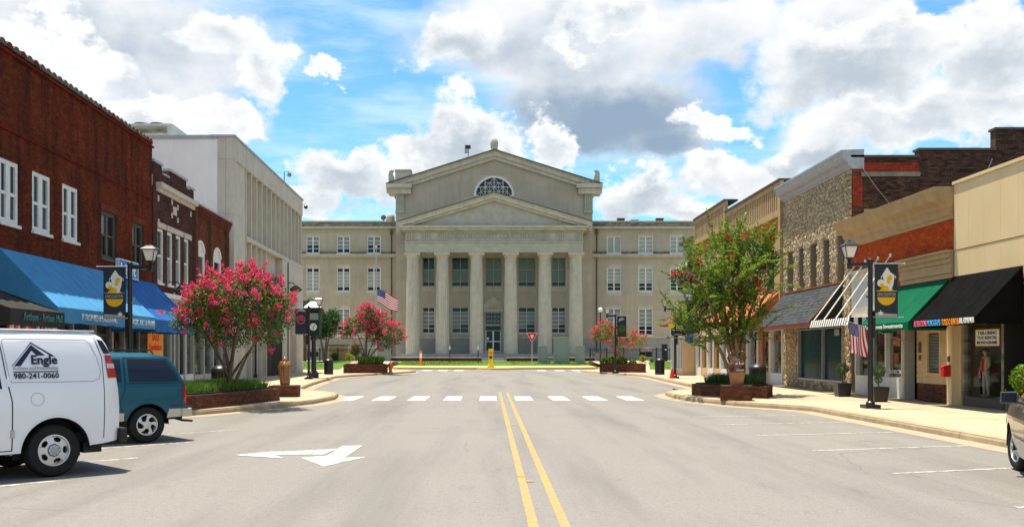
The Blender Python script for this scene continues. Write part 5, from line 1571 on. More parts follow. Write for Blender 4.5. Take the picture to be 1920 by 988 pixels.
# shingled canopy
kp = thing('shingled_canopy', 'sloping canopy of grey shingles with rust red edges on the fieldstone front', 'canopy', RF(40.9, .7, 2.7))
ka, kb, kz0, kz1, kt = 37.15, 44.4, 2.86, 4.36, 1.3
b = MB(RF); b.add([(ka, .03, kz1), (kb, .03, kz1), (kb, kt, kz0), (ka, kt, kz0)], [(0, 1, 2, 3)])
for x in (ka, kb): b.poly([(x, .03, kz1), (x, kt, kz0), (x, kt, kz0 - .1), (x, .03, kz0 - .1)])
b.build('canopy_deck', M['dark'], kp)
b = MB(RF); nr = 12; sl = math.hypot(kt, kz1 - kz0)
for r in range(nr):
    f0, f1 = r / nr, (r + 1.25) / nr
    s = ka - (.15 if r % 2 else 0)
    while s < kb:
        a, c = max(s, ka), min(s + .3, kb)
        if c - a > .03:
            P = lambda x, f, up: (x, .03 + kt * min(f, 1.02) + .6 * up, kz1 + (kz0 - kz1) * min(f, 1.02) + .55 * up)
            u1 = .03 + RND.uniform(-.006, .008)
            b.hexa([P(a + .006, f0, .006), P(c - .006, f0, .006), P(c - .006, f1, .008), P(a + .006, f1, .008)], [P(a + .006, f0, .018), P(c - .006, f0, .018), P(c - .006, f1, u1), P(a + .006, f1, u1)])
        s += .3
b.build('shingle', M['shingle'], kp, kind='stuff', recalc=False)
b = MB(RF); b.box(ka - .03, kb + .03, kt - .02, kt + .05, kz0 - .2, kz0 - .02); b.build('gutter_board', M['copper'], kp)
for x in (ka - .03, kb - .03):
    b = MB(RF); b.hexa([(x, .0, kz1), (x + .06, .0, kz1), (x + .06, kt + .03, kz0), (x, kt + .03, kz0)], [(x, .0, kz1 + .07), (x + .06, .0, kz1 + .07), (x + .06, kt + .03, kz0 + .07), (x, kt + .03, kz0 + .07)]); b.build('edge_board', M['copper'], kp)
b = MB(RF); b.box(ka, kb, -.0, .1, kz1 + .01, kz1 + .08); b.build('flashing', M['copper'], kp)
# its shop front
b = MB(RF); b.box(y0 + .42, y1, -.5, -.4, .15, 2.75); b.build('shop_back', M['interior'], C3)
fb = MB(RF)
for a, c, z0_, z1_ in ((y0, 37.25, .15, 2.75), (42.75, y1, .15, 2.75), (37.25, 42.75, .15, .5)):
    b = MB(RF); b.box(a, c, -.4, -.01, z0_, z1_); b.build('stone_pier', M['stone_mortar'], C3)
    for q in stone_cells(a, c, z0_, z1_, [], 40): stone_add(fb, q)
fb.build('stone', M['fieldstone_far'], C3, kind='stuff')
f = MB(RF); f.box(37.27, 37.37, -.3, .0, .5, 2.74); f.box(42.63, 42.73, -.3, .0, .5, 2.74); f.box(37.37, 42.63, -.3, .0, .5, .58); f.box(37.37, 42.63, -.3, .0, 2.66, 2.74); f.box(39.6, 39.66, -.3, -.02, .58, 2.66)
w = f.build('shop_window', M['galv'], C3)
for a, c in ((37.37, 39.6), (39.66, 42.63)):
    b = MB(RF); b.box(a, c, -.16, -.14, .58, 2.66); b.build('pane', mat('shop_glass_teal', (.006, .040, .044), .12, (.004, .03, .035), 1, spec=.05) if a < 38 else bpy.data.materials['shop_glass_teal'], w)
b = MB(RF); b.box(37.6, 38.1, .0, .02, 2.35, 2.6); b.build('hanging_notice', M['win_shade'], C3)
b = MB(RF); b.tube([(44.1, 1.15, .15), (44.1, 1.15, 2.72)], .05, 8); b.build('canopy_post', M['copper'], C3)

# ---- two tan buildings with slatted bands
def slat_building(y0, y1, zt, label, nslat, body_m, wins):
    B = thing('slatted_building', label, 'building', RF((y0 + y1) / 2, -8, .15))
    b = MB(RF); b.box(y0 + .02, y1 - .02, -18, -.6, .15, zt - .5); b.build('building_body', M['roof'], B)
    b = MB(RF); wall(b, y0 + .01, y1 - .01, 2.9, zt - .1, wins, .3); b.build('front_wall', M['tan_stone'], B)
    b = MB(RF); b.box(y0, y1, -.6, .22, zt - .098, zt); b.build('coping', M['cap_dark'], B)
    b = MB(RF); b.box(y0 + .01, y1 - .01, -.02, .14, zt - .36, zt - .1); b.build('stone_band', M['tan_stone'], B)
    z0, z1 = zt - 1.42, zt - .37
    b = MB(RF); b.box(y0 + .3, y1 - .3, .002, .01, z0, z1); b.build('slat_backing', M['copper'], B)
    for i in range(nslat):
        s = y0 + .35 + (y1 - y0 - .7) * (i + .5) / nslat
        b = MB(RF); b.box(s - .09, s + .09, .012, .12, z0 + .003, z1 - .003); b.build('slat', M['tan_stone'], B)
    b = MB(RF); b.box(y0 + .01, y1 - .01, -.02, .14, z0 - .3, z0); b.build('stone_band', M['tan_stone'], B)
    for s in (y0 + .02, y1 - .3):
        b = MB(RF); b.box(s, s + .28, -.02, .16, 2.9, zt - .37); b.build('pilaster', M['tan_stone'], B)
    brick_mesh('brick', brick_rects(y0 + .32, y1 - .32, z0 - 1.1, z0 - .32, wins, .215, .076, .01), RF, M['brick_orange_pale'], B)
    for (a, c, p, q) in wins: window(B, RF, a, c, p, q, M['cream_frame'], lambda r, k: M['win_tealdark'], 1, 2, -.12, .1, .06, sill=.06)
    b = MB(RF); b.box(y0, y1, -.55, -.45, .15, 2.9); b.build('shop_back', M['interior'], B)
    return B
C4 = slat_building(44.75, 55.2, 9.8, 'tan building with a band of vertical slats and an orange awning', 30, None, [(46.2, 47.4, 4.7, 6.6), (49.0, 50.2, 4.7, 6.6), (51.8, 53.0, 4.7, 6.6)])
C5 = slat_building(55.25, 63.7, 10.5, 'taller tan slatted building behind the crown of the street tree', 22, None, [(56.6, 57.8, 5, 7), (59, 60.2, 5, 7), (61.4, 62.6, 5, 7)])
awning(C4, RF, 45.0, 54.2, 4.62, 3.3, 1.5, .12, M['awn_orange'], 'orange_awning', 8, ('rust-orange awning on the tan slatted building', 'awning'))
for B, ya, yb in ((C4, 44.8, 55.2), (C5, 55.3, 63.7)):
    L_ = yb - ya; n = 5
    for i in range(n):
        a, c = ya + L_ * i / n, ya + L_ * (i + 1) / n
        f = MB(RF); f.box(a + .02, a + .16, -.35, .04, .15, 2.95); f.box(c - .16, c - .02, -.35, .04, .15, 2.95); f.box(a + .16, c - .16, -.3, .02, .15, .7); f.box(a + .16, c - .16, -.3, .02, 2.75, 2.95)
        w = f.build('shop_window' if i % 2 == 0 else 'shop_door', M['tan'] if i % 2 else M['white_wood'], B)
        clear_pane(RF, a + .16, c - .16, -.15, .7, 2.75, w, False); goods(RF, a + .18, c - .18, -.44, -.2, .72, 2.3, B, 2)
b = MB(RF)
for s in (45.5, 46.3, 47.6): b.box(s, s + .5, -.132, -.128, 2.2, 2.5)
b.build('window_poster', M['poster'], C4, kind='stuff')
# ---- grey building with maroon awning at the far end
y0, y1 = 63.8, SR(1283) + .4
C6 = thing('grey_building', 'narrow grey building with maroon awning and white glazed shop front', 'building', RF((y0 + y1) / 2, -8, .15))
gw = [(64.6, 65.5, 5.6, 7.0), (66.2, 67.1, 5.6, 7.0)]
b = MB(RF); b.box(y0, y1, -18, -.4, .15, 8.9); b.build('building_body', M['granite'], C6)
b = MB(RF); wall(b, y0 + .02, y1, 2.8, 9.2, gw, .2); b.build('front_wall', M['granite'], C6)
for q in gw: window(C6, RF, *q, M['white_wood'], lambda r, k: M['win_shade2'], 1, 2, -.08, .1, .06, sill=.08)
b = MB(RF); b.box(y0 + .02, y1 + .05, -.02, .35, 7.6, 7.85); b.build('ledge', M['cream_stone'], C6)
b = MB(RF); b.box(y0 + .02, y1 + .05, -.4, .3, 9.2, 9.4); b.build('coping', M['cap_dark'], C6)
awning(C6, RF, 63.9, 67.8, 5.1, 3.6, 1.6, .1, M['awn_maroon'], 'maroon_awning', 6, ('maroon awning at the far end of the right hand row', 'awning'))
b = MB(RF); b.box(y0 + .05, y1, .0, .9, 2.75, 2.95); b.build('bay_roof', M['cream_stone'], C6)
b = MB(RF); b.box(y0 + .05, y1, .0, .9, .15, .5); b.build('stall_riser', M['tan'], C6)
for i in range(5):
    a, c = y0 + .1 + (y1 - y0 - .15) * i / 5, y0 + .1 + (y1 - y0 - .15) * (i + 1) / 5
    f = MB(RF); f.box(a, a + .08, .78, .88, .5, 2.75); f.box(c - .08, c, .78, .88, .5, 2.75); f.box(a + .08, c - .08, .78, .87, 2.6, 2.75); f.box(a + .08, c - .08, .78, .87, .5, .6); w = f.build('shop_window', M['white_wood'], C6)
    b = MB(RF); b.box(a + .08, c - .08, .81, .83, .6, 2.6); b.build('pane', M['win_shade'], w)
b = MB(RF); b.box(y0 + .05, y0 + .12, .0, .88, .5, 2.75); b.build('bay_side', M['tan'], C6)
# ================================================================== street furniture
def lamp_post(label, loc, arm=-1, banner='jug', scale=1.0, side_box=True):
    """iron post, lantern on an arm to one side, banner on the other; local x runs along the arm"""
    L = thing('street_lamp', label, 'street lamp', (0, 0, 0), 'banner lamp posts along the street')
    b = MB(); b.box(-.21, .21, -.21, .21, 0, .10); b.lathe([(.12, .101), (.12, .16), (.075, .2), (.07, .6), (.062, 4.02), (.08, 4.04), (.08, 4.11), (.03, 4.15)], 14)
    for z in (.62, 1.5, 2.6, 3.4): b.lathe([(.074, z), (.08, z + .02), (.074, z + .04)], 12)
    b.build('post', M['black'], L, smooth=True)
    s = arm
    b = MB(); b.box(min(.06 * s, .64 * s), max(.06 * s, .64 * s), -.045, .045, 3.93, 4.03); b.box(.58 * s - .05, .58 * s + .05, -.05, .05, 3.85, 3.929); b.lathe([(.035, 4.032), (.06, 4.06), (.04, 4.09), (.08, 4.12), (.09, 4.14)], 10, (.58 * s, 0, 0))
    b.build('lamp_arm', M['black'], L)
    x = .58 * s
    lan = MB(); l0, l1 = 4.16, 4.47
    lan.prism([(x - .10, -.10, l0 - .02), (x + .10, -.10, l0 - .02), (x + .10, .10, l0 - .02), (x - .10, .10, l0 - .02)], [(x - .105, -.105, l0), (x + .105, -.105, l0), (x + .105, .105, l0), (x - .105, .105, l0)])
    for a, c in ((-1, -1), (1, -1), (1, 1), (-1, 1)): lan.tube([(x + a * .10, c * .10, l0), (x + a * .175, c * .175, l1)], .013, 4)
    q = [(.215, l1), (.215, l1 + .02), (.17, l1 + .06), (.09, l1 + .12), (.04, l1 + .135)]
    for (r0, h0), (r1, h1) in zip(q, q[1:]):
        lan.hexa([(x - r0, -r0, h0), (x + r0, -r0, h0), (x + r0, r0, h0), (x - r0, r0, h0)], [(x - r1, -r1, h1), (x + r1, -r1, h1), (x + r1, r1, h1), (x - r1, r1, h1)])
    lan.lathe([(.025, l1 + .135), (.035, l1 + .16), (.01, l1 + .20)], 8, (x, 0, 0))
    lt = lan.build('lantern', M['black'], L)
    g = MB(); g.hexa([(x - .09, -.09, l0 + .005), (x + .09, -.09, l0 + .005), (x + .09, .09, l0 + .005), (x - .09, .09, l0 + .005)], [(x - .165, -.165, l1 - .005), (x + .165, -.165, l1 - .005), (x + .165, .165, l1 - .005), (x - .165, .165, l1 - .005)])
    g.build('lamp_glass', M['frost'], lt)
    bx = -s
    b = MB(); b.tube([(0, 0, 4.0), (bx * .92, 0, 4.0), (bx * .95, 0, 4.0)], [.014, .014, .03], 6); b.build('banner_rod', M['galv'], L)
    b = MB(); b.tube([(0, 0, 2.52), (bx * .92, 0, 2.52)], .014, 6); b.build('banner_rod', M['galv'], L)
    x0 = bx * .12; x1 = bx * .76; xa, xb = min(x0, x1), max(x0, x1); xc = (xa + xb) / 2
    ban = MB(); ban.box(xa, xb, -.007, .007, 2.50, 3.99); ban = ban.build('banner', M['banner'], L)
    def pl(pts, m, nm, y=-.012):
        c = MB(); c.prism([(xc + px_, y, z - .2) for px_, z in pts], [(xc + px_, y + .004, z - .2) for px_, z in pts]); c.build(nm, m, ban)
    circ = lambda cx, cz, r, n=24, a0=0, a1=2 * math.pi: [(cx + r * math.cos(a0 + (a1 - a0) * k / n), cz + r * math.sin(a0 + (a1 - a0) * k / n)) for k in range(n)]
    if banner == 'jug':
        pl(circ(0, 3.30, .255), M['banner_yellow'], 'yellow_disc')
        pl([(-.06, 3.42), (.0, 3.38), (.12, 3.42), (.19, 3.62), (.22, 3.82), (.20, 3.90), (.12, 3.95), (.09, 3.98), (.09, 4.02), (.05, 4.03), (.05, 4.08), (-.01, 4.08), (-.01, 4.03), (-.05, 4.02), (-.05, 3.98), (-.10, 3.93), (-.11, 3.86), (-.06, 3.7)], M['banner_white'], 'jug_emblem', -.015)
        pl(circ(-.15, 3.66, .105), M['banner_white'], 'jug_emblem', -.0155)
        pl(circ(-.13, 3.60, .06), M['banner_yellow'], 'jug_emblem', -.019)
        pl(circ(.09, 3.80, .075), M['banner_yellow'], 'jug_emblem', -.019)
        pl(circ(.06, 3.70, .055), M['banner_yellow'], 'jug_emblem', -.0195)
        pl(circ(-.02, 3.50, .09), M['banner_yellow'], 'jug_emblem', -.020)
        for sx in (-1, 1): pl([(.055 + sx * .14, 3.88), (.055 + sx * .20, 3.86), (.055 + sx * .21, 3.80), (.055 + sx * .185, 3.78), (.055 + sx * .19, 3.84), (.055 + sx * .14, 3.86)], M['banner_white'], 'jug_handle', -.0165)
        pl([(-.285, 3.27), (.285, 3.27), (.295, 3.35), (.285, 3.43), (-.285, 3.43), (-.295, 3.35)], M['banner'], 'name_band', -.022)
        pl([(-.285, 3.435), (.285, 3.435), (.285, 3.45), (-.285, 3.45)], M['banner_yellow'], 'band_edge', -.0225)
        text('LINCOLNTON', .50, .10, M['banner_grey'], ban, (xc, -.0225, 3.15), FR, FN, bold=.02, depth=.003)
        pl([(-.3, 2.74), (.3, 2.74), (.3, 2.80), (-.3, 2.84)], M['banner_grey'], 'footer_bar', -.012)
        pl([(.16 * -bx + .09 * math.cos(math.pi / 2 + k * math.pi / 5) * (1 if k % 2 == 0 else .42), 2.83 + .09 * math.sin(math.pi / 2 + k * math.pi / 5) * (1 if k % 2 == 0 else .42)) for k in range(10)], M['banner_white'], 'star_emblem', -.016)
    elif banner == 'red':
        pl(circ(0, 3.55, .25), M['bloom_coral'], 'red_disc'); pl(circ(0, 3.55, .19), M['banner'], 'red_disc', -.014); pl(circ(0, 3.58, .13, 14, .1, math.pi - .1), M['bloom_coral'], 'red_disc', -.018)
        pl([(-.29, 3.48), (.29, 3.48), (.29, 3.60), (-.29, 3.60)], M['banner'], 'name_band', -.02)
        pl([(-.26, 3.5), (.26, 3.5), (.26, 3.57), (-.26, 3.57)], M['bloom_coral'], 'name_band', -.023)
        pl(circ(0, 3.9, .28, 12, .3, 2.84), M['banner_grey'], 'arch_emblem', -.011)
    else:
        pl(circ(0, 3.85, .22, 14, .5, 3.6), M['banner_grey'], 'leaf_emblem'); pl(circ(0.03, 3.3, .26), M['leaf_dark'], 'leaf_emblem', -.011)
    if side_box:
        b = MB(); b.box(-.1 * s - .07, -.1 * s + .07, .06, .14, 1.95, 2.7); b.build('control_box', M['black'], L)
        b = MB(); b.tube([(0.06, -.02, 2.95), (-.16 * (1 if s < 0 else -1), -.1, 3.1)], .02, 5); b.build('flag_holder', M['galv'] if s > 0 else M['black'], L)
    L.location = loc; L.scale = (scale,) * 3
    return L
lamp_post('black street lamp by the right kerb with slate jug banner and lantern on its left', (10.55, 26.6, .15), -1, 'jug')
lamp_post('black street lamp behind the teal car with slate jug banner and lantern on its right', (-10.3, 27.5, .15), 1, 'jug')
lamp_post('black street lamp beside the street clock with red disc banner', (-10.4, 55.2, .15), 1, 'red', 1.02)
fl = lamp_post('black street lamp with red disc banner and an orange cone at its foot', (11.05, 57.2, .15), -1, 'red', 1.03)
lamp_post('far black street lamp with dark green banner behind the right brick planter', (9.2, 70.2, .15), -1, 'leaf', 1.05)
b = MB(); b.lathe([(.16, 0), (.16, .05), (.02, .62)], 14, (10.8, 56.8, .165)); b.box(10.6, 11.0, 56.6, 57.0, .152, .165)
cn = thing('traffic_cone', 'orange traffic cone leaning at the foot of the far right street lamp', 'traffic cone', (10.8, 56.8, .152)); b.build('cone', M['red'], cn)
b = MB(); b.lathe([(.118, .20), (.082, .35)], 14, (10.8, 56.8, .168), cap=False); b.build('pale_band', M['letter_pink'], cn)
# signs hung on the far right lamp
sb = thing('direction_sign', 'black direction sign plates and a yellow round sign on the far right lamp post', 'sign', (11.05, 56.9, 3.0))
b = MB(); b.box(10.78, 11.5, 56.95, 56.99, 2.92, 3.10); b.box(10.78, 11.62, 56.95, 56.99, 2.68, 2.88); b.build('sign_plate', M['black'], sb)
b = MB(); b.box(10.82, 11.0, 56.935, 56.949, 2.97, 3.05); b.box(11.05, 11.45, 56.935, 56.949, 2.99, 3.04); b.box(10.95, 11.4, 56.935, 56.949, 2.72, 2.77); b.build('sign_print', M['banner_grey'], sb, kind='stuff')
b = MB(); b.lathe([(.2, 0), (.2, .08)], 18, (10.78, 56.86, 3.3), 'y'); b.build('round_sign', M['yellow'], sb)
b = MB(); b.box(11.6, 12.1, 56.95, 56.99, 2.3, 2.62); b.build('blue_plate', M['sign_blue'], sb)

# town clock
tc = thing('street_clock', 'dark green four sided street clock with pitched roof beside the lamp post', 'clock', (-10.55, 57.6, .15))
b = MB(); b.lathe([(.3, 0), (.3, .3), (.16, .45), (.12, 2.2), (.2, 2.35), (.2, 2.5)], 12, (-10.55, 57.6, .15)); b.build('clock_post', M['black'], tc)
b = MB(); b.box(-10.95, -10.15, 57.2, 58.0, 2.66, 4.12); b.build('clock_case', mat('clock_green', (.012, .04, .03), .5), tc)
b = MB(); b.lathe([(.22, 0), (.22, .03)], 22, (-10.5, 57.16, 3.2), 'y'); f = b.build('clock_face', M['letter_white'], tc)
b = MB(); b.tube([(-10.5, 57.15, 3.2), (-10.4, 57.15, 3.32)], .018, 4); b.tube([(-10.5, 57.15, 3.2), (-10.51, 57.15, 3.03)], .018, 4); b.build('clock_hand', M['black'], f)
b = MB(); b.box(-10.8, -10.2, 57.17, 57.198, 3.62, 4.02); b.build('name_panel', M['win_shade'], tc)
b = MB(); b.box(-11.05, -10.05, 57.1, 58.1, 4.122, 4.36); b.build('roof_fascia', M['black'], tc)
b = MB(); b.hexa([(-11.05, 57.1, 4.362), (-10.05, 57.1, 4.362), (-10.05, 58.1, 4.362), (-11.05, 58.1, 4.362)], [(-10.7, 57.45, 4.72), (-10.4, 57.45, 4.72), (-10.4, 57.75, 4.72), (-10.7, 57.75, 4.72)]); b.lathe([(.08, 4.72), (.14, 4.86), (.05, 5.0), (.02, 5.1)], 8, (-10.55, 57.6, 0)); b.build('clock_roof', M['win_shade2'], tc)

# litter bins
def bin_(label, loc):
    t = thing('litter_bin', label, 'litter bin', (0, 0, 0), 'black slatted litter bins')
    b = MB(); b.lathe([(.27, .02), (.29, .5), (.29, .88)], 18); b.build('liner', M['dark'], t, smooth=True)
    for k in range(20):
        a = 2 * math.pi * k / 20; b = MB(); b.cbox((.305 * math.cos(a), .305 * math.sin(a), .46), (.025, .07, .86), a); b.build('slat', M['black'], t)
    b = MB(); b.lathe([(.33, .885), (.34, .92), (.335, .95), (.29, 1.02), (.17, 1.08), (.15, 1.09)], 20); b.lathe([(.30, .0), (.31, .05)], 18); b.build('lid', M['black'], t, smooth=True)
    b = MB(); b.lathe([(.15, 1.091), (.02, 1.095)], 16); b.build('lid_opening', M['steel'], t)
    t.location = loc; return t
bn = bin_('black slatted litter bin beside the far left brick planter', (-11.2, 66.8, .15))
dup(bn, (11.75, 66.3, .15), .3, 'black slatted litter bin on the right pavement before the lawn', 1.04)
dup(bn, (10.3, 36.9, .15), .6, 'black slatted litter bin behind the right brick planter and jug', 1.0)
dup(bn, (-9.3, 33.2, .15), .9, 'black slatted litter bin behind the pink tree trunk on the left', 1.0)

# brick planters
def planter(label, pts, h, z=.15, ind=0, inner=True):
    cx = sum(p[0] for p in pts) / len(pts); cy = sum(p[1] for p in pts) / len(pts)
    t = thing('brick_planter', label, 'planter', (cx, cy, z))
    def inset(d): return [(cx + (p[0] - cx) * (1 - d), cy + (p[1] - cy) * (1 - d)) for p in pts]
    b = MB(); b.zprism(inset(.015), z, z + h - .07); b.build('planter_core', M['mortar'], t)
    n = len(pts); area = sum(pts[i - 1][0] * pts[i][1] - pts[i][0] * pts[i - 1][1] for i in range(n))
    for i in range(n):
        a, c = Vector(pts[i]), Vector(pts[(i + 1) % n])
        d = (c - a); L_ = d.length; d.normalize(); nrm = Vector((d.y, -d.x)) * (1 if area > 0 else -1)
        fr = lambda s, tt, zz, a=a, d=d, nrm=nrm: (a.x + d.x * s + nrm.x * tt, a.y + d.y * s + nrm.y * tt, zz)
        rects = brick_rects(0, L_, z, z + h - .07, [], .205, .07, .011)
        if nrm.y < -.2 and ind:
            single_bricks('brick', rects, (a.x, a.y, 0), (d.x, d.y), (nrm.x, nrm.y), M['brick_planter_single'], t, .01, -.02)
        else:
            brick_mesh('brick', rects, fr, M['brick_planter'], t, .01, -.02)
        # rowlock cap, brick on edge
        rc = brick_rects(-.0, L_, z + h - .066, z + h, [], .075, .066, .01)
        b_ = MB(fr)
        for q in rc: b_.box(q[0], q[1], -.2, .02, q[2] + .0, q[3])
        b_.build('cap_brick', M['brick_planter'], t, kind='stuff', recalc=False)
    b = MB(); b.zprism(inset(.1), z + h - .09, z + h - .03); b.build('soil', M['dark'], t)
    return t
planter('long brick planter under the large pink tree behind the teal car', [(-7.95, 25.6), (-6.75, 30.9), (-8.9, 31.5), (-10.1, 26.2)], .46, ind=1)
planter('brick planter under the green tree behind the brown face jug', [(7.35, 34.9), (7.5, 33.9), (9.25, 32.05), (9.9, 33.6), (8.7, 36.2)], .48, ind=1)
planter('far brick planter under the pink tree left of the courthouse lawn', [(-10.75, 70.6), (-7.75, 70.9), (-7.75, 73.0), (-10.75, 72.7)], .72)
planter('far brick planter under the small coral tree right of the courthouse lawn', [(8.55, 74.6), (11.75, 72.2), (12.0, 74.2), (8.9, 76.2)], .72)

def tuft(name, label, cat, n, pts, h, m, w=.012, group=None, fl=0, fm=None):
    """ground plants: blades and small leaves over an area"""
    t = thing(name, label, cat, pts(0))
    def f():
        p = pts(1); return p
    blades('foliage', n, f, h, m, w, t)
    if fl: 
        P = np.array([pts(1) for _ in range(fl)]); P[:, 2] += h * NP.uniform(.5, 1, fl)
        leaf_mesh('blossom', P, .04, fm, t, 'stuff')
    return t
def leaf_mesh(name, P, size, m, parent, kind='stuff', wide=.5, up=.0, D=None):
    P = np.asarray(P, float); n = len(P)
    d = NP.normal(size=(n, 3)) if D is None else np.asarray(D, float) + NP.normal(0, .25, (n, 3))
    d[:, 2] += up; d /= np.linalg.norm(d, axis=1)[:, None]
    e = np.cross(d, NP.normal(size=(n, 3))); e /= np.linalg.norm(e, axis=1)[:, None]
    s = size * NP.uniform(.65, 1.3, n)[:, None]
    nb = np.cross(d, e) * s * .18
    V = np.stack([P - d * s * .5, P + e * s * wide * .5 + nb, P + d * s * .5, P - e * s * wide * .5 + nb], 1).reshape(-1, 3)
    F = np.arange(4 * n).reshape(-1, 4)
    return mesh_np(name, V, F, m, parent, kind)
def quad_pts(pts, z):
    def f(k):
        a, b_, c, d = pts
        if k == 0: return (sum(p[0] for p in pts) / 4, sum(p[1] for p in pts) / 4, z)
        u, v = RND.uniform(.08, .92), RND.uniform(.08, .92)
        x = (a[0] * (1 - u) + b_[0] * u) * (1 - v) + (d[0] * (1 - u) + c[0] * u) * v
        y = (a[1] * (1 - u) + b_[1] * u) * (1 - v) + (d[1] * (1 - u) + c[1] * u) * v
        return (x, y, z)
    return f
tuft('border_grass', 'tufted yellow-green lily turf filling the long left planter', 'plant', 9000, quad_pts([(-7.95, 25.6), (-6.75, 30.9), (-8.9, 31.5), (-10.1, 26.2)], .56), .30, M['blade'], .016)
tuft('border_grass', 'dark green lily turf filling the right planter behind the face jug', 'plant', 4500, quad_pts([(7.5, 34.6), (9.15, 32.4), (9.75, 33.6), (8.65, 36.0)], .58), .34, M['leaf_dark'], .016)
tuft('border_grass', 'pale green lily turf in the far left planter', 'plant', 2600, quad_pts([(-9.9, 70.8), (-7.9, 71), (-7.9, 72.8), (-9.9, 72.6)], .82), .55, M['blade'], .03, fl=120, fm=M['letter_pale'])

# glazed clay sculptures
jp = thing('sculpture_plinth', 'square brick plinth carrying the brown face jug on the right pavement', 'plinth', (7.97, 31.0, .15))
jpts = []
ca, sa = math.cos(-.28), math.sin(-.28)
for x, y in ((-.48, -.45), (.48, -.45), (.48, .45), (-.48, .45)): jpts.append((7.97 + x * ca - y * sa, 31.0 + x * sa + y * ca))
b = MB(); b.zprism([(7.97 + (p[0] - 7.97) * .985, 31.0 + (p[1] - 31.0) * .985) for p in jpts], .15, .62); b.build('plinth_core', M['mortar'], jp)
lp = []
for vx, cx0, cy0 in ((jpts, 7.97, 31.0),):
    for i in range(4):
        a, c = Vector(vx[i]), Vector(vx[(i + 1) % 4]); d = (c - a); L_ = d.length; d.normalize(); nrm = Vector((d.y, -d.x))
        rects = brick_rects(0, L_, .15, .565, [], .205, .07, .011) + brick_rects(0, L_, .567, .635, [], .075, .068, .01)
        if i in (0, 3): single_bricks('brick', rects, (a.x, a.y, 0), (d.x, d.y), (nrm.x, nrm.y), M['brick_planter_single'], jp, .01, -.02)
        else: brick_mesh('brick', rects, lambda s, tt, zz, a=a, d=d, nrm=nrm: (a.x + d.x * s + nrm.x * tt, a.y + d.y * s + nrm.y * tt, zz), M['brick_planter'], jp, .01, -.02)
fj = thing('face_jug', 'large glazed brown pottery face jug with raw clay foot on a brick plinth', 'sculpture', (7.97, 30.95, .63))
c0 = (7.97, 30.95, .63)
b = MB(); b.lathe([(.19, 0), (.2, .02), (.225, .2), (.265, .42)], 24, c0); b.build('clay_foot', M['terracotta_pale'], fj, smooth=True)
b = MB(); b.lathe([(.265, .421), (.275, .5), (.27, .62), (.235, .75), (.17, .85), (.125, .9), (.115, .98), (.12, 1.08), (.135, 1.12), (.135, 1.15), (.1, 1.16)], 26, c0, mod=lambda a, h: 1 + .03 * math.sin(3 * a + h * 9)); b.build('glazed_body', M['terracotta'], fj, smooth=True)
b = MB()
for dx in (-.09, .09):
    b.ball((8.0 + dx, 30.95 - .24, 1.32), .034, 10, 6, (1.2, .6, .8))
b.build('eye', M['grey_panel'], fj, smooth='all', kind='stuff')
b = MB(); b.tube([(8.0, 30.95 - .24, 1.36), (8.0, 30.95 - .30, 1.27), (8.0, 30.95 - .27, 1.2)], [.03, .05, .03], 8); b.build('nose', M['terracotta'], fj, smooth='all')
b = MB()
for k in range(7): b.box(7.89 + k * .034, 7.918 + k * .034, 30.95 - .30, 30.95 - .25, 1.10, 1.15)
b.build('teeth', M['grey_panel'], fj, kind='stuff')
b = MB(); b.tube([(7.86, 31.13, 1.16), (7.93, 31.1, 1.17), (8.0, 31.09, 1.17), (8.07, 31.1, 1.17), (8.14, 31.13, 1.16)], .022, 6); b.tube([(7.86, 31.13, 1.085), (8.0, 31.09, 1.08), (8.14, 31.13, 1.085)], .022, 6); b.build('lips', M['terracotta'], fj, smooth='all')
for sx in (-1, 1):
    b = MB(); b.tube([(7.97 + sx * .14, 30.95, 1.72), (7.97 + sx * .26, 30.95, 1.66), (7.97 + sx * .29, 30.95, 1.5), (7.97 + sx * .24, 30.95, 1.38)], .028, 8); b.build('handle', M['terracotta'], fj, smooth='all')
vp = thing('sculpture_plinth', 'low square brick plinth under the amber ribbed vase on the left', 'plinth', (-7.1, 33.4, .15))
vx = [(-7.58, 33.0), (-6.66, 33.1), (-6.7, 33.95), (-7.6, 33.85)]
b = MB(); b.zprism([(-7.13 + (p[0] + 7.13) * .98, 33.47 + (p[1] - 33.47) * .98) for p in vx], .15, .53); b.build('plinth_core', M['mortar'], vp)
for i in range(4):
    a, c = Vector(vx[i]), Vector(vx[(i + 1) % 4]); d = (c - a); L_ = d.length; d.normalize(); nrm = Vector((d.y, -d.x))
    rects = brick_rects(0, L_, .15, .55, [], .205, .07, .011)
    if i == 0: single_bricks('brick', rects, (a.x, a.y, 0), (d.x, d.y), (nrm.x, nrm.y), M['brick_planter_single'], vp, .01, -.02)
    else: brick_mesh('brick', rects, lambda s, tt, zz, a=a, d=d, nrm=nrm: (a.x + d.x * s + nrm.x * tt, a.y + d.y * s + nrm.y * tt, zz), M['brick_planter'], vp, .01, -.02)
vs_ = thing('ribbed_vase', 'tall amber glazed vase with pale ribs and knobbed lid on a brick plinth', 'sculpture', (-7.12, 33.4, .55))
b = MB(); b.lathe([(.15, 0), (.155, .03), (.175, .3), (.2, .55), (.215, .66), (.19, .74), (.13, .80), (.09, .84), (.10, .87), (.06, .92), (.03, .99)], 32, (-7.12, 33.4, .55), mod=lambda a, h: 1 + .05 * math.cos(8 * a)); b.build('vase_body', M['gold_clay'], vs_, smooth='all')
for k in range(8):
    a = k * math.pi / 4 + .2; ca2, sa2 = math.cos(a), math.sin(a); b = MB()
    b.tube([(-7.12 + r * ca2, 33.4 + r * sa2, .55 + h) for r, h in ((.15, .02), (.18, .3), (.21, .55), (.228, .68), (.19, .76), (.13, .83))], .016, 5); b.build('rib', M['bark_light'], vs_, smooth='all')

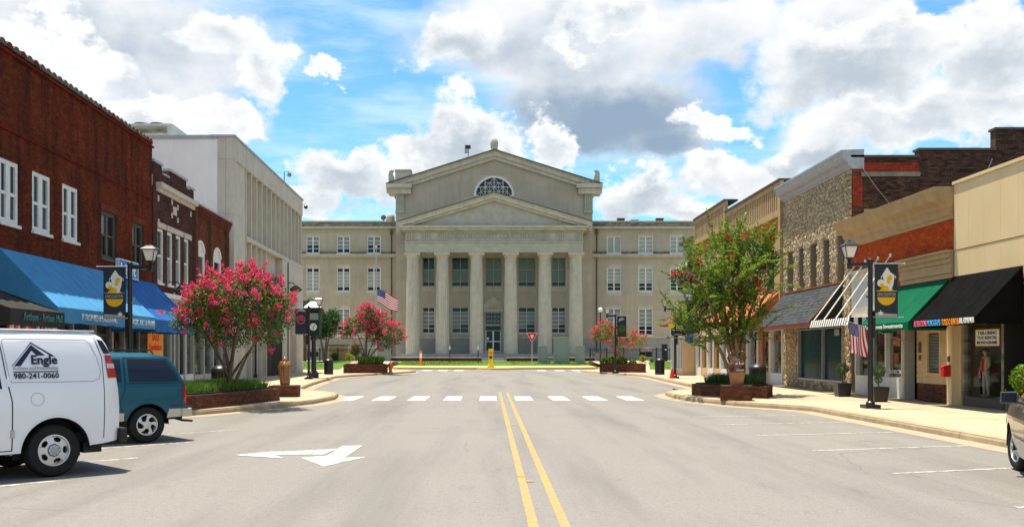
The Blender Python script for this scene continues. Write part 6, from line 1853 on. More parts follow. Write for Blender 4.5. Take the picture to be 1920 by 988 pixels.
# posts, signs, monuments on the courthouse island
kr = thing('keep_right_post', 'yellow flexible marker post with orange discs on the island nose', 'marker post', (.12, 92.2, .25))
b = MB(); b.hexa([(-.2, 92.0, .25), (.44, 92.0, .25), (.44, 92.5, .25), (-.2, 92.5, .25)], [(-.1, 92.1, .7), (.34, 92.1, .7), (.34, 92.4, .7), (-.1, 92.4, .7)]); b.box(-.1, .34, 92.12, 92.38, .7, 2.02); b.build('post_body', M['yellow'], kr)
for z in (1.62, 1.2):
    b = MB(); b.lathe([(.15, 0), (.15, .03)], 16, (.12, 92.085, z), 'y'); b.build('reflector_disc', M['orange'] if z > 1.5 else M['black'], kr)
b = MB(); b.box(-.3, .54, 91.9, 92.6, .2, .25); b.build('rubber_base', M['black'], kr)
mp = thing('marker_post', 'orange and white marker post on the left part of the island lawn', 'marker post', (XP(789, 97), 97, .35))
b = MB(); x = XP(789, 97); b.lathe([(.12, .3), (.12, 1.9)], 10, (x, 97, 0)); b.build('post_body', M['orange'], mp)
b = MB(); b.lathe([(.123, 1.1), (.123, 1.6)], 10, (x, 97, 0), cap=False); b.build('pale_band', M['letter_white'], mp)
for px, lb in ((843.5, 'thin black post with white top on the island lawn, left of the entrance'), (896.5, 'thin black post with white top on the island lawn, nearest the courthouse door')):
    x = XP(px, 102); s = thing('lawn_post', lb, 'post', (x, 102, .5)); b = MB(); b.lathe([(.05, .5), (.05, 1.95)], 8, (x, 102, 0)); b.build('post_body', M['black'], s)
    b = MB(); b.lathe([(.06, 1.951), (.06, 2.35)], 8, (x, 102, 0)); b.build('post_top', M['letter_white'], s)
ys = thing('yield_sign', 'red and white triangular give way sign on a grey post at the island kerb', 'road sign', (XP(997.5, 95.6), 95.6, .3))
x = XP(997.5, 95.6); b = MB(); b.lathe([(.045, .28), (.045, 3.3)], 8, (x, 95.6, 0)); b.build('sign_post', M['galv'], ys)
def tri(r, y, m, n, par):
    zc = 3.28; pts = [(x - r, zc + r * .577), (x + r, zc + r * .577), (x, zc - r * 1.155)]
    b = MB(); b.prism([(p, y, q) for p, q in pts], [(p, y + .02, q) for p, q in pts]); return b.build(n, m, par)
sp = tri(.56, 95.52, M['letter_white'], 'sign_plate', ys); tri(.51, 95.50, M['red'], 'red_border', sp); tri(.2, 95.48, M['letter_white'], 'white_centre', sp)
text('YIELD', .17, .05, M['red'], sp, (x, 95.478, 3.30), FR, FN)
for xa, xb, yt, yb_, lb in ((1009, 1027, 647.5, 681, 'left small slab'), (1038.5, 1067.5, 632, 681, 'tall central slab'), (1079, 1096.5, 647, 681, 'right small slab')):
    Ym = 100.5; s = thing('memorial_stone', 'grey-green granite memorial stone before the courthouse, ' + lb, 'memorial', (XP((xa + xb) / 2, Ym), Ym, .45), 'granite memorial stones')
    A, C, zt_ = XP(xa, Ym), XP(xb, Ym), ZP(yt, Ym)
    b = MB(); b.yprism([(A, .5), (C, .5), (C, zt_ - .1), (C - .15, zt_), (A + .15, zt_), (A, zt_ - .1)], Ym, Ym + .35); st = b.build('slab', M['memorial'], s, bevel=.02)
    b = MB(); b.box(A - .12, C + .12, Ym - .15, Ym + .5, .4, .56); b.build('base', M['memorial'], s)
    b = MB()
    for k in range(int((zt_ - 1.0) / .16)):
        w = (C - A) * RND.uniform(.45, .7); xc = (A + C) / 2; b.box(xc - w / 2, xc + w / 2, Ym - .004, Ym, .85 + k * .16, .89 + k * .16)
    b.build('carved_lines', M['granite'], st, kind='stuff')
bn_ = thing('stone_bench', 'low grey granite bench between the memorial stones', 'bench', (XP(1040, 99.6), 99.6, .4))
b = MB(); b.box(XP(1026, 99.6), XP(1058, 99.6), 99.4, 99.9, .82, .95); b.build('seat', M['memorial'], bn_)
for px in (1030, 1054): b = MB(); b.box(XP(px, 99.6) - .12, XP(px, 99.6) + .12, 99.45, 99.85, .4, .818); b.build('leg', M['memorial'], bn_)
hy = thing('fire_hydrant', 'orange fire hydrant with white cap beside the far left planter', 'fire hydrant', (-7.45, 72.2, .15))
b = MB(); b.lathe([(.17, 0), (.17, .06), (.12, .08), (.12, .55), (.15, .57), (.15, .62), (.11, .72)], 14, (-7.45, 72.2, .15)); b.tube([(-7.66, 72.2, .62), (-7.24, 72.2, .62)], .06, 8); b.build('hydrant_body', M['orange'], hy)
b = MB(); b.lathe([(.11, .721), (.06, .8), (.03, .9)], 12, (-7.45, 72.2, .15)); b.build('hydrant_cap', M['letter_white'], hy)
gp_ = thing('globe_lamp', 'slim black post with white globe lamp right of the portico', 'street lamp', (12.0, 104, .7))
b = MB(); b.lathe([(.14, .6), (.14, .8), (.07, .9), (.06, 5.9), (.12, 6.0)], 10, (12.0, 104, 0)); b.build('post', M['black'], gp_)
b = MB(); b.ball((12.0, 104, 6.28), .26, 12, 8); b.build('globe', M['frost'], gp_, smooth='all')
pp = thing('black_post', 'black post rising into the large pink tree beside the stone block', 'post', (-14.1, 57.9, .15))
b = MB(); b.lathe([(.1, 0), (.1, .2), (.06, .3), (.06, 4.4)], 10, (-14.1, 57.9, .15)); b.build('post_body', M['black'], pp)
b = MB(); b.box(-14.3, -13.9, 57.82, 57.84, 3.7, 4.3); b.build('sign_plate', M['galv'], pp)
# service boxes and iron fences
for xa, xb, yt, yb_, mm, lb in ((683, 732, 653, 671, 'memorial', 'grey-green electrical cabinet left of the steps'), (617, 652, 646, 671, 'tan_stone', 'tan service enclosure with dark lid left of the courthouse'), (1117, 1150, 660, 674, 'granite', 'grey utility cabinet behind the far right planter')):
    s = thing('utility_cabinet', lb, 'utility box', (XP((xa + xb) / 2, 106.4), 106.4, .69)); A, C = XP(xa, 106.4), XP(xb, 106.4)
    b = MB(); b.box(A, C, 106.2, 107.2, .66, ZP(yt, 106.4) - .1); b.build('cabinet', M[mm], s)
    b = MB(); b.box(A - .1, C + .1, 106.1, 107.3, ZP(yt, 106.4) - .098, ZP(yt, 106.4)); b.build('cabinet_lid', M['memorial'] if mm != 'tan_stone' else M['cap_dark'], s)
for xa, xb, Yf, lb in ((XP(566, 106), XP(668, 106), 105.9, 'black iron railing left of the courthouse'), (XP(1106, 106), XP(1262, 106), 105.9, 'black iron railing right of the courthouse')):
    f = thing('iron_railing', lb, 'fence', ((xa + xb) / 2, Yf, .7))
    for z in (.85, 1.85, 2.0):
        b = MB(); b.box(xa, xb, Yf - .02, Yf + .02, z, z + .05); b.build('rail', M['black'], f)
    n = int((xb - xa) / 1.6)
    for i in range(n + 1):
        x = xa + (xb - xa) * i / n; b = MB(); b.box(x - .06, x + .06, Yf - .06, Yf + .06, .66, 2.2); b.build('fence_post', M['black'], f)
    n = int((xb - xa) / .17); b = MB()
    for i in range(n):
        x = xa + (xb - xa) * (i + .5) / n; b.box(x - .012, x + .012, Yf - .012, Yf + .012, .85, 2.0)
    b.build('picket', M['black'], f, kind='stuff')
gt = thing('gate_pier', 'dark iron gate pier in the right courthouse railing', 'post', (XP(1246, 105.5), 105.5, .7))
b = MB(); b.box(XP(1241, 105.5), XP(1251, 105.5), 105.3, 105.7, .66, ZP(646, 105.5)); b.box(XP(1240, 105.5), XP(1252, 105.5), 105.25, 105.75, ZP(646, 105.5) + .002, ZP(645, 105.5)); b.build('pier', M['black'], gt)
b = MB(); b.box(XP(1246, 105.5), XP(1249, 105.5), 105.28, 105.298, 1.9, 2.05); b.build('notice', M['letter_white'], gt)

# flags
def flag(name, label, pos, hoist_pts, pole, pole_r=.035, star=.035):
    t = thing(name, label, 'flag', hoist_pts)
    b = MB(); b.tube(pole, [pole_r] * (len(pole) - 1) + [pole_r * .6], 8); p0 = pole[-1]; b.ball(p0, pole_r * 2, 8, 5); b.build('flagpole', M['galv'], t)
    mb = MB(); nu, nv = 26, 30
    grid = [[pos(i / nu, j / nv) for j in range(nv + 1)] for i in range(nu + 1)]
    vs = [p for r in grid for p in r]
    for i in range(nu):
        for j in range(nv):
            st = i // 2; canton = i < 14 and j < 12
            mb.mi = 0 if canton else (1 if st % 2 == 0 else 2)
            mb.add([grid[i][j], grid[i + 1][j], grid[i + 1][j + 1], grid[i][j + 1]], [(0, 1, 2, 3)])
    fl_ = mb.build('flag_cloth', [M['flag_blue'], M['flag_red'], M['flag_white']], t, recalc=False)
    sb_ = MB()
    for r in range(9):
        for c in range(6 if r % 2 == 0 else 5):
            u = .538 * (r + 1) / 10; v = .4 * ((c + .5 + (0 if r % 2 == 0 else .5)) / 6)
            P, Q, S_ = Vector(pos(u, v)), Vector(pos(u + .012, v)), Vector(pos(u, v + .008))
            a, e = (Q - P).normalized(), (S_ - P).normalized(); nn = a.cross(e).normalized()
            for sg_ in (1, -1):
                pts = [P + nn * .006 * sg_ + (a * math.cos(k * math.pi / 5) + e * math.sin(k * math.pi / 5)) * star * (1 if k % 2 == 0 else .42) for k in range(10)]
                sb_.poly([tuple(p) for p in pts])
    sb_.build('stars', M['flag_white'], fl_, kind='stuff', recalc=False)
    return t
fx, fy = XP(705.5, 88), 88.0
def fpos(u, v):
    z = 7.45 - 1.25 * u - .78 * v + .12 * math.sin(5 * v + 1.5 * u) ; x = fx + .1 + 1.85 * v; y = fy + .16 * math.sin(7.5 * v + 1.2 * u) * (.3 + v)
    return (x, y, z)
flag('national_flag', 'american flag flying on a tall pole before the left wing of the courthouse', fpos, (fx, fy, .2), [(fx, fy, .15), (fx, fy, 6), (fx, fy, 11.3)], .06, .027)
pw0, pw1 = Vector((13.65, 30.9, 1.95)), Vector((11.55, 31.1, 2.72))
def fpos2(u, v):
    h = pw1 + (pw0 - pw1) * (.03 + .27 * u)
    return (h.x + .05 * math.sin(6 * u + 3 * v) * v + .10 * v, h.y + .09 * math.sin(9 * u + 2 * v) * (.3 + v), h.z - .015 - .98 * v)
flag('national_flag', 'american flag hanging from a slanted wall staff behind the right street lamp', fpos2, (11.9, 31, 1.6), [tuple(pw0), tuple((pw0 + pw1) / 2), tuple(pw1)], .016, .018)
# roof clutter on the courthouse
rs = thing('roof_siren', 'grey box siren on a thin mast on the courthouse roof slope', 'siren', (XP(877.5, 118), 118, ZP(293, 118)))
x = XP(878, 118); b = MB(); b.tube([(x, 118, ZP(296, 118)), (x, 118, ZP(274, 118))], .06, 6); b.build('mast', M['galv'], rs)
b = MB(); b.box(x - .4, x + .3, 117.8, 118.2, ZP(279, 118), ZP(273, 118)); b.build('siren_box', M['black'], rs)
b = MB(); b.box(x - .45, x + .1, 117.8, 118.2, ZP(287, 118), ZP(280, 118)); b.build('siren_speaker', M['galv'], rs)
sd = thing('satellite_dish', 'small dark satellite dish on the left wing roof', 'satellite dish', (XP(719, 119), 119, ZP(414, 119)))
x = XP(719, 119); b = MB(); b.lathe([(.02, 0), (.2, .05), (.33, .14)], 14, (x, 118.8, ZP(408, 119)), 'y'); b.tube([(x, 119, ZP(416, 119)), (x, 119, ZP(408, 119))], .05, 6); b.build('dish', M['cap_dark'], sd)
vd = thing('roof_vent_dome', 'pale domed roof ventilator beside the main block', 'roof vent', (XP(732, 119), 119, ZP(414, 119)))
b = MB(); b.lathe([(.55, -.3), (.55, .35), (.5, .6), (.3, .85), (.05, .95)], 16, (XP(732, 119.6), 119.6, ZP(414, 119.6))); b.build('vent_hood', M['limestone_grey'], vd, smooth=True)
for px, lb in ((1165, 'small dark roof box on the right wing, nearest the main block'), (1191, 'low pale roof box in the middle of the right wing'), (1238, 'small dark roof box farthest along the right wing')):
    s = thing('roof_box', lb, 'roof vent', (XP(px, 122), 122, ZP(414, 122))); b = MB(); x = XP(px, 122); b.box(x - .42, x + .42, 122, 123, ZP(418, 122), ZP(410 if px != 1191 else 412.5, 122)); b.box(x - .5, x + .5, 121.9, 123.1, ZP(410 if px != 1191 else 412.5, 122) + .002, ZP(409 if px != 1191 else 411.8, 122)); b.build('box', M['cap_dark'] if px != 1191 else M['galv'], s)
# shop side plants and mailbox
def topiary(label, x, y):
    t = thing('topiary', label, 'potted plant', (x, y, .15), 'ball topiaries in black boxes')
    b = MB(); b.hexa([(x - .2, y - .2, .15), (x + .2, y - .2, .15), (x + .2, y + .2, .15), (x - .2, y + .2, .15)], [(x - .25, y - .25, .62), (x + .25, y - .25, .62), (x + .25, y + .25, .62), (x - .25, y + .25, .62)]); b.build('plant_box', M['black'], t)
    b = MB(); b.tube([(x, y, .6), (x + .01, y, 1.0)], .02, 6); b.build('trunk', M['bark'], t)
    P = NP.normal(size=(900, 3)); P /= np.linalg.norm(P, axis=1)[:, None]; P *= NP.uniform(.7, 1.05, (900, 1)) * .21
    Q = P[:700] + np.array([x, y, 1.12]); W = P[700:] * .6 + np.array([x, y, .85])
    leaf_mesh('foliage', np.concatenate([Q, W]), .05, M['leaf_dark'], t)
topiary('ball topiary in a black box beside the teal shop window', 12.35, 33.6); topiary('ball topiary in a black box under the green awning', 12.15, 30.0)
mbx = thing('red_mailbox', 'small red letter box on the cream corner post between the awnings', 'letter box', (13.4, 28.15, 1.1))
b = MB(); b.box(13.28, 13.47, 28.05, 28.28, .98, 1.26); b.hexa([(13.27, 28.04, 1.262), (13.47, 28.04, 1.262), (13.47, 28.29, 1.262), (13.27, 28.29, 1.262)], [(13.4, 28.04, 1.32), (13.47, 28.04, 1.32), (13.47, 28.29, 1.32), (13.4, 28.29, 1.32)]); b.build('box', M['red'], mbx)
b = MB(); b.box(13.44, 13.475, 28.1, 28.2, 1.42, 1.58); b.build('meter_plate', M['cap_dark'], mbx)
pb = thing('potted_shrub', 'leafy green shrub with yellow flowers in a dark pot behind the parked car', 'potted plant', (13.62, 24.30, .15))
b = MB(); b.lathe([(.2, 0), (.28, .4), (.3, .42), (.26, .43)], 16, (13.62, 24.30, .15)); b.build('pot', M['cap_dark'], pb)
P = NP.normal(0, 1, (1500, 3)); P /= np.linalg.norm(P, axis=1)[:, None]; P *= NP.uniform(.45, 1, (1500, 1)) ** .6; P[:, 0] *= .42; P[:, 1] *= .45; P[:, 2] = P[:, 2] * .40
leaf_mesh('foliage', P + np.array([13.62, 24.30, 1.02]), .085, M['leaf_bright'], pb, wide=.6)
b = MB()
for k in range(7): 
    a = k * .9; b.tube([(13.62, 24.30, .55), (13.62 + .12 * math.cos(a), 24.30 + .12 * math.sin(a), .9), (13.62 + .3 * math.cos(a), 24.30 + .3 * math.sin(a), 1.2)], .012, 4)
b.build('stem', M['bark'], pb, kind='stuff')
P = NP.normal(0, .16, (90, 3)); P[:, 2] *= .4; leaf_mesh('blossom', P + np.array([13.5, 24.2, .62]), .06, M['yellow'], pb)
# ================================================================== trees and shrubs
def lump_pts(lumps, n, surf, bias=0.0):
    w = np.array([l[3] ** 2 for l in lumps]); idx = NP.choice(len(lumps), n, p=w / w.sum())
    C = np.array([l[:3] for l in lumps])[idx]; R_ = np.array([l[3] for l in lumps])[idx]
    d = NP.normal(size=(n, 3)); d[:, 2] += bias; d /= np.linalg.norm(d, axis=1)[:, None]
    r = R_ * (surf + (1 - surf) * NP.uniform(0, 1, n) ** .5) * NP.uniform(.85, 1.12, n)
    return C + d * r[:, None], d
def blossoms(name, centres, dirs, m, parent, rad_=.1, length=.2, per=26, size=.055):
    n = len(centres)
    t = NP.uniform(0, 1, (n, per)) ; a = NP.uniform(0, 6.283, (n, per)); rr = rad_ * (1 - .75 * t) * NP.uniform(.3, 1, (n, per))
    d = np.asarray(dirs); d = d / np.linalg.norm(d, axis=1)[:, None]
    u = np.cross(d, NP.normal(size=(n, 3))); u /= np.linalg.norm(u, axis=1)[:, None]; v = np.cross(d, u)
    P = centres[:, None] + d[:, None] * (t * length)[..., None] + u[:, None] * (rr * np.cos(a))[..., None] + v[:, None] * (rr * np.sin(a))[..., None]
    return leaf_mesh(name, P.reshape(-1, 3), size, m, parent, 'stuff', wide=.85)
def stems(base, tops, rad0, parent, m, bend=.35, twigs=None, name='trunk', spread=.16):
    b = MB(); paths = []
    for k, t in enumerate(tops):
        base_k = Vector(base) + Vector((RND.uniform(-spread, spread), RND.uniform(-spread, spread), 0)); t = Vector(t)
        pts = []; n = 7
        for i in range(n + 1):
            f = i / n; p = base_k.lerp(t, f ** 1.15); p.z = base_k.z + (t.z - base_k.z) * f ** .85
            p += Vector((math.sin(f * 5 + k), math.cos(f * 4 + 2 * k), 0)) * .05 * bend * f
            pts.append(p)
        paths.append(pts); b.tube(pts, [rad0 * (1 - .8 * i / n) for i in range(n + 1)], 7)
    tw = MB()
    if twigs is not None:
        for q in twigs:
            q = Vector(q); best = min((p for ps in paths for p in ps[3:]), key=lambda p: (p - q).length + (.6 if p.z > q.z else 0))
            mid = best.lerp(q, .5) + Vector((0, 0, .06)); tw.tube([best, mid, q], [rad0 * .22, rad0 * .13, rad0 * .05], 4)
        tw.build('branch', m, parent, smooth='all', kind='stuff')
    b.build(name, m, parent, smooth='all')
    return paths
def pxl(lst, Y, dy):
    return [(XP(px, Y + o), Y + o, ZP(py, Y + o), r / 1800 * Y) for (px, py, r) in lst for o in ([RND.uniform(-dy, dy)])]

# large pink crape myrtle, left
Y = 28.9
t1 = thing('crape_myrtle', 'large multi-stemmed tree covered in pink blossom in the long left planter', 'tree', (XP(432, Y), Y, .55))
lumps = pxl([(400, 570, 46), (462, 560, 52), (515, 585, 36), (362, 590, 34), (440, 612, 46), (497, 622, 32), (335, 606, 18), (392, 620, 34), (468, 523, 24), (420, 540, 34), (525, 560, 22), (540, 600, 16)], Y, .75)
lumps += [(l[0] + RND.uniform(-.3, .3), l[1] + RND.uniform(-.9, .9), l[2] - .05, l[3] * .8) for l in lumps[:6]]
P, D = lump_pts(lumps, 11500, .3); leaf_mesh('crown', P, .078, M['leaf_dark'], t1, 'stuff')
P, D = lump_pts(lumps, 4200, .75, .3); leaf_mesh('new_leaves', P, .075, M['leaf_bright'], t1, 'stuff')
P, D = lump_pts(lumps, 400, .92, .75); keep = (P[:, 2] > 2.6) | (NP.uniform(size=len(P)) < .3)
blossoms('blossom', P[keep], D[keep] + np.array([0, 0, .3]), M['bloom_pink'], t1, .105, .22, 34, .062)
P2, D2 = lump_pts(lumps, 70, .95, .6); D2[:, 2] += .35; D2 /= np.linalg.norm(D2, axis=1)[:, None]; P2 = P2[P2[:, 2] > 2.3][:60]; D2 = D2[:len(P2)]
ext = NP.uniform(.18, .5, len(P2)); tipP = P2 + D2 * ext[:, None]
sh = MB()
for a, c in zip(P2, tipP): sh.tube([a, c], [.012, .006], 4)
sh.build('shoot', M['bark'], t1, kind='stuff')
blossoms('shoot_blossom', tipP, D2, M['bloom_pink'], t1, .085, .26, 30, .06)
mid = np.concatenate([P2 + D2 * (ext * f)[:, None] for f in (.2, .45, .7, .85)]); leaf_mesh('shoot_leaves', np.repeat(mid, 5, 0) + NP.normal(0, .05, (len(mid) * 5, 3)), .075, M['leaf_bright'], t1, 'stuff')
tw = P[::4]
stems((XP(432, Y), Y, .5), [lumps[i][:3] for i in (0, 1, 2, 3, 4, 5, 8)], .06, t1, M['bark'], twigs=tw)
# green tree, right, with long leafy shoots
Y = 34.3
t2 = thing('crape_myrtle', 'tall bright green tree with long leafy shoots and a few red flower heads', 'tree', (XP(1375, Y), Y, .55))
lumps = pxl([(1370, 530, 42), (1402, 480, 34), (1345, 478, 24), (1302, 512, 22), (1440, 486, 22), (1312, 590, 32), (1405, 585, 36), (1284, 604, 20), (1352, 622, 28), (1375, 452, 20), (1335, 555, 30), (1425, 525, 28), (1270, 520, 14), (1395, 625, 22), (1300, 630, 18)], Y, 1.0)
P, D = lump_pts(lumps, 4000, .3); leaf_mesh('crown', P, .09, M['leaf_dark'], t2, 'stuff')
P, D = lump_pts(lumps, 3600, .6, .4); leaf_mesh('new_leaves', P, .11, M['leaf_dark'], t2, 'stuff')
paths = stems((XP(1375, Y), Y, .5), [lumps[i][:3] for i in (0, 1, 2, 3, 4, 5, 6, 9)], .085, t2, M['bark_light'], twigs=lump_pts(lumps, 60, .8)[0])
shoots = []
def shoot(a, d, L_, droop):
    pts = []
    for i in range(7):
        f = i / 6; pts.append(Vector(a) + Vector(d) * L_ * f + Vector((0, 0, -droop * L_ * f * f)))
    return pts
P, D = lump_pts(lumps, 330, .65, .35)
for p, d in zip(P, D):
    d = Vector(d) + Vector((0, 0, RND.uniform(.35, 1.2))); d.normalize()
    if d.z < .1: d.z = .1
    shoots.append(shoot(p, d, RND.uniform(.55, 1.35), RND.uniform(.0, .35)))
for (x0, y0_, x1, y1_) in ((1345, 470, 1324, 386), (1360, 460, 1362, 405), (1400, 470, 1418, 420), (1425, 475, 1466, 428), (1430, 500, 1478, 470), (1430, 520, 1480, 500), (1310, 510, 1246, 488), (1310, 520, 1250, 520), (1300, 600, 1262, 560), (1380, 450, 1390, 410), (1440, 450, 1470, 440), (1410, 450, 1440, 412), (1300, 500, 1280, 440), (1295, 590, 1255, 600)):
    o = RND.uniform(-.5, .5); a = Vector((XP(x0, Y + o), Y + o, ZP(y0_, Y + o))); c = Vector((XP(x1, Y + o), Y + o, ZP(y1_, Y + o))); shoots.append(shoot(a, (c - a).normalized(), (c - a).length, .05))
sb_ = MB(); LP, LD = [], []
for pts in shoots:
    sb_.tube(pts, [.012, .011, .010, .008, .007, .005, .003], 3)
    for i in range(6):
        a, c = pts[i], pts[i + 1]; t = (c - a).normalized(); s = t.cross(Vector((RND.uniform(-.3, .3), RND.uniform(-.3, .3), 1))).normalized()
        n = max(2, int((c - a).length / .028))
        for k in range(n):
            p = a.lerp(c, k / n)
            for sg_ in (1, -1):
                q = s * sg_ + t * .6; LP.append(tuple(p + q * .045)); LD.append(tuple(q))
sb_.build('shoot', M['bark_light'], t2, kind='stuff', recalc=False)
LP, LD = np.array(LP), np.array(LD); sel = NP.uniform(size=len(LP)) < .16
leaf_mesh('shoot_leaves', LP[~sel], .108, M['leaf_bright'], t2, 'stuff', D=LD[~sel]); leaf_mesh('shoot_tips', LP[sel], .10, M['leaf_yellow'], t2, 'stuff', D=LD[sel])
cl_ = []
for (px, py, r) in ((1288, 525, 13), (1268, 517, 5), (1310, 494, 8), (1262, 512, 4), (1393, 447, 7), (1373, 480, 9), (1364, 490, 8), (1385, 518, 5), (1426, 540, 10), (1382, 545, 9), (1392, 546, 6), (1416, 528, 6), (1360, 605, 4), (1365, 445, 7), (1432, 430, 4), (1445, 447, 4)):
    o = RND.uniform(-1.0, -.5)
    for k in range(max(2, int(r * .6))):
        cl_.append((XP(px + RND.uniform(-r, r) * .8, Y + o), Y + o + RND.uniform(-.12, .12), ZP(py + RND.uniform(-r, r) * .6, Y + o)))
cl_ = np.array(cl_); blossoms('blossom', cl_, NP.normal(0, .5, cl_.shape) + np.array([0, -.3, .6]), M['bloom_red'], t2, .075, .12, 30, .055)
# far pink tree, left
Y = 71.8
t3 = thing('crape_myrtle', 'smaller pink blossoming tree in the far left planter before the courthouse', 'tree', (XP(690, Y), Y, .8))
lumps = pxl([(690, 600, 26), (665, 612, 18), (715, 612, 24), (738, 628, 20), (650, 622, 12), (720, 638, 18), (690, 588, 14), (700, 625, 18), (646, 630, 8)], Y, 1.2)
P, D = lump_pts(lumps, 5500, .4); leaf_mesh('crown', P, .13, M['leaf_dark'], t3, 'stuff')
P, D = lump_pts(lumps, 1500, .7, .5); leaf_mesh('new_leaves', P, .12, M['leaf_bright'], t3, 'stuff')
P, D = lump_pts(lumps, 260, .9, .6); blossoms('blossom', P, D + np.array([0, 0, .3]), M['bloom_pink'], t3, .16, .32, 24, .1)
stems((XP(688, Y), Y, .78), [l[:3] for l in lumps[:7]], .07, t3, M['bark'], twigs=P[::5])
# far coral tree, right
Y = 74.4
t4 = thing('crape_myrtle', 'small thin coral-pink blossoming tree in the far right planter', 'tree', (XP(1160, Y), Y, .8))
lumps = pxl([(1130, 622, 17), (1150, 632, 15), (1165, 630, 14), (1185, 636, 14), (1200, 640, 11), (1120, 630, 9), (1160, 645, 11), (1140, 612, 8)], Y, .9)
P, D = lump_pts(lumps, 2200, .4); leaf_mesh('crown', P, .12, M['leaf_yellow'], t4, 'stuff')
P, D = lump_pts(lumps, 900, .5); leaf_mesh('new_leaves', P, .12, M['leaf_dark'], t4, 'stuff')
P, D = lump_pts(lumps, 150, .8, .4); blossoms('blossom', P, D + np.array([0, 0, .3]), M['bloom_coral'], t4, .14, .3, 22, .1)
stems((XP(1160, Y), Y, .78), [l[:3] for l in lumps[:5]], .06, t4, M['bark_light'], twigs=P[::5])
P, D = lump_pts([(XP(a, 74.6) , 74.6 - .018 * (a - 1150), ZP(c, 74.6), r / 1800 * 74.6) for a, c, r in ((1134, 680, 9), (1150, 678, 11), (1166, 679, 10), (1184, 682, 8))], 3600, .5, .3)
fb = thing('border_shrub', 'rounded bright green shrubs filling the far right planter', 'shrub', (10.2, 74.4, .8)); leaf_mesh('foliage', P, .14, M['leaf_bright'], fb)
# dark trees and shrubs by the left wing
def bush(name, label, cat, px, py, r, Y, m, n=2200, size=.2, trunk=None, fl=None, sq=1.0):
    x, z = XP(px, Y), ZP(py, Y); R_ = r / 1800 * Y
    t = thing(name, label, cat, (x, Y, trunk if trunk is not None else z - R_))
    lm = [(x + RND.uniform(-.5, .5) * R_, Y + RND.uniform(-.4, .4) * R_, z + RND.uniform(-.45, .45) * R_ * sq, R_ * RND.uniform(.4, .62)) for _ in range(9)]
    P, D = lump_pts(lm, n, .45); leaf_mesh('crown' if trunk is not None else 'foliage', P, size, m, t, 'stuff')
    if fl: P, D = lump_pts(lm, 160, .9, .5); leaf_mesh('blossom', P, .16, fl, t, 'stuff')
    stems((x, Y, trunk if trunk is not None else z - R_), [l[:3] for l in lm[:5]], .12 if trunk is not None else .03, t, M['bark'])
    return t
bush('evergreen_tree', 'round dark green tree against the left wing of the courthouse', 'tree', 610, 605, 32, 103, M['leaf_dark'], 4200, .26, .6)
bush('evergreen_tree', 'narrow green tree half hidden behind the stone block', 'tree', 571, 575, 20, 108, M['leaf_dark'], 1800, .26, .6)
bush('garden_shrub', 'red-flowered dark shrub behind the far left planter', 'shrub', 668, 656, 14, 101, M['leaf_dark'], 1200, .16, None, M['bloom_red'])
bush('garden_shrub', 'yellow-green shrub beside the red-flowered shrub', 'shrub', 656, 669, 9, 98, M['leaf_yellow'], 800, .14)
bush('garden_shrub', 'low dark shrub under the left wing beside the railing', 'shrub', 628, 668, 10, 104, M['leaf_dark'], 800, .16, None, None, .6)
bush('garden_shrub', 'low yellow-green shrub on the right lawn before the railing', 'shrub', 1206, 672, 9, 103, M['leaf_yellow'], 700, .14, None, None, .6)
bush('garden_shrub', 'small green shrub on the right lawn nearer the gate pier', 'shrub', 1222, 674, 6, 102, M['leaf_bright'], 500, .13, None, None, .6)
bush('garden_shrub', 'round green shrub at the right end of the lawn by the grey shop', 'shrub', 1266, 672, 9, 102, M['leaf_bright'], 700, .14, None, None, .6)

# ================================================================== vehicles
def glass_m(n, c): return mat(n, c, .06, spec=.35)
M['car_glass'] = glass_m('car_glass', (.010, .014, .028)); M['tyre'] = mat('tyre_rubber', (.014, .014, .014), .75, (.02, .02, .019), 20)
M['rim'] = mat('alloy_rim', (.58, .58, .57), .32, metal=.55); M['trim'] = mat('black_plastic', (.018, .018, .02), .55)
M['tail_red'] = mat('tail_lamp_red', (.42, .012, .012), .18, coat=.5); M['tail_white'] = mat('tail_lamp_pale', (.62, .45, .42), .2, coat=.5)
M['van_white'] = mat('van_white_paint', (.74, .74, .76), .28, (.71, .71, .73), 1.5, spec=.5, coat=.6)
M['suv_teal'] = mat('teal_metallic_paint', (.0004, .074, .115), .34, spec=.25, coat=.22)
M['suv_lower'] = mat('beige_lower_trim', (.52, .47, .38), .5)
M['car_taupe'] = mat('taupe_metallic_paint', (.13, .118, .085), .3, metal=.45, spec=.5, coat=.8)
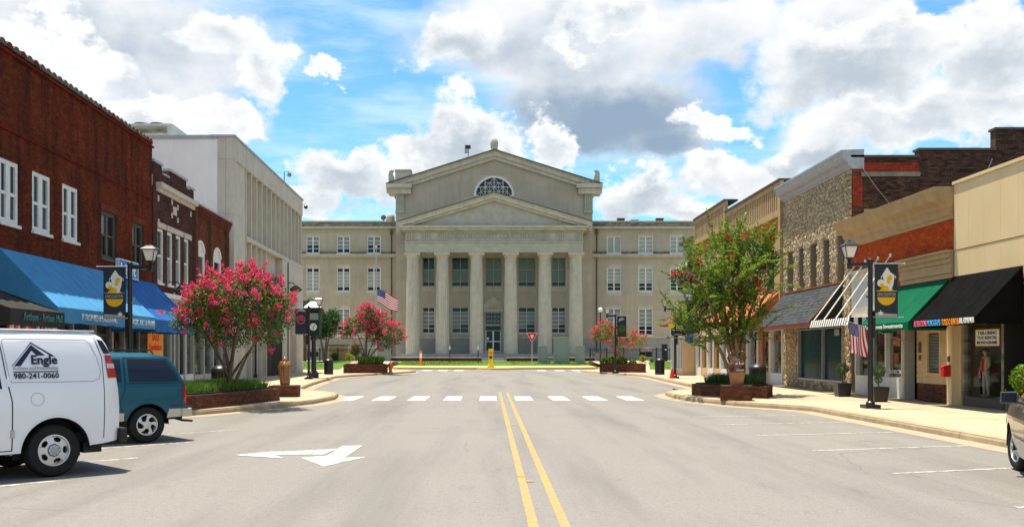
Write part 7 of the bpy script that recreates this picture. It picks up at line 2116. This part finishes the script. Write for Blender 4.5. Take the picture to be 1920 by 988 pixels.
def vehicle(name, label, cat, sp):
    V = thing(name, label, cat, (0, 0, 0))
    tx, tz = zip(*sp['top']); wz, wy = zip(*sp['width'])
    L_ = tx[-1]
    def zt(x): return float(np.interp(x, tx, tz))
    def pl(x):
        r0, r1 = sp.get('round', (.22, .9)); p = 1.0
        if x < r0: p -= sp.get('rk', .09) * (1 - x / r0) ** 2
        if x > L_ - r1: p -= .16 * ((x - (L_ - r1)) / r1) ** 2
        return p
    def w(z): return float(np.interp(z, wz, wy))
    def S(x, z, side=1, off=0.0): return (x, side * (w(z) * pl(x) + off), z)
    ra, zc = sp['arch'], sp['zc']
    def zb(x):
        z = float(np.interp(x, *zip(*sp['sill'])))
        for xc in sp['axles']:
            d = abs(x - xc)
            if d < ra: z = max(z, zc + math.sqrt(ra * ra - d * d))
        return z
    xs = sorted(set([0, .015, .04, .08, .12, .17, .23, .3] + list(np.linspace(.3, L_, 70)) + [xc + ra * math.cos(a) for xc in sp['axles'] for a in np.linspace(0, math.pi, 21)] + [L_ - .02, L_ - .06, L_ - .12, L_ - .2]))
    nz = 18; mb = MB(); nx = len(xs); nr = 8
    ring = []
    for x in xs:
        b0, t0 = zb(x), max(zt(x), zb(x) + .02); col = []
        for k in range(nz + 1): col.append(S(x, b0 + (t0 - b0) * (k / nz) ** .9, 1))
        y1 = col[-1][1]; cr = sp.get('crown', .035) * (1 if t0 > 1.3 else .6)
        for k in range(1, nr): f = 1 - 2 * k / nr; col.append((x, y1 * f, t0 + cr * (1 - f * f)))
        for k in range(nz, -1, -1): col.append(S(x, b0 + (t0 - b0) * (k / nz) ** .9, -1))
        ring.append(col)
    m_ = len(ring[0]); vs = [p for c in ring for p in c]; fs = []
    for i in range(nx - 1):
        for k in range(m_ - 1): fs.append((i * m_ + k, (i + 1) * m_ + k, (i + 1) * m_ + k + 1, i * m_ + k + 1))
    fs.append(tuple(range(m_))); fs.append(tuple(range((nx - 1) * m_, nx * m_))[::-1])
    mb.add(vs, fs); mb.build('body', sp['paint'], V, smooth=True)
    # floor and arch liners
    b = MB(); b.box(.05, L_ - .1, -sp['half'] * .8, sp['half'] * .8, sp['sill'][0][1] - .06, sp['sill'][0][1] + .12); b.build('underbody', M['trim'], V)
    for xc in sp['axles']:
        for sd in (1, -1):
            b = MB(); n = 18; yo = w(zc + .2) * pl(xc) - .005; yi = yo - .34
            for k in range(n):
                a0, a1 = math.pi * k / n, math.pi * (k + 1) / n; q = ra - .003
                A = [(xc + q * math.cos(a0), sd * yo, zc + q * math.sin(a0)), (xc + q * math.cos(a1), sd * yo, zc + q * math.sin(a1)), (xc + q * math.cos(a1), sd * yi, zc + q * math.sin(a1)), (xc + q * math.cos(a0), sd * yi, zc + q * math.sin(a0))]
                b.poly(A)
            b.poly([(xc + (ra - .003) * math.cos(math.pi * k / n), sd * yi, zc + (ra - .003) * math.sin(math.pi * k / n)) for k in range(n + 1)] + [(xc - ra, sd * yi, zc - .12), (xc + ra, sd * yi, zc - .12)])
            b.build('arch_liner', M['trim'], V)
    def patch(nm, P, m, off=.006, side=1, nu=8, nv=6, parent=None, th=True):
        """four (x, z) corners laid on the body side"""
        b = MB(); g = [[None] * (nv + 1) for _ in range(nu + 1)]
        for i in range(nu + 1):
            for k in range(nv + 1):
                u, v = i / nu, k / nv
                x = (P[0][0] * (1 - u) + P[1][0] * u) * (1 - v) + (P[3][0] * (1 - u) + P[2][0] * u) * v
                z = (P[0][1] * (1 - u) + P[1][1] * u) * (1 - v) + (P[3][1] * (1 - u) + P[2][1] * u) * v
                g[i][k] = S(x, z, side, off)
        for i in range(nu):
            for k in range(nv): b.add([g[i][k], g[i + 1][k], g[i + 1][k + 1], g[i][k + 1]], [(0, 1, 2, 3)])
        return b.build(nm, m, parent or V, smooth='all')
    def seam(P, wd=.012, m=None, nm='panel_seam', off=.0035, side=1, closed=False, parent=None):
        b = MB(); pts = list(P) + ([P[0]] if closed else [])
        for (x0, z0), (x1, z1) in zip(pts, pts[1:]):
            d = Vector((x1 - x0, z1 - z0)); n = max(1, int(d.length / .08)); nn = Vector((-d.y, d.x)).normalized() * wd / 2
            for i in range(n):
                a, c = Vector((x0, z0)) + d * i / n, Vector((x0, z0)) + d * (i + 1) / n
                b.add([S(*(a - nn), side, off), S(*(c - nn), side, off), S(*(c + nn), side, off), S(*(a + nn), side, off)], [(0, 1, 2, 3)])
        return b.build(nm, m or M['trim'], parent or V, recalc=False)
    def strip(nm, x0, x1, f0, f1, m, off=.006):
        """patch on the roof line strip (windscreen, rear window)"""
        b = MB(); n = 8
        for i in range(n):
            xa, xb = x0 + (x1 - x0) * i / n, x0 + (x1 - x0) * (i + 1) / n
            q = []
            for x in (xa, xb):
                t0 = zt(x); y1 = w(t0) * pl(x); e = .02
                s_ = Vector((-(zt(x + e) - zt(x - e)), 2 * e)).normalized() * off
                q.append([(x + s_.x, y1 * (f0 + (f1 - f0) * k / 6), t0 + s_.y + sp.get('crown', .035) * (1 if t0 > 1.3 else .6) * (1 - (f0 + (f1 - f0) * k / 6) ** 2)) for k in range(7)])
            for k in range(6): b.add([q[0][k], q[1][k], q[1][k + 1], q[0][k + 1]], [(0, 1, 2, 3)])
        return b.build(nm, m, V, smooth='all')
    def wheel(xc, side, style, steer=0.0):
        R_ = sp['wr']; tw_ = sp['tw']; yo = sp['half'] - .06
        ca_, sa_ = math.cos(steer), math.sin(steer)
        def fr(x, y, z):
            y = (y) * side
            X, Y_ = x * ca_ - y * sa_, x * sa_ + y * ca_
            return (xc + X, Y_ + side * (yo - tw_), z + R_)
        r = sp['rim']
        h = MB(fr); h.lathe([(.05, .0), (.08, tw_ * .8), (.075, tw_ + .0), (.04, tw_ + .012)], 14, axis='y'); hub = h.build('wheel', M['rim'] if style != 'steel' else M['galv'], V, smooth=True)
        t = MB(fr); t.lathe([(r, .02), (R_ - .03, .0), (R_ - .005, .03), (R_, .06), (R_, tw_ - .06), (R_ - .006, tw_ - .03), (R_ - .03, tw_), (r + .03, tw_ + .008), (r + .004, tw_ - .002), (r, tw_ - .02)], 40, axis='y', cap=False); t.build('tyre', M['tyre'], hub, smooth=True)
        q = MB(fr); q.lathe([(r, tw_ - .006), (r - .018, tw_ - .004), (r - .026, tw_ - .02), (r - .03, tw_ * .55)], 36, axis='y', cap=False)
        if style == 'steel':
            n = 60; ring_in, ring_out = .085, r - .022
            # disc with five oval openings
            for k in range(n):
                a0, a1 = 2 * math.pi * k / n, 2 * math.pi * (k + 1) / n
                ph = ((k + .5) / n * 5) % 1 - .5; hole = abs(ph) < .27; hw = math.sqrt(max(0, 1 - (ph / .27) ** 2)) * .034 if hole else 0
                rc = r * .70
                for r0, r1 in ((ring_in, rc - hw), (rc + hw, ring_out)):
                    q.poly([(rr * math.cos(a), tw_ - .03 + .018 * (1 - (rr / r) ** 2), rr * math.sin(a)) for rr, a in ((r0, a0), (r1, a0), (r1, a1), (r0, a1))])
            for k in range(8):
                a = 2 * math.pi * k / 8; q.lathe([(.012, tw_ - .02), (.012, tw_ + .005), (.004, tw_ + .01)], 6, (.062 * math.cos(a), 0, .062 * math.sin(a)), 'y')
        else:
            sw = .5 if style == 'star' else .0
            for k in range(5):
                a = 2 * math.pi * k / 5 + .3
                for wv, h0 in ((.5, 0),):
                    A = []
                    for rr, wd, tw2 in ((.045, .42, 0), (r * .6, .25 if style == 'star' else .2, sw * .3), (r - .02, .30 if style == 'star' else .2, sw * .75)):
                        A.append([(rr * math.cos(a + tw2 - wd), rr * math.sin(a + tw2 - wd)), (rr * math.cos(a + tw2 + wd * .75), rr * math.sin(a + tw2 + wd * .75))])
                    for i in range(2):
                        q.hexa([(p[0], tw_ - .03, p[1]) for p in (A[i][0], A[i][1], A[i + 1][1], A[i + 1][0])], [(p[0], tw_ - .008 + .008 * (1 - i), p[1]) for p in (A[i][0], A[i][1], A[i + 1][1], A[i + 1][0])])
        q.build('rim', M['rim'], hub, smooth=True)
        d = MB(fr); d.lathe([(r - .03, tw_ * .5), (.02, tw_ * .5)], 24, axis='y', cap=False); d.build('brake_disc', M['trim'], hub)
        return hub
    V['_'] = 0; del V['_']
    return V, S, patch, seam, strip, wheel
def park(V, contact, xc, half, ang):
    d = Vector((math.cos(ang), math.sin(ang), 0)); left = Vector((-d.y, d.x, 0))
    o = Vector((*contact, 0)) - d * xc - left * half
    V.location = (o.x, o.y, 0.0); V.rotation_euler = (0, 0, ang)
# white van
sp = dict(top=[(0, .95), (.012, 1.15), (.05, 1.40), (.12, 1.68), (.19, 1.86), (.25, 1.93), (.34, 1.965), (.6, 1.98), (3.2, 1.99), (3.75, 1.92), (4.35, 1.36), (5.05, 1.14), (5.22, .9), (5.25, .7)],
          width=[(.2, .93), (.4, .97), (.6, .99), (.9, 1.0), (1.15, .985), (1.4, .945), (1.7, .885), (1.88, .835), (1.94, .80), (2.0, .72)],
          sill=[(0, .46), (.3, .42), (1.3, .36), (4, .34), (5.25, .36)], arch=.455, zc=.36, axles=[.90, 4.31], half=.97, paint=M['van_white'], wr=.365, tw=.24, rim=.215, crown=.05)
VN, S, patch, seam, strip, wheel = vehicle('work_van', 'white cargo van with black roof logo lettering parked on the left', 'van', sp)
wheel(.90, 1, 'steel'); wheel(.90, -1, 'steel'); wheel(4.31, 1, 'steel'); wheel(4.31, -1, 'steel')
patch('rear_pillar_glass', [(.22, 1.68), (.12, 1.68), (.22, 1.86), (.30, 1.88)], M['car_glass'])
tl = patch('tail_lamp', [(.185, 1.34), (.035, 1.34), (.115, 1.66), (.21, 1.66)], M['tail_red'], .012)
patch('reverse_lamp', [(.19, 1.475), (.065, 1.475), (.08, 1.54), (.195, 1.54)], M['tail_white'], .016, parent=tl)
seam([(.255, .5), (.245, 1.1), (.25, 1.62), (.33, 1.9)], .010)
rr_ = [(1.49, 1.335), (1.46, 1.30), (.40, 1.295), (.31, 1.33), (.28, 1.42), (.32, 1.62), (.40, 1.82), (.48, 1.87), (1.53, 1.875), (1.56, 1.85)]
seam(rr_, .010, M['galv'], 'panel_crease', closed=True)
seam([(1.47, .40), (1.47, 1.05), (1.53, 1.35), (1.60, 1.93)], .014, nm='door_seam'); seam([(1.47, .40), (2.75, .38)], .012, nm='door_seam'); seam([(2.75, .38), (2.75, 1.92)], .014, nm='door_seam')
patch('side_window', [(2.60, 1.22), (1.59, 1.22), (1.66, 1.80), (2.58, 1.80)], M['car_glass']); patch('side_window', [(3.75, 1.22), (2.9, 1.22), (2.92, 1.80), (3.45, 1.80)], M['car_glass'])
for z in (.62, 1.30):
    b = MB(); p = S(1.47 if z < 1 else 1.51, z, 1, .01); b.box(p[0] - .025, p[0] + .025, p[1] - .03, p[1] + .006, z - .05, z + .05); b.build('door_hinge', M['galv'] if z < 1 else M['van_white'], VN)
fc = [(1.15 + .085 * math.cos(k * math.pi / 10), 1.07 + .085 * math.sin(k * math.pi / 10)) for k in range(20)]
seam(fc, .007, M['galv'], 'fuel_door_seam', closed=True)
b = MB()
for sd in (1, -1):
    b.tube([(x, sd * .765, 1.985 + .004) for x in (.3, 1.0, 2.0, 3.2)], .016, 5)
b.build('drip_rail', M['galv'], VN, kind='stuff')
b = MB(); b.prism([(-.14, .55, .42), (-.14, .88, .42), (.0, .985, .42), (.035, .985, .42), (.035, .55, .42)], [(-.14, .55, .62), (-.14, .86, .62), (.0, .965, .62), (.035, .985, .62), (.035, .55, .62)]); b.box(-.14, .0, -.9, .549, .42, .64); b.build('rear_bumper', M['trim'], VN, bevel=.02)
b = MB(); b.box(.25, .5, .45, .9, .30, .44); b.build('mud_flap', M['trim'], VN)
arch_pts = [(.90 + .47 * math.cos(a), .36 + .47 * math.sin(a)) for a in np.linspace(.2, math.pi - .1, 16)]
seam(arch_pts, .02, M['van_white'], 'arch_lip', .008)
strip('rear_window', .06, .19, -.8, .8, M['car_glass']); strip('windscreen', 3.8, 4.3, -.85, .85, M['car_glass'])
up = Vector((0, -.195, 1)).normalized(); nrm_ = Vector((0, 1, .195)).normalized()
def vt(x, z, off=.012): p = S(x, z, 1, off); return p
lg = lambda st, x, z, w_, h, m, **k: text(st, w_, h, m, VN, vt(x, z), (-1, 0, 0), tuple(nrm_), up=tuple(up), **k)
def chev(pts, m=M['letter_navy']):
    b = MB(); b.poly([S(x, z, 1, .009) for x, z in pts]); b.build('roof_logo', m, VN, recalc=False)
chev([(1.427, 1.515), (1.344, 1.515), (1.194, 1.72), (1.124, 1.655), (1.018, 1.655), (1.194, 1.80)][0:6])
chev([(1.458, 1.515), (1.447, 1.515), (1.194, 1.835), (0.895, 1.645), (0.93, 1.64), (1.194, 1.815)])
lg('Engle', 1.036, 1.58, .34, .165, M['letter_navy'], bold=.025)
lg('Builders and Remodeling', 1.15, 1.482, .58, .055, M['banner_grey'], bold=.01)
b = MB(); b.poly([S(1.44, 1.445, 1, .009), S(.86, 1.445, 1, .009), S(.86, 1.432, 1, .009), S(1.44, 1.432, 1, .009)]); b.build('logo_rule', M['letter_navy'], VN, recalc=False)
lg('980-241-0060', 1.15, 1.385, .58, .078, M['letter_navy'], bold=.012)
for sd in (1, -1):
    b = MB(); b.box(5.2, 5.265, sd * .80 - .16 + (-.02 if sd > 0 else .02), sd * .80 + (-.02 if sd > 0 else .02) + .0 if sd > 0 else sd * .80 + .16, .70, .86); b.build('headlight', M['frost'], VN)
    b = MB(); p = S(1.75, 1.05, sd, .012); b.box(1.68, 1.82, p[1] - .02, p[1] + .01, 1.03, 1.07); b.build('door_handle', M['trim'], VN)
b = MB()
for k in range(4): b.box(5.22, 5.262, -.55, .55, .68 + k * .055, .70 + k * .055)
b.build('grille', M['trim'], VN, kind='stuff')
b = MB(); b.box(5.12, 5.36, -.84, .84, .42, .60); b.build('front_bumper', M['trim'], VN, bevel=.02)
park(VN, (-5.97, 13.12), .90, .85, rad(180 + 45))
# teal off-roader
sp = dict(top=[(0, .98), (.02, 1.06), (.10, 1.20), (.22, 1.43), (.30, 1.56), (.36, 1.61), (.50, 1.645), (1.2, 1.665), (2.4, 1.655), (2.85, 1.6), (3.55, 1.1), (4.4, 1.0), (4.6, .8), (4.65, .6)],
          width=[(.3, .84), (.5, .885), (.8, .90), (1.05, .89), (1.15, .865), (1.4, .80), (1.58, .745), (1.64, .70), (1.7, .6)],
          sill=[(0, .48), (.3, .46), (1.3, .42), (4.65, .42)], arch=.40, zc=.34, axles=[.77, 3.60], half=.9, paint=M['suv_teal'], wr=.345, tw=.23, rim=.20, crown=.04, rk=.12)
VS, S, patch, seam, strip, wheel = vehicle('off_roader', 'teal four wheel drive car parked behind the white van', 'car', sp)
for xc in (.77, 3.60):
    for sd in (1, -1): wheel(xc, sd, 'star')
patch('side_window', [(1.12, 1.15), (.16, 1.15), (.40, 1.55), (1.12, 1.57)], M['car_glass'])
patch('side_window', [(2.02, 1.15), (1.25, 1.15), (1.25, 1.57), (2.02, 1.57)], M['car_glass']); patch('side_window', [(2.95, 1.15), (2.1, 1.15), (2.1, 1.57), (2.6, 1.56)], M['car_glass'])
seam([(1.18, 1.12), (.11, 1.12), (.38, 1.58), (1.18, 1.6)], .016, closed=True, nm='window_seal')
seam([(1.2, .48), (1.3, .75), (1.2, 1.0), (1.2, 1.6)], .012, nm='door_seam'); seam([(2.06, .44), (2.06, 1.6)], .012, nm='door_seam')
seam([(0.03, .70), (.36, .70)], .012); seam([(.05, 1.08), (2.9, 1.09)], .014, M['suv_teal'], 'belt_line', .012)
patch('tail_lamp', [(.085, .74), (.004, .74), (.012, 1.04), (.085, 1.04)], M['tail_red'], .01)
patch('lower_trim', [(.42, .465), (.02, .485), (.02, .63), (.38, .63)], M['suv_lower'], .012)
patch('lower_trim', [(3.2, .43), (1.22, .43), (1.22, .58), (3.2, .58)], M['suv_lower'], .012)
b = MB(); b.prism([(-.11, 0, .47), (-.11, .8, .47), (-.02, .9, .47), (.12, .915, .47), (.12, 0, .47)], [(-.11, 0, .63), (-.11, .8, .63), (-.02, .9, .63), (.12, .915, .63), (.12, 0, .63)]); b.box(-.11, .05, -.85, -.001, .47, .63); b.build('rear_bumper', M['suv_lower'], VS, bevel=.015)
b = MB(); b.box(-.11, .0, -.8, .8, .632, .66); b.build('bumper_pad', M['trim'], VS)
b = MB(); p = S(1.42, 1.0, 1, .02); b.box(1.36, 1.50, p[1] - .03, p[1], .985, 1.02); b.build('door_handle', M['trim'], VS)
b = MB(); b.tube([(.1, .5, .42), (-.02, .55, .38), (-.22, .56, .36)], .025, 6); b.build('tow_hook', M['trim'], VS)
for sd in (1, -1):
    b = MB(); b.tube([(.55, sd * .55, 1.67), (.62, sd * .55, 1.735), (1.9, sd * .55, 1.745), (2.1, sd * .55, 1.67)], .014, 6); b.build('roof_rail', M['trim'], VS)
strip('rear_window', .05, .29, -.85, .85, M['car_glass']); strip('windscreen', 2.9, 3.5, -.85, .85, M['car_glass'])
arch_pts = [(.77 + .412 * math.cos(a), .34 + .412 * math.sin(a)) for a in np.linspace(.25, math.pi - .2, 16)]
seam(arch_pts, .02, M['suv_teal'], 'arch_lip', .008)
park(VS, (-6.44, 18.0), .77, .78, rad(180 + 40))
# taupe car at the right edge
sp = dict(top=[(0, .75), (.06, .92), (.7, 1.0), (1.15, 1.34), (1.5, 1.43), (2.2, 1.45), (2.6, 1.40), (3.35, 1.02), (3.8, .95), (4.35, .86), (4.55, .74), (4.68, .55)],
          width=[(.2, .80), (.4, .86), (.6, .885), (.8, .875), (.95, .84), (1.1, .77), (1.3, .66), (1.42, .58), (1.5, .5)],
          sill=[(0, .34), (.3, .3), (4.3, .24), (4.68, .3)], arch=.37, zc=.32, axles=[.95, 3.72], half=.875, paint=M['car_taupe'], wr=.325, tw=.21, rim=.205, crown=.05, rk=.14)
VC, S, patch, seam, strip, wheel = vehicle('parked_car', 'taupe saloon car cut off by the right edge of the view', 'car', sp)
wheel(.90, 1, 'five'); wheel(.90, -1, 'five'); wheel(3.72, 1, 'five', .20); wheel(3.72, -1, 'five', .20)
patch('side_window', [(2.1, 1.0), (1.25, 1.0), (1.45, 1.34), (2.1, 1.36)], M['car_glass']); patch('side_window', [(3.05, 1.0), (2.18, 1.0), (2.18, 1.36), (2.55, 1.34)], M['car_glass'])
seam([(2.14, .32), (2.14, 1.36)], .01, nm='door_seam'); seam([(3.2, .32), (3.22, .95)], .01, nm='door_seam'); seam([(3.3, .52), (.5, .54)], .03, M['car_taupe'], 'side_moulding', .014); seam([(3.3, .55), (.5, .57)], .008, M['trim'], 'moulding_line', .0155)
strip('windscreen', 2.68, 3.3, -.85, .85, M['car_glass']); strip('rear_window', .75, 1.1, -.85, .85, M['car_glass'])
patch('headlight', [(4.5, .62), (4.2, .64), (4.25, .78), (4.5, .74)], M['frost'], .01)
p = S(2.98, 1.05, 1, 0)
b = MB(); b.hexa([(2.90, p[1] + .06, .99), (2.90, p[1] + .29, 1.0), (2.90, p[1] + .28, 1.16), (2.90, p[1] + .07, 1.165)], [(3.03, p[1] + .08, 1.0), (3.03, p[1] + .25, 1.02), (3.03, p[1] + .24, 1.13), (3.03, p[1] + .09, 1.14)]); b.tube([(2.97, p[1] - .03, 1.0), (2.97, p[1] + .09, 1.03)], .03, 6); mr = b.build('wing_mirror', M['car_taupe'], VC, bevel=.015)
b = MB(); b.box(2.893, 2.899, p[1] + .085, p[1] + .268, 1.015, 1.145); b.build('mirror_glass', M['car_glass'], mr)
for sd in (1, -1):
    patch('tail_lamp', [(.22, .66), (.0, .66), (.03, .84), (.22, .84)], M['tail_red'], .008, sd)
    b = MB(); b.box(-.015, .02, min(sd * .42, sd * .70), max(sd * .42, sd * .70), .60, .72); b.build('tail_lamp', M['tail_red'], VC)
    for x_ in (1.4, 2.3):
        b = MB(); p = S(x_, .93, sd, .012); b.box(x_ - .07, x_ + .07, p[1] - .02, p[1] + .008, .915, .945); b.build('door_handle', M['car_taupe'], VC)
b = MB(); b.box(-.10, .06, -.72, .72, .36, .52); b.build('rear_bumper', M['car_taupe'], VC, bevel=.03)
b = MB(); b.box(-.012, -.002, -.15, .15, .60, .70); b.build('number_plate', M['letter_white'], VC)
b = MB(); b.box(4.6, 4.76, -.70, .70, .32, .50); b.build('front_bumper', M['car_taupe'], VC, bevel=.03)
park(VC, (7.58, 13.85), 3.72, .80, rad(90 - 22))

# ================================================================== shop window figures
def mannequin(label, x, y, z, h, jacket, vest, trouser, skin, hair):
    t = thing('mannequin', label, 'mannequin', (x, y, z))
    k = h / 1.75
    V = [(0, 0, .92), (0, 0, 1.15), (0, 0, 1.38), (0, 0, 1.50), (-.02, 0, 1.60), (0, .19, 1.40), (-.02, .26, 1.14), (-.14, .22, .95), (0, -.19, 1.40), (-.02, -.27, 1.14), (-.12, -.2, .98), (0, .1, .86), (-.02, .11, .48), (0, .12, .06), (-.12, .13, .03), (0, -.1, .86), (0, -.11, .48), (.02, -.12, .06), (-.1, -.13, .03)]
    E = [(0, 1), (1, 2), (2, 3), (3, 4), (2, 5), (5, 6), (6, 7), (2, 8), (8, 9), (9, 10), (0, 11), (11, 12), (12, 13), (13, 14), (0, 15), (15, 16), (16, 17), (17, 18)]
    R_ = [.14, .13, .15, .06, .06, .075, .055, .04, .075, .055, .04, .09, .065, .045, .04, .09, .065, .045, .04]
    def skinmesh(nm, keep, grow, m):
        idx = sorted(keep); mp_ = {v: i for i, v in enumerate(idx)}
        ee = [(mp_[a], mp_[c]) for a, c in E if a in mp_ and c in mp_]
        me = bpy.data.meshes.new(nm); me.from_pydata([(x + V[v][0] * k, y + V[v][1] * k, z + V[v][2] * k) for v in idx], ee, []); me.materials.append(m)
        o = bpy.data.objects.new(nm, me); link(o, t)
        md = o.modifiers.new('skin', 'SKIN'); md.use_smooth_shade = True
        sv = me.skin_vertices[0].data if len(me.skin_vertices) else None
        if sv is None: return o
        for i, v in enumerate(idx): r = R_[v] * k * grow; sv[i].radius = (r * .85, r * 1.1) if v in (0, 1, 2) and nm != 'trousers' else (r, r)
        sv[0].use_root = True
        s_ = o.modifiers.new('sub', 'SUBSURF'); s_.levels = 2; s_.render_levels = 2
        return o
    skinmesh('body', set(range(19)), 1.0, skin)
    skinmesh('jacket', {0, 1, 2, 3, 5, 6, 8, 9}, 1.2, jacket); skinmesh('trousers', {0, 1, 11, 12, 13, 15, 16, 17}, 1.08, trouser)
    b = MB(); b.ball((x - .02 * k, y, z + 1.63 * k), .105 * k, 14, 10, (.95, .78, 1.2)); b.tube([(x - .11 * k, y, z + 1.64 * k), (x - .14 * k, y, z + 1.60 * k)], [.012 * k, .018 * k], 6); hd = b.build('head', skin, t, smooth='all')
    b = MB(); b.ball((x + .0 * k, y, z + 1.70 * k), .11 * k, 14, 8, (1, .9, .75)); b.build('hair', hair, hd, smooth='all')
    b = MB(); pts = []
    for q in range(6):
        f = q / 5; zc = z + (1.42 - .5 * f) * k; hw = (.03 + .035 * f) * k; xo = x - (.165 + .01 * math.sin(3.1 * f)) * k
        pts.append([(xo + .03 * k, y - hw, zc), (xo - .008 * k, y - hw * .5, zc), (xo - .012 * k, y, zc), (xo - .008 * k, y + hw * .5, zc), (xo + .03 * k, y + hw, zc)])
    for q in range(5):
        for w_ in range(4): b.add([pts[q][w_], pts[q][w_ + 1], pts[q + 1][w_ + 1], pts[q + 1][w_]], [(0, 1, 2, 3)])
    b.build('waistcoat', vest, t)
M['manq_skin'] = mat('mannequin_skin', (.42, .26, .18), .5)
mannequin('mannequin in tan jacket and red waistcoat in the formal wear window', 14.05, 27.15, .43, 1.36, mat('jacket_tan', (.45, .30, .17), .8), M['letter_red'], mat('trousers_grey', (.32, .30, .24), .8), M['manq_skin'], M['dark'])
mannequin('mannequin in black suit with pink shirt front, behind the tan jacket one', 14.15, 27.55, .43, 1.02, M['awn_black'], M['letter_pink'], M['awn_black'], M['manq_skin'], M['dark'])
